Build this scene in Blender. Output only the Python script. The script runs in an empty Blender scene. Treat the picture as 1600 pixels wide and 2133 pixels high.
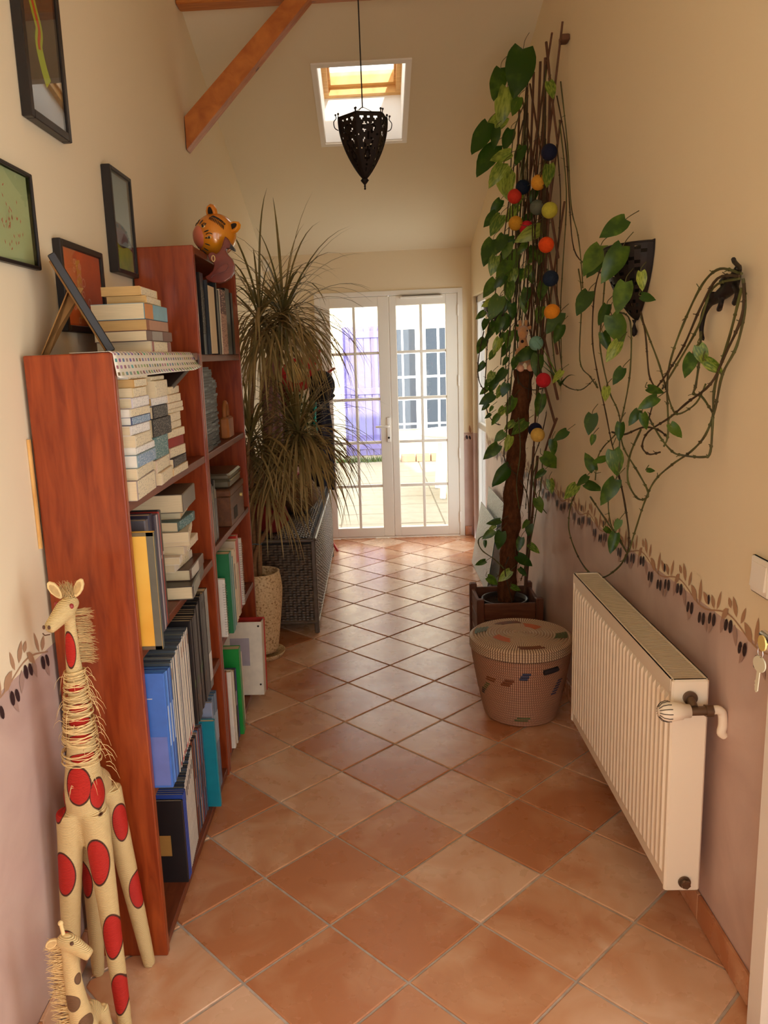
import bpy, bmesh, math, random
from mathutils import Vector, Matrix, noise
from math import sin, cos, pi, radians, sqrt

# ------------------------------------------------------------------ camera
scene = bpy.context.scene
col = scene.collection
CAM_H = 1.5995
PITCH, YAW, ROLL = 0.189857, -0.045856, -0.040695
FPX, CXP, CYP = 1668.4, 800 - 89.785, 1066.5 - 5.81
cf = Vector((sin(YAW) * cos(PITCH), cos(YAW) * cos(PITCH), -sin(PITCH)))
cr0 = Vector((cos(YAW), -sin(YAW), 0))
cu0 = cr0.cross(cf)
cr = cr0 * cos(ROLL) + cu0 * sin(ROLL)
cu = -cr0 * sin(ROLL) + cu0 * cos(ROLL)
CAM = Vector((0, 0, CAM_H))
cd = bpy.data.cameras.new('camera')
cam = bpy.data.objects.new('camera', cd)
col.objects.link(cam)
cam.matrix_world = Matrix(((cr.x, cu.x, -cf.x, 0), (cr.y, cu.y, -cf.y, 0), (cr.z, cu.z, -cf.z, CAM_H), (0, 0, 0, 1)))
cd.sensor_fit = 'HORIZONTAL'
cd.sensor_width = 36
cd.lens = FPX * 36 / 1600
cd.shift_x = 89.785 / 1600
cd.shift_y = -5.81 / 1600
cd.clip_start = 0.05
scene.camera = cam

# ------------------------------------------------------------------ light
SKY = 1.12
SUN = 3.0
scene.view_settings.view_transform = 'Standard'
scene.view_settings.look = 'None'
scene.view_settings.gamma = 1
scene.view_settings.use_curve_mapping = False
scene.view_settings.exposure = 1.82
scene.cycles.use_denoising = True
scene.cycles.max_bounces = 12
scene.cycles.diffuse_bounces = 8
scene.cycles.caustics_reflective = False
scene.cycles.caustics_refractive = False
scene.cycles.sample_clamp_indirect = 8
wd = bpy.data.worlds.new('sky')
scene.world = wd
wd.use_nodes = True
bg = wd.node_tree.nodes['Background']
bg.inputs['Color'].default_value = (0.93, 0.97, 1.0, 1)
bg.inputs['Strength'].default_value = SKY
sl = bpy.data.lights.new('sun', 'SUN')
sl.energy = SUN
sl.color = (1, 0.93, 0.80)
sl.angle = radians(1.0)
so = bpy.data.objects.new('sun', sl)
col.objects.link(so)
so.rotation_euler = Vector((-0.12, 0.83, -0.49)).to_track_quat('-Z', 'Y').to_euler()
def portal(name, loc, normal, sx, sy):
    l = bpy.data.lights.new(name, 'AREA')
    l.shape = 'RECTANGLE'; l.size = sx; l.size_y = sy
    l.cycles.is_portal = True
    o = bpy.data.objects.new(name, l)
    col.objects.link(o)
    o.location = loc
    o.rotation_euler = Vector(normal).to_track_quat('-Z', 'Z' if abs(normal[2]) < .9 else 'Y').to_euler()
    return o

# ------------------------------------------------------------------ helpers
def at(x, y, X=None, Y=None, Z=None):
    """point of the place seen at a photograph pixel, on a given wall / depth / height"""
    d = cr * ((x - CXP) / FPX) + cu * ((CYP - y) / FPX) + cf
    if X is not None: t = X / d.x
    elif Y is not None: t = Y / d.y
    else: t = (Z - CAM_H) / d.z
    return CAM + d * t

def srgb(r, g, b):
    f = lambda c: ((c / 255 + .055) / 1.055) ** 2.4 if c > 10 else c / 255 / 12.92
    return (f(r), f(g), f(b))

class MB:
    def __init__(s):
        s.v = []; s.f = []; s.sm = []; s.mi = []; s.m = 0; s.T = None
    def add(s, vs, fs, smooth=False):
        n = len(s.v)
        for p in vs:
            p = Vector(p)
            s.v.append(s.T @ p if s.T is not None else p)
        for q in fs:
            s.f.append([i + n for i in q]); s.sm.append(smooth); s.mi.append(s.m)
        return s
    def box(s, a, b, rz=0, c=None):
        x0, y0, z0 = a; x1, y1, z1 = b
        vs = [(x0, y0, z0), (x1, y0, z0), (x1, y1, z0), (x0, y1, z0), (x0, y0, z1), (x1, y0, z1), (x1, y1, z1), (x0, y1, z1)]
        return s.add(vs, [(0, 3, 2, 1), (4, 5, 6, 7), (0, 1, 5, 4), (1, 2, 6, 5), (2, 3, 7, 6), (3, 0, 4, 7)])
    def cbox(s, a, b, ch):
        """box with chamfered edges"""
        x0, y0, z0 = a; x1, y1, z1 = b
        c = min(ch, (x1 - x0) * .45, (y1 - y0) * .45, (z1 - z0) * .45)
        vs = []; fs = []
        def ring(z, i):
            return [(x0 + i + c, y0 + i, z), (x1 - i - c, y0 + i, z), (x1 - i, y0 + i + c, z), (x1 - i, y1 - i - c, z), (x1 - i - c, y1 - i, z), (x0 + i + c, y1 - i, z), (x0 + i, y1 - i - c, z), (x0 + i, y0 + i + c, z)]
        for z, i in ((z0, c), (z0 + c, 0), (z1 - c, 0), (z1, c)): vs += ring(z, i)
        for k in range(3):
            for j in range(8):
                a_, b_ = k * 8 + j, k * 8 + (j + 1) % 8
                fs.append((a_, b_, b_ + 8, a_ + 8))
        fs.append(tuple(range(7, -1, -1))); fs.append(tuple(range(24, 32)))
        return s.add(vs, fs)
    def bar(s, p, q, w, h, up=(0, 0, 1), ch=0):
        """rectangular bar from p to q, w across, h along up"""
        p, q = Vector(p), Vector(q); d = (q - p); L = d.length; d.normalize()
        u = Vector(up); u = (u - d * u.dot(d)).normalized(); a = d.cross(u)
        M = Matrix(((a.x, d.x, u.x, p.x), (a.y, d.y, u.y, p.y), (a.z, d.z, u.z, p.z), (0, 0, 0, 1)))
        o = s.T; s.T = (o @ M) if o is not None else M
        if ch: s.cbox((-w / 2, 0, -h / 2), (w / 2, L, h / 2), ch)
        else: s.box((-w / 2, 0, -h / 2), (w / 2, L, h / 2))
        s.T = o
        return s
    def tube(s, pts, r, n=8, caps=True, smooth=True, flat=1.0, closed=False):
        pts = [Vector(p) for p in pts]; m = len(pts)
        rr = r if isinstance(r, (list, tuple)) else [r] * m
        vs = []; prev = None
        for i, p in enumerate(pts):
            if closed: t = pts[(i + 1) % m] - pts[i - 1]
            else: t = pts[min(i + 1, m - 1)] - pts[max(i - 1, 0)]
            if t.length < 1e-9: t = Vector((0, 0, 1))
            t.normalize()
            if prev is None:
                a = t.orthogonal().normalized()
            else:
                a = prev - t * prev.dot(t)
                a = a.normalized() if a.length > 1e-6 else t.orthogonal().normalized()
            prev = a; b = t.cross(a)
            for k in range(n):
                th = 2 * pi * k / n
                vs.append(p + a * (cos(th) * rr[i]) + b * (sin(th) * rr[i] * flat))
        fs = []
        for i in range(m if closed else m - 1):
            i2 = (i + 1) % m
            for k in range(n):
                k2 = (k + 1) % n
                fs.append((i * n + k, i * n + k2, i2 * n + k2, i2 * n + k))
        s.add(vs, fs, smooth)
        if caps and not closed:
            s.add(vs[:n], [tuple(range(n - 1, -1, -1))]); s.add(vs[-n:], [tuple(range(n))])
        return s
    def lathe(s, prof, n=24, c=(0, 0, 0), smooth=True, a0=0, a1=2 * pi, sx=1, sy=1):
        full = abs(a1 - a0 - 2 * pi) < 1e-6
        m = n if full else n + 1
        vs = []
        for (r, z) in prof:
            for k in range(m):
                th = a0 + (a1 - a0) * k / n
                vs.append((c[0] + r * cos(th) * sx, c[1] + r * sin(th) * sy, c[2] + z))
        fs = []
        for i in range(len(prof) - 1):
            for k in range(n):
                k2 = (k + 1) % m
                fs.append((i * m + k, i * m + k2, (i + 1) * m + k2, (i + 1) * m + k))
        return s.add(vs, fs, smooth)
    def prism(s, poly, z0, z1, axis='z', smooth=False):
        """extruded 2-D polygon; axis x: poly=(y,z), y: poly=(x,z), z: poly=(x,y)"""
        n = len(poly)
        def mk(p, h):
            return {'x': (h, p[0], p[1]), 'y': (p[0], h, p[1]), 'z': (p[0], p[1], h)}[axis]
        vs = [mk(p, z0) for p in poly] + [mk(p, z1) for p in poly]
        fs = [tuple(range(n - 1, -1, -1)), tuple(range(n, 2 * n))] + [(i, (i + 1) % n, (i + 1) % n + n, i + n) for i in range(n)]
        return s.add(vs, fs, smooth)
    def sphere(s, c, r, nu=14, nv=9, sc=(1, 1, 1), smooth=True):
        vs = []; fs = []
        for i in range(nv + 1):
            ph = pi * i / nv
            for k in range(nu):
                th = 2 * pi * k / nu
                vs.append((c[0] + r * sc[0] * sin(ph) * cos(th), c[1] + r * sc[1] * sin(ph) * sin(th), c[2] + r * sc[2] * cos(ph)))
        for i in range(nv):
            for k in range(nu):
                k2 = (k + 1) % nu
                fs.append((i * nu + k, (i + 1) * nu + k, (i + 1) * nu + k2, i * nu + k2))
        return s.add(vs, fs, smooth)
    def quad(s, *p): return s.add(p, [tuple(range(len(p)))])
    def mesh(s, name, mats):
        me = bpy.data.meshes.new(name)
        me.from_pydata([tuple(p) for p in s.v], [], s.f)
        for m in (mats if isinstance(mats, (list, tuple)) else [mats]): me.materials.append(m)
        me.polygons.foreach_set('use_smooth', s.sm)
        me.polygons.foreach_set('material_index', s.mi)
        bm = bmesh.new(); bm.from_mesh(me)
        bmesh.ops.recalc_face_normals(bm, faces=bm.faces)
        bm.to_mesh(me); bm.free()
        me.update()
        return me
    def build(s, name, mats, parent=None, loc=None, rz=0, bevel=0, world=False):
        """world=True: vertices are world points, moved into the parent's frame"""
        if world and parent is not None:
            inv = pm(parent).inverted()
            s.v = [inv @ p for p in s.v]
        o = link(name, s.mesh(name, mats), parent)
        if loc is not None: o.location = loc
        o.rotation_euler.z = rz
        if bevel: add_bevel(o, bevel)
        return o

def add_bevel(o, w, seg=2):
    b = o.modifiers.new('bevel', 'BEVEL'); b.width = w; b.segments = seg; b.limit_method = 'ANGLE'; b.angle_limit = radians(40)
def pm(o):
    M = Matrix.LocRotScale(o.location, o.rotation_euler, o.scale)
    return pm(o.parent) @ M if o.parent else M
def link(name, me, parent=None):
    o = bpy.data.objects.new(name, me)
    col.objects.link(o)
    if parent is not None: o.parent = parent
    return o
def tag(o, label, cat, group=None):
    o['label'] = label; o['category'] = cat
    if group: o['group'] = group
    return o
def thing(name, label, cat, loc=(0, 0, 0), rz=0, group=None):
    o = bpy.data.objects.new(name, None)
    o.empty_display_size = .05
    col.objects.link(o); o.location = loc; o.rotation_euler.z = rz
    return tag(o, label, cat, group)
def struct(o, kind='structure'):
    o['kind'] = kind
    return o
def copy_tree(o, parent=None):
    c = o.copy(); col.objects.link(c); c.parent = parent
    for ch in list(o.children): copy_tree(ch, c)
    return c
def smooth_path(pts, k=4):
    """Catmull-Rom through the points"""
    pts = [Vector(p) for p in pts]; out = []
    n = len(pts)
    for i in range(n - 1):
        p0, p1, p2, p3 = pts[max(i - 1, 0)], pts[i], pts[i + 1], pts[min(i + 2, n - 1)]
        for j in range(k):
            t = j / k
            out.append(.5 * ((2 * p1) + (p2 - p0) * t + (2 * p0 - 5 * p1 + 4 * p2 - p3) * t * t + (3 * p1 - p0 - 3 * p2 + p3) * t ** 3))
    out.append(pts[-1])
    return out
ORD = ['first', 'second', 'third', 'fourth', 'fifth', 'sixth', 'seventh', 'eighth', 'ninth', 'tenth', 'eleventh', 'twelfth', 'thirteenth', 'fourteenth', 'fifteenth', 'sixteenth', 'seventeenth', 'eighteenth', 'nineteenth', 'twentieth', 'twenty-first', 'twenty-second', 'twenty-third', 'twenty-fourth', 'twenty-fifth', 'twenty-sixth', 'twenty-seventh', 'twenty-eighth', 'twenty-ninth', 'thirtieth', 'thirty-first', 'thirty-second', 'thirty-third', 'thirty-fourth', 'thirty-fifth', 'thirty-sixth']

# ------------------------------------------------------------------ materials
M = {}
def nd(nt, t, **kw):
    n = nt.nodes.new(t)
    for k, v in kw.items(): setattr(n, k, v)
    return n
def mat(name, c, rough=.6, spec=.3, metal=0, var=0, vscale=20, bump=0, bscale=60, coat=0, trans=0, vcol=None, rand=0, stretch=None, emit=0, alpha=None, sheen=0):
    """plain principled material with optional noise colour variation (var / vcol) and bump"""
    m = bpy.data.materials.new(name); m.use_nodes = True
    nt = m.node_tree; b = nt.nodes['Principled BSDF']
    b.inputs['Base Color'].default_value = (*c, 1)
    b.inputs['Roughness'].default_value = rough
    b.inputs['Specular IOR Level'].default_value = spec
    b.inputs['Metallic'].default_value = metal
    b.inputs['Coat Weight'].default_value = coat
    b.inputs['Transmission Weight'].default_value = trans
    if sheen: b.inputs['Sheen Weight'].default_value = sheen
    if emit:
        b.inputs['Emission Color'].default_value = (*c, 1); b.inputs['Emission Strength'].default_value = emit
    if alpha is not None: b.inputs['Alpha'].default_value = alpha
    if var or vcol or bump:
        tc = nd(nt, 'ShaderNodeTexCoord')
        mp = nd(nt, 'ShaderNodeMapping')
        nt.links.new(tc.outputs['Object'], mp.inputs['Vector'])
        if stretch: mp.inputs['Scale'].default_value = stretch
    if var or vcol:
        nz = nd(nt, 'ShaderNodeTexNoise'); nz.inputs['Scale'].default_value = vscale; nz.inputs['Detail'].default_value = 5
        nt.links.new(mp.outputs[0], nz.inputs['Vector'])
        rp = nd(nt, 'ShaderNodeValToRGB')
        c2 = vcol if vcol else tuple(max(0, k * (1 - var)) for k in c)
        rp.color_ramp.elements[0].position = .35; rp.color_ramp.elements[1].position = .68
        rp.color_ramp.elements[0].color = (*c2, 1); rp.color_ramp.elements[1].color = (*c, 1)
        nt.links.new(nz.outputs['Fac'], rp.inputs[0])
        nt.links.new(rp.outputs[0], b.inputs['Base Color'])
    if bump:
        n2 = nd(nt, 'ShaderNodeTexNoise'); n2.inputs['Scale'].default_value = bscale; n2.inputs['Detail'].default_value = 4
        nt.links.new(mp.outputs[0], n2.inputs['Vector'])
        bp = nd(nt, 'ShaderNodeBump'); bp.inputs['Strength'].default_value = bump; bp.inputs['Distance'].default_value = .01
        nt.links.new(n2.outputs['Fac'], bp.inputs['Height'])
        nt.links.new(bp.outputs[0], b.inputs['Normal'])
    M[name] = m
    return m
def wood(name, c1, c2, scale=(1, 12, 1), rough=.45, knots=True, coat=0, kcol=None):
    """grain along the axis with the SMALL scale"""
    m = bpy.data.materials.new(name); m.use_nodes = True
    nt = m.node_tree; b = nt.nodes['Principled BSDF']
    b.inputs['Roughness'].default_value = rough; b.inputs['Coat Weight'].default_value = coat; b.inputs['Specular IOR Level'].default_value = .35
    tc = nd(nt, 'ShaderNodeTexCoord'); mp = nd(nt, 'ShaderNodeMapping')
    mp.inputs['Scale'].default_value = scale
    nt.links.new(tc.outputs['Object'], mp.inputs[0])
    nz = nd(nt, 'ShaderNodeTexNoise'); nz.inputs['Scale'].default_value = 5; nz.inputs['Detail'].default_value = 7; nz.inputs['Distortion'].default_value = .6
    nt.links.new(mp.outputs[0], nz.inputs['Vector'])
    rp = nd(nt, 'ShaderNodeValToRGB')
    rp.color_ramp.elements[0].position = .3; rp.color_ramp.elements[1].position = .72
    rp.color_ramp.elements[0].color = (*c2, 1); rp.color_ramp.elements[1].color = (*c1, 1)
    nt.links.new(nz.outputs['Fac'], rp.inputs[0])
    out = rp.outputs[0]
    if knots:
        mp2 = nd(nt, 'ShaderNodeMapping'); mp2.inputs['Scale'].default_value = tuple(sqrt(k) for k in scale)
        nt.links.new(tc.outputs['Object'], mp2.inputs[0])
        vo = nd(nt, 'ShaderNodeTexVoronoi'); vo.inputs['Scale'].default_value = 3.2
        nt.links.new(mp2.outputs[0], vo.inputs['Vector'])
        r2 = nd(nt, 'ShaderNodeValToRGB')
        r2.color_ramp.elements[0].position = .05; r2.color_ramp.elements[1].position = .11
        r2.color_ramp.elements[0].color = (1, 1, 1, 1); r2.color_ramp.elements[1].color = (0, 0, 0, 1)
        nt.links.new(vo.outputs['Distance'], r2.inputs[0])
        mx = nd(nt, 'ShaderNodeMix', data_type='RGBA')
        nt.links.new(r2.outputs[0], mx.inputs['Factor'])
        nt.links.new(out, mx.inputs['A'])
        mx.inputs['B'].default_value = (*(kcol or tuple(k * .25 for k in c2)), 1)
        out = mx.outputs['Result']
    nt.links.new(out, b.inputs['Base Color'])
    M[name] = m
    return m
def schlick(nt, r0=.045):
    """reflectance of a thin pane, the same from both sides"""
    lw = nd(nt, 'ShaderNodeLayerWeight'); lw.inputs['Blend'].default_value = .5
    pw = nd(nt, 'ShaderNodeMath', operation='POWER'); pw.inputs[1].default_value = 5; nt.links.new(lw.outputs['Facing'], pw.inputs[0])
    ma = nd(nt, 'ShaderNodeMath', operation='MULTIPLY_ADD'); ma.inputs[1].default_value = 1 - r0; ma.inputs[2].default_value = r0; nt.links.new(pw.outputs[0], ma.inputs[0])
    return ma.outputs[0]
def glass(name, c=(1, 1, 1), rough=0, bump=0):
    """thin window glass: mostly clear with a little reflection"""
    m = bpy.data.materials.new(name); m.use_nodes = True
    nt = m.node_tree; nt.nodes.clear()
    out = nd(nt, 'ShaderNodeOutputMaterial'); mix = nd(nt, 'ShaderNodeMixShader')
    tr = nd(nt, 'ShaderNodeBsdfTransparent'); gl = nd(nt, 'ShaderNodeBsdfGlossy')
    tr.inputs['Color'].default_value = (*c, 1); gl.inputs['Roughness'].default_value = max(rough, .02)
    nt.links.new(schlick(nt), mix.inputs[0])
    nt.links.new(tr.outputs[0], mix.inputs[1]); nt.links.new(gl.outputs[0], mix.inputs[2])
    nt.links.new(mix.outputs[0], out.inputs['Surface'])
    M[name] = m
    return m
# ------------------------------------------------------------------ setting: dimensions
YE, YB = 6.92, -1.25                     # end wall, rear wall
def WL(y): return -.838 if y < 3.9 else -.838 - .047 * (y - 3.9) / 3.02
def WR(y): return .872 - (y - 1.7) * .032 / 5.22
CS, YF = .28, 3.55                       # ceiling slope, where it turns level
def CZ(y): return 2.43 + CS * (YE - max(y, YF))
DADO = .905

def wall_mat():
    m = bpy.data.materials.new('wall_paint'); m.use_nodes = True
    nt = m.node_tree; b = nt.nodes['Principled BSDF']
    b.inputs['Roughness'].default_value = .62; b.inputs['Specular IOR Level'].default_value = .25
    tc = nd(nt, 'ShaderNodeTexCoord'); sp = nd(nt, 'ShaderNodeSeparateXYZ')
    nt.links.new(tc.outputs['Object'], sp.inputs[0])
    gt = nd(nt, 'ShaderNodeMath', operation='LESS_THAN'); gt.inputs[1].default_value = DADO
    nt.links.new(sp.outputs['Z'], gt.inputs[0])
    nz = nd(nt, 'ShaderNodeTexNoise'); nz.inputs['Scale'].default_value = 3.5; nz.inputs['Detail'].default_value = 6; nz.inputs['Distortion'].default_value = 1.2
    nt.links.new(tc.outputs['Object'], nz.inputs['Vector'])
    rp = nd(nt, 'ShaderNodeValToRGB')
    rp.color_ramp.elements[0].position = .3; rp.color_ramp.elements[1].position = .7
    rp.color_ramp.elements[0].color = (*srgb(188, 160, 148), 1); rp.color_ramp.elements[1].color = (*srgb(208, 182, 168), 1)
    nt.links.new(nz.outputs['Fac'], rp.inputs[0])
    mx = nd(nt, 'ShaderNodeMix', data_type='RGBA')
    mx.inputs['A'].default_value = (*WALLC, 1)
    nt.links.new(gt.outputs[0], mx.inputs['Factor']); nt.links.new(rp.outputs[0], mx.inputs['B'])
    nt.links.new(mx.outputs['Result'], b.inputs['Base Color'])
    # the dado is a smooth waxed glaze, the upper wall matt
    rr = nd(nt, 'ShaderNodeMapRange'); rr.inputs['To Min'].default_value = .7; rr.inputs['To Max'].default_value = .38
    nt.links.new(gt.outputs[0], rr.inputs['Value']); nt.links.new(rr.outputs[0], b.inputs['Roughness'])
    n2 = nd(nt, 'ShaderNodeTexNoise'); n2.inputs['Scale'].default_value = 14; n2.inputs['Detail'].default_value = 5
    nt.links.new(tc.outputs['Object'], n2.inputs['Vector'])
    bp = nd(nt, 'ShaderNodeBump'); bp.inputs['Strength'].default_value = .12; bp.inputs['Distance'].default_value = .01
    nt.links.new(n2.outputs['Fac'], bp.inputs['Height']); nt.links.new(bp.outputs[0], b.inputs['Normal'])
    M['wall'] = m
WALLC = srgb(232, 216, 183)
wall_mat()
mat('ceiling_paint', srgb(228, 215, 184), .75, .15, bump=.05, bscale=30)
mat('white_pvc', srgb(238, 232, 218), .35, .4)
mat('white_door', srgb(240, 234, 222), .4, .4)
mat('grout', srgb(204, 192, 180), .85, .1, var=.25, vscale=30)
glass('clear_glass')

def tile_mat():
    m = bpy.data.materials.new('terracotta'); m.use_nodes = True
    nt = m.node_tree; b = nt.nodes['Principled BSDF']
    tc = nd(nt, 'ShaderNodeTexCoord'); oi = nd(nt, 'ShaderNodeObjectInfo')
    geo = nd(nt, 'ShaderNodeNewGeometry')
    nz = nd(nt, 'ShaderNodeTexNoise'); nz.inputs['Scale'].default_value = 4.2; nz.inputs['Detail'].default_value = 4; nz.inputs['Distortion'].default_value = .9
    vm = nd(nt, 'ShaderNodeVectorMath', operation='ADD')
    mu = nd(nt, 'ShaderNodeVectorMath', operation='SCALE')
    nt.links.new(oi.outputs['Random'], mu.inputs['Scale']); mu.inputs[0].default_value = (13, 29, 0)
    nt.links.new(geo.outputs['Position'], vm.inputs[0]); nt.links.new(mu.outputs[0], vm.inputs[1])
    nt.links.new(vm.outputs[0], nz.inputs['Vector'])
    rp = nd(nt, 'ShaderNodeValToRGB')
    e = rp.color_ramp.elements
    e[0].position = .28; e[0].color = (*srgb(188, 122, 80), 1)
    e[1].position = .75; e[1].color = (*srgb(222, 182, 148), 1)
    k = e.new(.5); k.color = (*srgb(206, 152, 112), 1)
    # every tile leans to the pale or to the orange side
    ad = nd(nt, 'ShaderNodeMath', operation='MULTIPLY_ADD')
    nt.links.new(oi.outputs['Random'], ad.inputs[0]); ad.inputs[1].default_value = .44; ad.inputs[2].default_value = -.24
    sm = nd(nt, 'ShaderNodeMath', operation='ADD')
    nt.links.new(nz.outputs['Fac'], sm.inputs[0]); nt.links.new(ad.outputs[0], sm.inputs[1])
    nt.links.new(sm.outputs[0], rp.inputs[0])
    nt.links.new(rp.outputs[0], b.inputs['Base Color'])
    n3 = nd(nt, 'ShaderNodeTexNoise'); n3.inputs['Scale'].default_value = 9; n3.inputs['Detail'].default_value = 6
    nt.links.new(vm.outputs[0], n3.inputs['Vector'])
    mr = nd(nt, 'ShaderNodeMapRange'); mr.inputs['To Min'].default_value = .20; mr.inputs['To Max'].default_value = .36
    nt.links.new(n3.outputs['Fac'], mr.inputs['Value']); nt.links.new(mr.outputs[0], b.inputs['Roughness'])
    b.inputs['Specular IOR Level'].default_value = .5
    bp = nd(nt, 'ShaderNodeBump'); bp.inputs['Strength'].default_value = .06; bp.inputs['Distance'].default_value = .01
    nt.links.new(n3.outputs['Fac'], bp.inputs['Height']); nt.links.new(bp.outputs[0], b.inputs['Normal'])
    M['terracotta'] = m
tile_mat()

# ------------------------------------------------------------------ floor
ROOM = [(WL(0), YB), (WR(YB), YB), (WR(YE), YE), (WL(YE), YE), (WL(3.9), 3.9)]
mb = MB(); mb.prism(ROOM, -.06, -.0045)
floor = struct(mb.build('floor', M['grout']))
def clip(poly, inset=.004):
    c = ROOM
    for i in range(len(c)):
        a = Vector(c[i]); b_ = Vector(c[(i + 1) % len(c)])
        d = (b_ - a).normalized(); n = Vector((-d.y, d.x)); a = a + n * inset
        out = []
        for j in range(len(poly)):
            p, q = Vector(poly[j]), Vector(poly[(j + 1) % len(poly)])
            sp, sq = (p - a).dot(n), (q - a).dot(n)
            if sp >= 0: out.append(p)
            if (sp >= 0) != (sq >= 0): out.append(p + (q - p) * (sp / (sp - sq)))
        poly = out
        if len(poly) < 3: return None
    return poly
def slab(poly, z0, z1, ch):
    """tile with a worn (chamfered) upper edge"""
    n = len(poly); ce = sum((Vector(p) for p in poly), Vector((0, 0))) / n
    mb = MB()
    inn = []
    for p in poly:
        v = Vector(p) - ce
        inn.append(Vector(p) - v.normalized() * ch)
    vs = [(p[0], p[1], z0) for p in poly] + [(p[0], p[1], z1 - ch * .6) for p in poly] + [(p[0], p[1], z1) for p in inn]
    fs = [tuple(range(2 * n, 3 * n))]
    for i in range(n):
        j = (i + 1) % n
        fs += [(i, j, j + n, i + n), (i + n, j + n, j + 2 * n, i + 2 * n)]
    mb.add(vs, fs)
    return mb
GX, GY, GD = .0426, 1.8089, .43
half = GD / 2 - .0055
TILE = None
rnd = random.Random(4)
for r in range(-16, 28):
    for k in range(-6, 7):
        cx = GX + (k + (.5 if r % 2 else 0)) * GD; cy = GY + r * GD / 2 + GD / 2
        base = [(cx, cy - half), (cx + half, cy), (cx, cy + half), (cx - half, cy)]
        pl = clip(base)
        if not pl: continue
        area = abs(sum(pl[i][0] * pl[(i + 1) % len(pl)][1] - pl[(i + 1) % len(pl)][0] * pl[i][1] for i in range(len(pl)))) / 2
        if area < .0008: continue
        dz = rnd.uniform(-.0006, .0006)
        if area > 2 * half * half * .999:
            if TILE is None: TILE = slab([(0, -half), (half, 0), (0, half), (-half, 0)], -.012, 0, .004).mesh('tile', M['terracotta'])
            o = link('tile', TILE, floor)
        else:
            o = link('tile', slab([(p[0] - cx, p[1] - cy) for p in pl], -.012, 0, .003).mesh('tile', M['terracotta']), floor)
        o.location = (cx, cy, dz)

# ------------------------------------------------------------------ walls
TOPZ = 3.75
mb = MB(); mb.prism([(WL(0), YB), (WL(3.9), 3.9), (WL(YE), YE), (WL(YE), 7.14), (-1.12, 7.14), (-1.12, YB - .25), (WL(0), YB - .25)], -.06, TOPZ)
wall_left = struct(mb.build('wall_left', M['wall']))
WY0, WY1, WZ1 = 6.12, 6.84, 2.03        # side window by the end wall
mb = MB()
SY0, SY1, SZ0, SZ1 = -1.05, .55, .12, 2.30   # tall side window behind the camera
mb.prism([(WR(YB), YB - .25), (1.12, YB - .25), (1.12, SY0), (WR(SY0), SY0)], -.06, TOPZ)
mb.prism([(WR(SY0), SY0), (1.12, SY0), (1.12, SY1), (WR(SY1), SY1)], -.06, SZ0); mb.prism([(WR(SY0), SY0), (1.12, SY0), (1.12, SY1), (WR(SY1), SY1)], SZ1, TOPZ)
mb.prism([(WR(SY1), SY1), (1.12, SY1), (1.12, .80), (WR(.80), .80)], -.06, TOPZ); mb.prism([(WR(.80), .80), (1.12, .80), (1.12, 1.62), (WR(1.62), 1.62)], 2.06, TOPZ)
mb.prism([(WR(1.62), 1.62), (1.12, 1.62), (1.12, WY0), (WR(WY0), WY0)], -.06, TOPZ)
mb.prism([(WR(WY0), WY0), (1.12, WY0), (1.12, WY1), (WR(WY1), WY1)], WZ1, TOPZ)
mb.prism([(WR(WY1), WY1), (1.12, WY1), (1.12, 7.14), (WR(YE), 7.14)], -.06, TOPZ)
wall_right = struct(mb.build('wall_right', M['wall']))
DX0, DX1, DZ1 = -.474, .766, 2.113
mb = MB()
mb.box((WL(YE), YE, -.06), (DX0, 7.14, TOPZ)); mb.box((DX1, YE, -.06), (WR(YE), 7.14, TOPZ)); mb.box((DX0, YE, DZ1), (DX1, 7.14, TOPZ))
wall_back = struct(mb.build('wall_back', M['wall']))
# rear wall (behind the camera) with its glazed entrance
RX0, RX1, RZ1 = -.72, .74, 2.55
mb = MB()
mb.box((WL(0), YB - .25, -.06), (RX0, YB, TOPZ)); mb.box((RX1, YB - .25, -.06), (WR(YB), YB, TOPZ)); mb.box((RX0, YB - .25, RZ1), (RX1, YB, TOPZ))
wall_front = struct(mb.build('wall_front', M['wall']))
rw = struct(bpy.data.objects.new('door_3', None)); col.objects.link(rw); rw.location = (0, YB - .12, 0)
mb = MB()
for x in (RX0, 0, RX1):
    mb.box((x - (.0 if x == RX0 else .05 if x == RX1 else .04), -.03, 0), (x + (.05 if x == RX0 else 0 if x == RX1 else .04), .03, RZ1))
mb.box((RX0, -.03, RZ1 - .06), (RX1, .03, RZ1)); mb.box((RX0, -.03, 0), (RX1, .03, .09))
mb.build('frame', M['white_pvc'], rw)
for a, b_ in ((RX0 + .05, -.04), (.04, RX1 - .05)):
    MB().box((a, -.004, .09), (b_, .004, RZ1 - .06)).build('pane', M['clear_glass'], rw)

w3 = struct(bpy.data.objects.new('window_3', None)); col.objects.link(w3); w3.location = (1.0, (SY0 + SY1) / 2, SZ0)
mb = MB(); mb.box((.97, SY0, SZ0), (1.03, SY0 + .05, SZ1)); mb.box((.97, SY1 - .05, SZ0), (1.03, SY1, SZ1)); mb.box((.97, SY0, SZ0), (1.03, SY1, SZ0 + .05)); mb.box((.97, SY0, SZ1 - .05), (1.03, SY1, SZ1)); mb.build('window_frame', M['white_pvc'], w3, world=True)
MB().box((.998, SY0 + .05, SZ0 + .05), (1.002, SY1 - .05, SZ1 - .05)).build('pane', M['clear_glass'], w3, world=True)
# unseen slab added over the entrance, stopping sunlight short of the visible floor
struct(MB().box((-2.2, YB - 2.15, 2.75), (2.2, YB - .26, 2.9)).build('sun_blocker_slab', M['white_pvc']))
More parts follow.
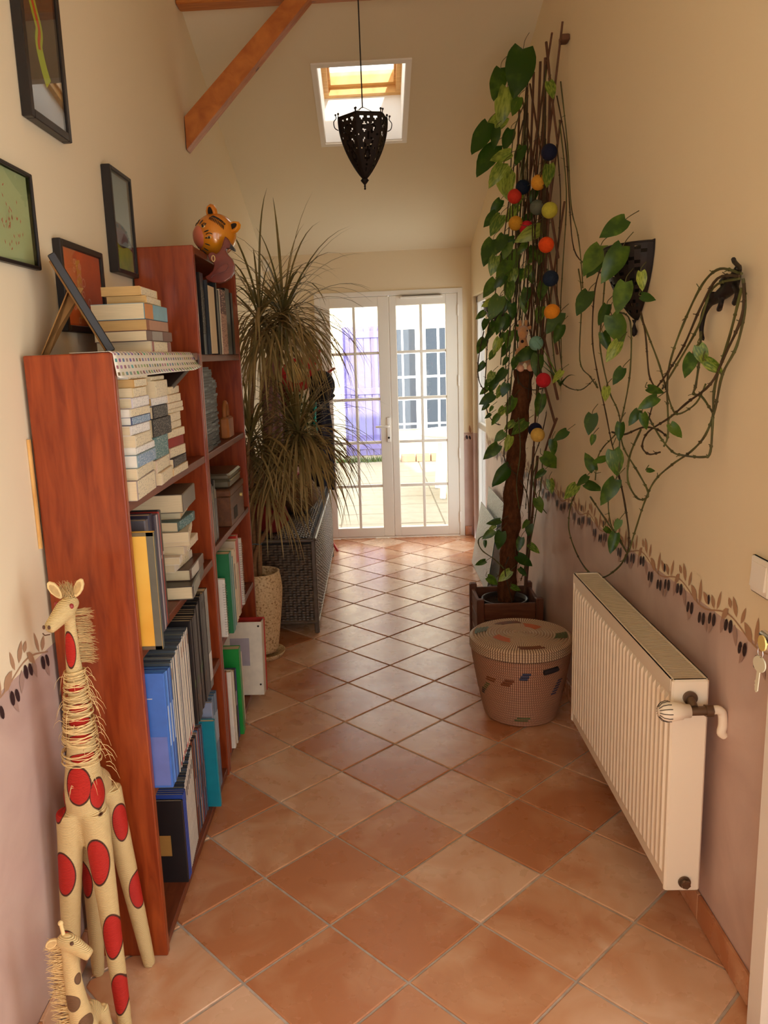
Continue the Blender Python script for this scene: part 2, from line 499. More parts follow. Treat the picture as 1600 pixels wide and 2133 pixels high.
# ceiling with the skylight shaft cut through it
HX0, HX1, HY0, HY1, HT = -.245, .228, 4.56, 5.28, .34
mb = MB()
def cslab(y0, y1, x0, x1):
    mb.prism([(y0, CZ(y0)), (y1, CZ(y1)), (y1, CZ(y1) + HT), (y0, CZ(y0) + HT)], x0, x1, 'x')
cslab(YB - .25, YF, -1.12, 1.12); cslab(YF, HY0, -1.12, 1.12)
cslab(HY0, HY1, -1.12, HX0); cslab(HY0, HY1, HX1, 1.12); cslab(HY1, 7.2, -1.12, 1.12)
ceiling = struct(mb.build('ceiling', M['ceiling_paint']))
n_up = Vector((0, CS, 1)).normalized()
sky = struct(bpy.data.objects.new('window_1', None)); col.objects.link(sky)
sky.location = ((HX0 + HX1) / 2, (HY0 + HY1) / 2, CZ((HY0 + HY1) / 2))
wood('pale_pine', srgb(232, 190, 120), srgb(205, 150, 82), (2, 14, 2), .4, knots=False)
def cbar(name, x0, x1, y0, y1, d0, d1, m):
    b = MB(); b.prism([(y0, CZ(y0) + d0), (y1, CZ(y1) + d0), (y1, CZ(y1) + d1), (y0, CZ(y0) + d1)], x0, x1, 'x')
    return b.build(name, m, sky, world=True)
tw = .028
mat('reveal_white', srgb(246, 244, 238), .6, .2)
cbar('trim_board', HX0 - tw, HX1 + tw, HY0 - tw, HY0, -.009, .0, M['white_pvc'])
cbar('trim_board', HX0 - tw, HX1 + tw, HY1, HY1 + tw, -.009, .0, M['white_pvc'])
cbar('trim_board', HX0 - tw, HX0, HY0, HY1, -.009, .0, M['white_pvc'])
cbar('trim_board', HX1, HX1 + tw, HY0, HY1, -.009, .0, M['white_pvc'])
fw = .034
for x0, x1, y0, y1 in ((HX0, HX1, HY1 - .004, HY1), (HX0, HX1, HY0, HY0 + .004), (HX0, HX0 + .004, HY0 + .004, HY1 - .004), (HX1 - .004, HX1, HY0 + .004, HY1 - .004)):
    cbar('reveal', x0, x1, y0, y1, .0, .25, M['reveal_white'])
cbar('frame_rail', HX0, HX1, HY1 - fw, HY1, .25, .34, M['pale_pine'])
cbar('frame_rail', HX0, HX1, HY0, HY0 + fw, .25, .34, M['pale_pine'])
cbar('frame_stile', HX0, HX0 + fw, HY0 + fw, HY1 - fw, .25, .34, M['pale_pine'])
cbar('frame_stile', HX1 - fw, HX1, HY0 + fw, HY1 - fw, .25, .34, M['pale_pine'])
cbar('sash_rail', HX0 + fw, HX1 - fw, HY1 - fw - .03, HY1 - fw, .29, .36, M['pale_pine'])
cbar('sash_stile', HX0 + fw, HX0 + fw + .014, HY0 + fw, HY1 - fw - .03, .29, .36, M['pale_pine'])
cbar('sash_stile', HX1 - fw - .014, HX1 - fw, HY0 + fw, HY1 - fw - .03, .29, .36, M['pale_pine'])
cbar('pane', HX0 + fw, HX1 - fw, HY0 + fw, HY1 - fw, .335, .34, M['clear_glass'])

# roof timbers
wood('beam_wood', srgb(200, 126, 56), srgb(166, 92, 34), (1.2, 10, 10), .5)
wood('beam_wood_brace', srgb(196, 120, 52), srgb(164, 90, 34), (3, 9, 3), .5)
mb = MB(); mb.cbox((WL(4) + .002, 3.96, 3.188), (WR(4) - .002, 4.05, 3.36), .005)
pur = tag(mb.build('roof_beam', M['beam_wood']), 'horizontal varnished pine beam crossing under the sloping ceiling at the top', 'beam')
br_ = thing('timber_brace', 'diagonal varnished pine brace rising from the left wall to the roof beam', 'beam', (WL(4) + .03, 4.0, 2.6))
mb = MB()
a0, a1 = Vector((WL(4) + .004, 0, 2.570)), Vector((WL(4) + .004, 0, 2.715))
dirb = Vector((.632, 0, .632)).normalized()
poly = [(a0.x, a0.z), (a0.x + .612, a0.z + .618), (a0.x + .50, a0.z + .618), (a1.x, a1.z)]
mb.prism(poly, 3.965, 4.045, 'y')
mb.build('beam_body', M['beam_wood_brace'], br_, world=True, bevel=.003)

# baseboards of terracotta pieces
for side, W_, s in (('left', WL, 1), ('right', WR, -1)):
    bb = struct(bpy.data.objects.new('baseboard_' + side, None)); col.objects.link(bb)
    y = 1.30 if side == 'left' else 1.725
    while y < (6.9 if side == 'left' else 6.1):
        y2 = min(y + .298, 6.9 if side == 'left' else 6.1)
        b_ = MB()
        x0, x1 = W_(y), W_(y2)
        b_.prism([(x0 + s * .001, y), (x1 + s * .001, y2), (x1 + s * .011, y2), (x0 + s * .011, y)], .002, .083)
        b_.build('tile', M['terracotta'], bb, bevel=.002)
        y = y2 + .004
bb = struct(bpy.data.objects.new('baseboard_back', None)); col.objects.link(bb)
MB().box((DX1 + .004, YE - .011, .002), (WR(YE) - .012, YE - .001, .083)).build('tile', M['terracotta'], bb, bevel=.002)
MB().box((WL(YE) + .012, YE - .011, .002), (DX0 - .004, YE - .001, .083)).build('tile', M['terracotta'], bb, bevel=.002)

# olive-branch frieze stencilled over the edge of the dado
mat('stencil_leaf', srgb(176, 138, 106), .7, .2); mat('stencil_shade', srgb(170, 140, 126), .7, .2); mat('stencil_olive', srgb(52, 36, 38), .5, .3)
def frieze(name, P, u0, u1, parent, seed):
    """P(u, v, lift) -> world point; u along the wall, v above the dado edge"""
    rd = random.Random(seed); mb = MB(); L = [0]
    def leaf(u, v, ang, ln, wd, m):
        pts = []
        L[0] = (L[0] + 1) % 9
        for t, w in ((0, 0), (.25, .8), (.5, 1), (.8, .55), (1, 0), (.8, -.5), (.5, -.85), (.25, -.7)):
            a, b_ = t * ln * 1.1, w * wd * 1.25
            pts.append(P(u + a * cos(ang) - b_ * sin(ang), v + a * sin(ang) + b_ * cos(ang), .0012 + .0001 * L[0]))
        mb.m = m; mb.quad(*pts)
    def oval(u, v, a, b_, tilt):
        pts = []
        for k in range(10):
            t = 2 * pi * k / 10
            x, y = a * 1.35 * cos(t), b_ * sin(t)
            pts.append(P(u + x * cos(tilt) - y * sin(tilt), v + x * sin(tilt) + y * cos(tilt), .0024))
        mb.m = 2; mb.quad(*pts)
    n = int((u1 - u0) / .32) + 2
    sv = lambda t: .004 - .016 * sin(2 * pi * (t - .1))
    for i in range(n):
        b0 = u0 + i * .32 - .05
        steps = 14
        for k in range(steps):
            ta, tb = k / steps, (k + 1) / steps
            ua, ub = b0 + ta * .32, b0 + tb * .32
            if ua < u0 or ub > u1: continue
            mb.m = 0
            mb.quad(P(ua, sv(ta) - .0022, .0011), P(ub, sv(tb) - .0022, .0011), P(ub, sv(tb) + .0022, .0011), P(ua, sv(ta) + .0022, .0011))
        def ok(u): return u0 + .03 < u < u1 - .03
        for (t, dv, ang, ln, wd) in ((.06, .002, 1.9, .055, .0065), (.11, .005, 1.0, .034, .010), (.22, .014, .7, .040, .010), (.40, .0, 1.75, .068, .009), (.45, .0, .65, .052, .014), (.64, .01, 1.95, .048, .007), (.71, .012, 1.15, .048, .0105), (.81, .02, 1.0, .026, .009), (.85, .015, -.8, .050, .009)):
            u = b0 + t * .32
            if ok(u): leaf(u, sv(t) + dv, ang + rd.uniform(-.1, .1), ln, wd, 0)
        for (t, ang, ln, wd) in ((.12, -1.2, .06, .010), (.30, -2.0, .05, .010), (.52, -1.1, .07, .010), (.74, -1.8, .05, .011), (.93, -1.3, .05, .009)):
            u = b0 + t * .32
            if ok(u): leaf(u, sv(t) - .01, ang, ln, wd, 1)
        for (t, v) in ((.10, -.026), (.30, -.03), (.55, -.036), (.80, -.026)):
            u = b0 + t * .32
            if ok(u):
                oval(u, sv(t) + v, .0075, .019, .2); oval(u + .025, sv(t) + v - .004, .0065, .018, .3)
        u = b0 + .20 * .32
        if ok(u): oval(u + .004, .022, .005, .014, 0)
    mb.build(name, [M['stencil_leaf'], M['stencil_shade'], M['stencil_olive']], parent)
frieze('olive_frieze', lambda u, v, l: Vector((WR(u) - l, u, DADO + v)), 1.73, 6.1, wall_right, 1)
frieze('olive_frieze', lambda u, v, l: Vector((WL(u) + l, u, DADO + v)), .9, 1.88, wall_left, 2)
frieze('olive_frieze', lambda u, v, l: Vector((u, YE - l, DADO + v)), DX1 - .02, WR(YE) + .02, wall_back, 3)
# ------------------------------------------------------------------ glazed double door at the far end
d1 = struct(bpy.data.objects.new('door_1', None)); col.objects.link(d1); d1.location = (.15, YE, 0)
P = M['white_pvc']
mb = MB()
mb.cbox((DX0, YE - .012, 0), (DX0 + .046, YE + .07, DZ1), .004); mb.cbox((DX1 - .044, YE - .012, 0), (DX1, YE + .07, DZ1), .004)
mb.cbox((DX0 + .03, YE - .0115, DZ1 - .042), (DX1 - .03, YE + .07, DZ1 - .0005), .004)
mb.box((DX0, YE + .0, 0), (DX1, YE + .07, .012))
mb.build('door_frame', P, d1, world=True)
mat('handle_white', srgb(245, 240, 228), .3, .5)
mat('dark_gap', srgb(60, 50, 42), .7)
def door_leaf(x0, x1, gx0, gx1, xm):
    z0, z1, gz0, gz1 = .014, 2.069, .092, 1.988
    y0, y1 = YE - .005, YE + .055
    lf = link('door_leaf', None, d1); lf.location = ((x0 + x1) / 2 - d1.location.x, 0, 0)
    mb = MB()
    mb.cbox((x0, y0, z0), (gx0, y1, z1), .004); mb.cbox((gx1, y0, z0), (x1, y1, z1), .004)
    mb.cbox((gx0 - .002, y0, z0), (gx1 + .002, y1, gz0), .003); mb.cbox((gx0 - .002, y0, gz1), (gx1 + .002, y1, z1), .003)
    mb.build('leaf_frame', P, lf, world=True)
    zs = [gz0, .464, .845, 1.217, 1.605, gz1]; xs = [gx0, xm, gx1]
    b = MB(); b.cbox((xm - .0115, y0 + .008, gz0), (xm + .0115, y0 + .04, gz1), .003); b.build('muntin', P, lf, world=True)
    for z in zs[1:-1]:
        b = MB(); b.cbox((gx0, y0 + .0085, z - .012), (gx1, y0 + .0395, z + .012), .003); b.build('muntin', P, lf, world=True)
    for i in range(5):
        for j in range(2):
            MB().box((xs[j] + .004, y0 + .028, zs[i] + .004), (xs[j + 1] - .004, y0 + .030, zs[i + 1] - .004)).build('pane', M['clear_glass'], lf, world=True)
    return lf
l1 = door_leaf(-.428, .151, -.345, .056, -.145)
l2 = door_leaf(.1515, .722, .212, .623, .418)
for lf, x, zz in ((l1, -.43, (1.85, .3)), (l2, .726, (1.93, 1.35, .73, .17))):
    for z in zz:
        b = MB(); b.tube([(x, YE - .012, z - .045), (x, YE - .012, z + .045)], .007, 8); b.build('hinge', M['handle_white'], lf, world=True)
hb = MB(); hb.cbox((.108, YE - .014, .845), (.138, YE - .004, 1.06), .004)
hd = hb.build('handle_plate', M['handle_white'], l1, world=True)
hb = MB(); hb.tube(smooth_path([(.122, YE - .01, .985), (.122, YE - .045, .985), (.112, YE - .058, .985), (.07, YE - .06, .985), (.012, YE - .055, .984)]), .0095, 8)
hb.build('lever', M['handle_white'], hd, world=True)
hb = MB(); hb.tube([(.122, YE - .022, .885), (.122, YE - .012, .885)], .009, 10); hb.box((.119, YE - .03, .876), (.125, YE - .02, .884))
hb.build('lock_cylinder', M['dark_gap'], hd, world=True)
b = MB(); b.cbox((.243, YE - .03, 2.040), (.603, YE - .005, 2.062), .006); v_ = b.build('vent_grille', P, l2, world=True)
b = MB(); b.box((.262, YE - .029, 2.0605), (.584, YE - .012, 2.064)); b.build('vent_slot', M['dark_gap'], v_, world=True)

# side window by the end wall
w2 = struct(bpy.data.objects.new('window_2', None)); col.objects.link(w2); w2.location = (.9, (WY0 + WY1) / 2, 0)
mat('grey_pvc', srgb(205, 198, 186), .4)
b = MB()
X0, X1 = .872, .93
b.cbox((X0, WY0, 0), (X1, WY0 + .055, WZ1), .004); b.cbox((X0, WY1 - .055, 0), (X1, WY1, WZ1), .004)
b.cbox((X0, WY0, WZ1 - .055), (X1, WY1, WZ1), .004); b.cbox((X0, WY0, 0), (X1, WY1, .09), .004)
b.build('window_frame', M['grey_pvc'], w2, world=True)
b = MB(); b.cbox((X0 + .005, WY0 + .055, .95), (X1 - .005, WY1 - .055, 1.0), .004); b.build('transom', M['grey_pvc'], w2, world=True)
for za, zb in ((.09, .95), (1.0, WZ1 - .055)):
    MB().box((.90, WY0 + .055, za), (.906, WY1 - .055, zb)).build('pane', M['clear_glass'], w2, world=True)

# white panelled door at the right edge, with lever and keys
d2 = struct(bpy.data.objects.new('door_2', None)); col.objects.link(d2); d2.location = (WR(1.2), 1.2, 0)
b = MB()
wr = WR(1.69)
b.prism([(wr, 1.70), (wr + .04, 1.62), (wr + .04, 1.60), (wr, 1.60), (wr - .034, 1.612), (wr - .034, 1.672), (wr - .026, 1.684), (wr - .018, 1.70)], 0, 2.12)
b.prism([(wr, .72), (wr, .82), (wr - .034, .812), (wr - .034, .74)], 0, 2.12)
b.box((wr - .03, .72, 2.05), (wr, 1.70, 2.12))
b.build('door_frame', M['white_door'], d2, world=True)
b = MB()
for a_, c_ in (((wr - .006, .822, .008), (wr + .034, .90, 2.05)), ((wr - .006, 1.50, .008), (wr + .034, 1.598, 2.05)), ((wr - .006, .90, .008), (wr + .034, 1.50, .16)), ((wr - .006, .90, 1.96), (wr + .034, 1.50, 2.05))): b.cbox(a_, c_, .003)
lf = b.build('door_leaf', M['white_door'], d2, world=True)
MB().box((wr + .012, .90, .16), (wr + .016, 1.50, 1.96)).build('pane', M['clear_glass'], lf, world=True)
portal('portal_side_door', (1.13, 1.21, 1.05), (-1, 0, 0), .8, 2.0)
mat('brushed_steel', srgb(225, 225, 225), .22, .5, metal=1)
mat('brass', srgb(238, 214, 130), .3, .5, metal=.35)
mat('key_steel', srgb(232, 224, 192), .35, .5, metal=.3)
b = MB(); b.cbox((wr - .014, 1.525, .84), (wr - .006, 1.565, 1.06), .003); hp = b.build('handle_plate', M['brushed_steel'], lf, world=True)
b = MB(); b.tube(smooth_path([(wr - .012, 1.545, .985), (wr - .046, 1.545, .985), (wr - .064, 1.555, .985), (wr - .068, 1.58, .985), (wr - .066, 1.62, .985), (wr - .064, 1.645, .984)]), .0105, 10)
b.build('lever', M['brushed_steel'], hp, world=True)

# light switch on the right wall
sw = thing('light_switch', 'square cream light switch on the right wall above the frieze', 'switch', (WR(1.79), 1.79, 1.068))
b = MB(); b.cbox((-.011, -.043, -.043), (-.0005, .043, .043), .004); b.build('switch_plate', M['white_door'], sw)
b = MB(); b.add([(-.0105, -.033, -.028), (-.0105, .033, -.028), (-.0105, .033, .030), (-.0105, -.033, .030), (-.0165, -.033, -.028), (-.0165, .033, -.028), (-.0125, .033, .030), (-.0125, -.033, .030)], [(4, 5, 6, 7), (0, 1, 5, 4), (2, 3, 7, 6), (0, 4, 7, 3), (1, 2, 6, 5)])
b.build('rocker', M['white_door'], sw)
# alarm sensor in the far left corner
al = thing('alarm_sensor', 'small white motion sensor box high in the far left corner', 'sensor', (WL(6.86) + .02, 6.86, 2.35))
b = MB(); b.cbox((-.018, -.025, -.05), (.03, .02, .05), .01); b.build('sensor_housing', M['white_pvc'], al)
b = MB(); b.sphere((.028, -.012, .005), .012, 10, 6, (.5, 1, 1.3)); b.build('lens', M['handle_white'], al)

# keys hanging from the lock of the white door
ky = thing('key_bunch', 'two keys on a ring hanging from the white door lock', 'keys', at(1583, 1372, Y=1.60))
def key(name, par, c, m, ang, sc=1):
    pts = []
    for k in range(16):
        t = pi * (-.42) + 2 * pi * .92 * k / 15 + pi * .0
        pts.append((.0155 * cos(t + pi * .46 + .0), .0155 * sin(t + pi * .46)))
    # bow, shank and bitting in one outline (local y = across, z = down)
    ol = [(-.0035, -.014), (-.0035, -.052), (0, -.056), (.0035, -.052), (.0035, -.046), (.0055, -.043), (.0035, -.040), (.0060, -.036), (.0035, -.032), (.0035, -.014)]
    bow = [(.0155 * cos(a), .0155 * sin(a)) for a in [radians(-75 + 330 * k / 14) for k in range(15)]]
    b = MB(); b.prism(ol[::-1], -.001, .001, 'x'); b.prism(bow, -.0012, .0012, 'x')
    o = b.build(name, m, par); o.location = c; o.rotation_euler = (ang, 0, 0.25); o.scale = (sc,) * 3
    return o
key('key', ky, (0, .0, -.012), M['key_steel'], .08, 1.15)
b = MB(); b.tube([(0, .011 * cos(t) , .014 + .011 * sin(t)) for t in [2 * pi * k / 14 for k in range(14)]], .0012, 6, closed=True); b.build('key_ring', M['brushed_steel'], ky)
b = MB(); b.tube([(-.0015, -.006, .036), (.0015, -.006, .036)], .0165, 18); b.tube([(0, -.01, .036), (wr - .006 - ky.location.x, -.05, .036)], .003, 6); b.build('lock_key', M['brass'], ky)

# ------------------------------------------------------------------ outside: patio, opposite facade
mat('patio_slab', srgb(168, 158, 138), .8, .1, var=.12, vscale=6)
mat('facade', srgb(238, 226, 196), .85, .1, var=.06, vscale=3)
mat('lavender', srgb(110, 104, 166), .6, .2); mat('lavender_dark', srgb(72, 66, 120), .6, .2)
mat('garden_white', srgb(240, 240, 238), .5, .3)
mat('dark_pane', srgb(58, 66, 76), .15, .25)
mat('weeds', srgb(96, 120, 58), .7); mat('brick_red', srgb(176, 128, 104), .8)
GZ = -.03
patio = struct(MB().box((-8, 7.14, GZ - .1), (8, 12.4, GZ - .012)).build('floor_patio', M['patio_slab']))
r3 = random.Random(9)
PS = None
for i in range(11):
    for j in range(10):
        if PS is None: PS = slab([(-.243, -.243), (.243, -.243), (.243, .243), (-.243, .243)], -.03, 0, .004).mesh('paving_slab', M['patio_slab'])
        o = link('paving_slab', PS, patio); o.location = (-1.6 + .5 * j, 7.42 + .5 * i - .02, GZ + r3.uniform(-.002, .002))
YH = 12.4
b = MB(); b.box((-8, YH, -.2), (8, YH + .4, 3.3))
fac = struct(b.build('wall_house', M['facade']))
# lavender shutter folded open on the opposite facade
p0 = at(722, 950, Y=YH - .04); p1 = at(812, 678, Y=YH - .04)
sx0, sx1, sz0, sz1 = p0.x, p1.x + .02, p0.z, p1.z
sh = thing('window_shutter', 'lavender plank shutter folded open on the house across the patio', 'shutter', ((sx0 + sx1) / 2, YH - .035, sz0))
npl = 7; w_ = (sx1 - sx0) / npl
pb = MB(); pb.cbox((-w_ / 2 + .004, -.014, 0), (w_ / 2 - .004, .014, sz1 - sz0), .004); pmesh = pb.mesh('plank', M['lavender'])
for i in range(npl):
    o = link('plank', pmesh, sh); o.location = (-(sx1 - sx0) / 2 + (i + .5) * w_, 0, 0)
for py in (697, 815, 929):
    z = at(760, py, Y=YH - .04).z - sz0
    b = MB(); b.cbox((-(sx1 - sx0) / 2 + .10, -.034, z - .05), ((sx1 - sx0) / 2, -.014, z + .05), .004); b.build('batten', M['lavender'], sh)
b = MB(); b.tube([(-(sx1 - sx0) / 2 + .03, -.02, .03), (-(sx1 - sx0) / 2 + .03, -.02, sz1 - sz0 - .05)], .012, 6); b.build('locking_rod', M['lavender_dark'], sh)
# French window of the opposite house
q0 = at(818, 895, Y=YH - .02); q1 = at(990, 680, Y=YH - .02)
hw = thing('house_window', 'white paned French window of the house across the patio', 'window', ((q0.x + q1.x) / 2, YH - .03, q0.z))
def fx(px): return at(px, 780, Y=YH - .02).x - hw.location.x
def fz(py): return at(870, py, Y=YH - .02).z - q0.z
b = MB(); b.cbox((q0.x - hw.location.x, -.012, 0), (q1.x - hw.location.x, .025, q1.z - q0.z), .005); b.build('window_frame', M['garden_white'], hw)
for (xa, xb) in ((824, 837.5), (841.5, 866), (888, 911), (916, 939), (958, 981)):
    for (ya, yb) in ((685, 729), (736, 782), (787, 826), (833, 880), (884, 892)):
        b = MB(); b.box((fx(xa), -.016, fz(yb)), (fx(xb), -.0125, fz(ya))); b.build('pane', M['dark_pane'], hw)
# doorstep of red brick and the weeds along the facade
b = MB()
st = thing('brick_step', 'low red brick step under the house window across the patio', 'step', (at(836, 955, Y=YH - .2).x + 1.0, YH - .22, GZ))
for k in range(9):
    b = MB(); b.cbox((-1.0 + k * .225, -.11, 0), (-1.0 + k * .225 + .21, .11, .10), .006); b.build('brick', M['brick_red'], st)
b = MB()
for k in range(420):
    x = r3.uniform(-.9, .30); y = YH - .08 - abs(r3.gauss(0, .06)); h_ = r3.uniform(.03, .11); a_ = r3.uniform(0, 2 * pi)
    dx, dy = .014 * cos(a_), .014 * sin(a_)
    b.add([(x - dx, y - dy, GZ), (x + dx, y + dy, GZ), (x + dy * 3, y - abs(dx) * 3, GZ + h_)], [(0, 1, 2)])
wds = b.build('weed_strip', M['weeds']); wds['kind'] = 'stuff'; tag(wds, 'strip of green weeds along the foot of the opposite facade', 'weeds')
# white garden table
tt = thing('garden_table', 'white plastic garden table standing on the sunny patio', 'table', (1.30, 9.25, GZ))
b = MB(); b.lathe([(0, .70), (.97, .70), (1.0, .71), (1.0, .73), (.98, .735), (0, .735)], 40, sx=.86, sy=.58); b.build('table_top', M['garden_white'], tt)
b = MB(); b.lathe([(.9, .63), (.9, .70), (.87, .70), (.87, .63), (.9, .63)], 40, sx=.86, sy=.58); b.build('apron', M['garden_white'], tt)
for sx in (-1, 1):
    for sy in (-1, 1):
        b = MB(); b.bar((sx * .52, sy * .33, .69), (sx * .56, sy * .37, 0), .06, .06, (0, 1, 0), .01); b.build('leg', M['garden_white'], tt)

portal('portal_far_door', (.15, 7.16, 1.05), (0, -1, 0), 1.24, 2.1)
portal('portal_side_window', (1.13, (WY0 + WY1) / 2, 1.02), (-1, 0, 0), WY1 - WY0, 2.0)
portal('portal_skylight', ((HX0 + HX1) / 2, (HY0 + HY1) / 2, CZ((HY0 + HY1) / 2) + HT + .1), tuple(-n_up), .5, .78)
portal('portal_entrance', (0, YB - .27, 1.27), (0, 1, 0), RX1 - RX0, 2.55)
portal('portal_hall_window', (1.13, (SY0 + SY1) / 2, 1.21), (-1, 0, 0), SY1 - SY0, 2.2)
# ------------------------------------------------------------------ bookcases
wood('stained_pine', srgb(158, 70, 28), srgb(118, 42, 14), (9, 9, 1.1), .34, coat=.15, kcol=srgb(58, 20, 8))
wood('stained_shelf', srgb(128, 66, 38), srgb(98, 44, 24), (8, 1.2, 8), .42, knots=False)
XSB, XSF = -.829, -.612
def bookcase(name, label, y0, y1, top, shelves, board=.026):
    t = thing(name, label, 'bookcase', (( XSB + XSF) / 2, (y0 + y1) / 2, 0))
    for a, b_ in ((y0, y0 + .024), (y1 - .024, y1)):
        MB().box((XSB, a, 0), (XSF, b_, top)).build('side_panel', M['stained_pine'], t, world=True, bevel=.004)
    for z in shelves:
        MB().box((XSB, y0 + .0245, z - board), (XSF - .004, y1 - .0245, z)).build('shelf', M['stained_shelf'], t, world=True, bevel=.003)
    MB().box((XSB + .004, y0 + .0245, .30), (XSB + .014, y1 - .0245, .38)).build('back_rail', M['stained_pine'], t, world=True)
    return t
U1 = (1.905, 2.888); U2 = (2.892, 3.78)
ZA, ZB, ZC, ZD = 1.262, .875, .488, .034
bc1 = bookcase('bookcase', 'low reddish stained pine bookcase nearest the giraffes', *U1, 1.628, [1.628, ZA, ZB, ZC, ZD])
Z1, Z2, Z3, Z4, Z5 = 1.622, 1.262, .905, .53, .06
bc2 = bookcase('bookcase', 'taller reddish stained pine bookcase topped by the tiger bank', *U2, 1.998, [1.998, Z1, Z2, Z3, Z4, Z5])

# ------------------------------------------------------------------ books
CM = {}
def cm(c, rough=.42):
    k = (tuple(c), rough)
    if k not in CM: CM[k] = mat('cover_%02x%02x%02x' % tuple(c), srgb(*c), rough, .4, var=.12, vscale=25)
    return CM[k]
mat('pages', srgb(226, 205, 165), .9, .1, var=.12, vscale=18, stretch=(1, 1, 40))
mat('pages_side', srgb(228, 208, 172), .9, .1, var=.12, vscale=18, stretch=(1, 40, 1))
mat('pages_tan', srgb(205, 166, 108), .9, .1, var=.12, vscale=18, stretch=(1, 1, 40))
mat('pages_white', srgb(238, 230, 212), .9, .1, var=.08, vscale=18, stretch=(1, 1, 40))
def print_mat(name, base, ink, sc=(1, 60, 60), thr=.53):
    """paper with illegible specks of print"""
    m = bpy.data.materials.new(name); m.use_nodes = True
    nt = m.node_tree; b = nt.nodes['Principled BSDF']; b.inputs['Roughness'].default_value = .5
    tc = nd(nt, 'ShaderNodeTexCoord'); mp = nd(nt, 'ShaderNodeMapping'); mp.inputs['Scale'].default_value = sc
    nt.links.new(tc.outputs['Object'], mp.inputs[0])
    nz = nd(nt, 'ShaderNodeTexNoise'); nz.inputs['Scale'].default_value = 3; nz.inputs['Detail'].default_value = 1
    nt.links.new(mp.outputs[0], nz.inputs['Vector'])
    rp = nd(nt, 'ShaderNodeValToRGB'); rp.color_ramp.interpolation = 'CONSTANT'
    rp.color_ramp.elements[0].color = (*base, 1); rp.color_ramp.elements[1].position = thr; rp.color_ramp.elements[1].color = (*ink, 1)
    nt.links.new(nz.outputs['Fac'], rp.inputs[0]); nt.links.new(rp.outputs[0], b.inputs['Base Color'])
    M[name] = m
    return m
print_mat('print_cream', srgb(228, 212, 176), srgb(70, 60, 52), (1, 110, 70), .655)
print_mat('print_white', srgb(236, 230, 220), srgb(60, 62, 80), (1, 110, 70), .655)
print_mat('print_teal', srgb(72, 118, 118), srgb(220, 225, 215), (1, 120, 80), .62)
print_mat('print_dark', srgb(40, 38, 38), srgb(190, 180, 165), (1, 120, 80), .64)
print_mat('print_blue', srgb(122, 150, 176), srgb(235, 235, 230), (1, 120, 80), .62)

def u_shape(D, T, c, rnd_=.3):
    h = D / 2
    e = min(.0028, T * .24, c * 1.6)
    return [(-h, 0), (h - e, 0), (h, e), (h, T - e), (h - e, T), (-h, T), (-h, T - c), (h - c, T - c), (h - c, c), (-h, c)]
def book_flat(loc, L, D, T, cov, label, group, rz=0, pages='pages', spine=None, hard=False, cat='book'):
    """lying flat, spine to +x"""
    t = thing('book', label, cat, loc, rz, group)
    c = .0022 if hard else .0012
    b = MB(); b.prism(u_shape(D, T, c), -L / 2, L / 2, 'y')
    cv = b.build('cover', cov, t)
    g = .003 if hard else .0008
    b = MB(); b.box((-D / 2 + g, -L / 2 + g, c), (D / 2 - c, L / 2 - g, T - c)); b.build('page_block', M[pages], t)
    if spine:
        for (m, a0, a1) in spine:
            b = MB(); b.box((D / 2 - .0004, -L / 2 + a0 * L, .0014), (D / 2 + .0006, -L / 2 + a1 * L, T - .0014)); b.build('spine_label', m, cv)
    return t
def book_up(loc, T, D, H, cov, label, group, tilt=0, rz=0, pages='pages_side', spine=None, face=None, hard=True, cat='book'):
    """standing, spine to +x, thickness along y"""
    t = thing('book', label, cat, loc, rz, group); t.rotation_euler.x = tilt
    c = .0018
    b = MB(); b.prism([(p[0], p[1] - T / 2) for p in u_shape(D, T, min(c, T * .2))], 0, H)
    cv = b.build('cover', cov, t)
    g = .0028 if hard else .0006
    b = MB(); b.box((-D / 2 + g, -T / 2 + c, g), (D / 2 - c, T / 2 - c, H - g)); b.build('page_block', M[pages], t)
    if spine:
        for (m, a0, a1) in spine:
            e = min(.0028, T * .24); li = .0004 + .0003 * spine.index((m, a0, a1)); b = MB(); b.box((D / 2 - .0003, -T / 2 + e, a0 * H), (D / 2 + li, T / 2 - e, a1 * H)); b.build('spine_label', m, cv)
    if face:
        for (m, x0, x1, z0, z1) in face:
            b = MB(); b.box((-D / 2 + x0 * D, -T / 2 - .0005, z0 * H), (-D / 2 + x1 * D, -T / 2 + .0003, z1 * H)); b.build('cover_print', m, cv)
    return t
rb = random.Random(21)
CNT = {}
def nth(key):
    CNT[key] = CNT.get(key, 0) + 1
    return ORD[CNT[key] - 1]

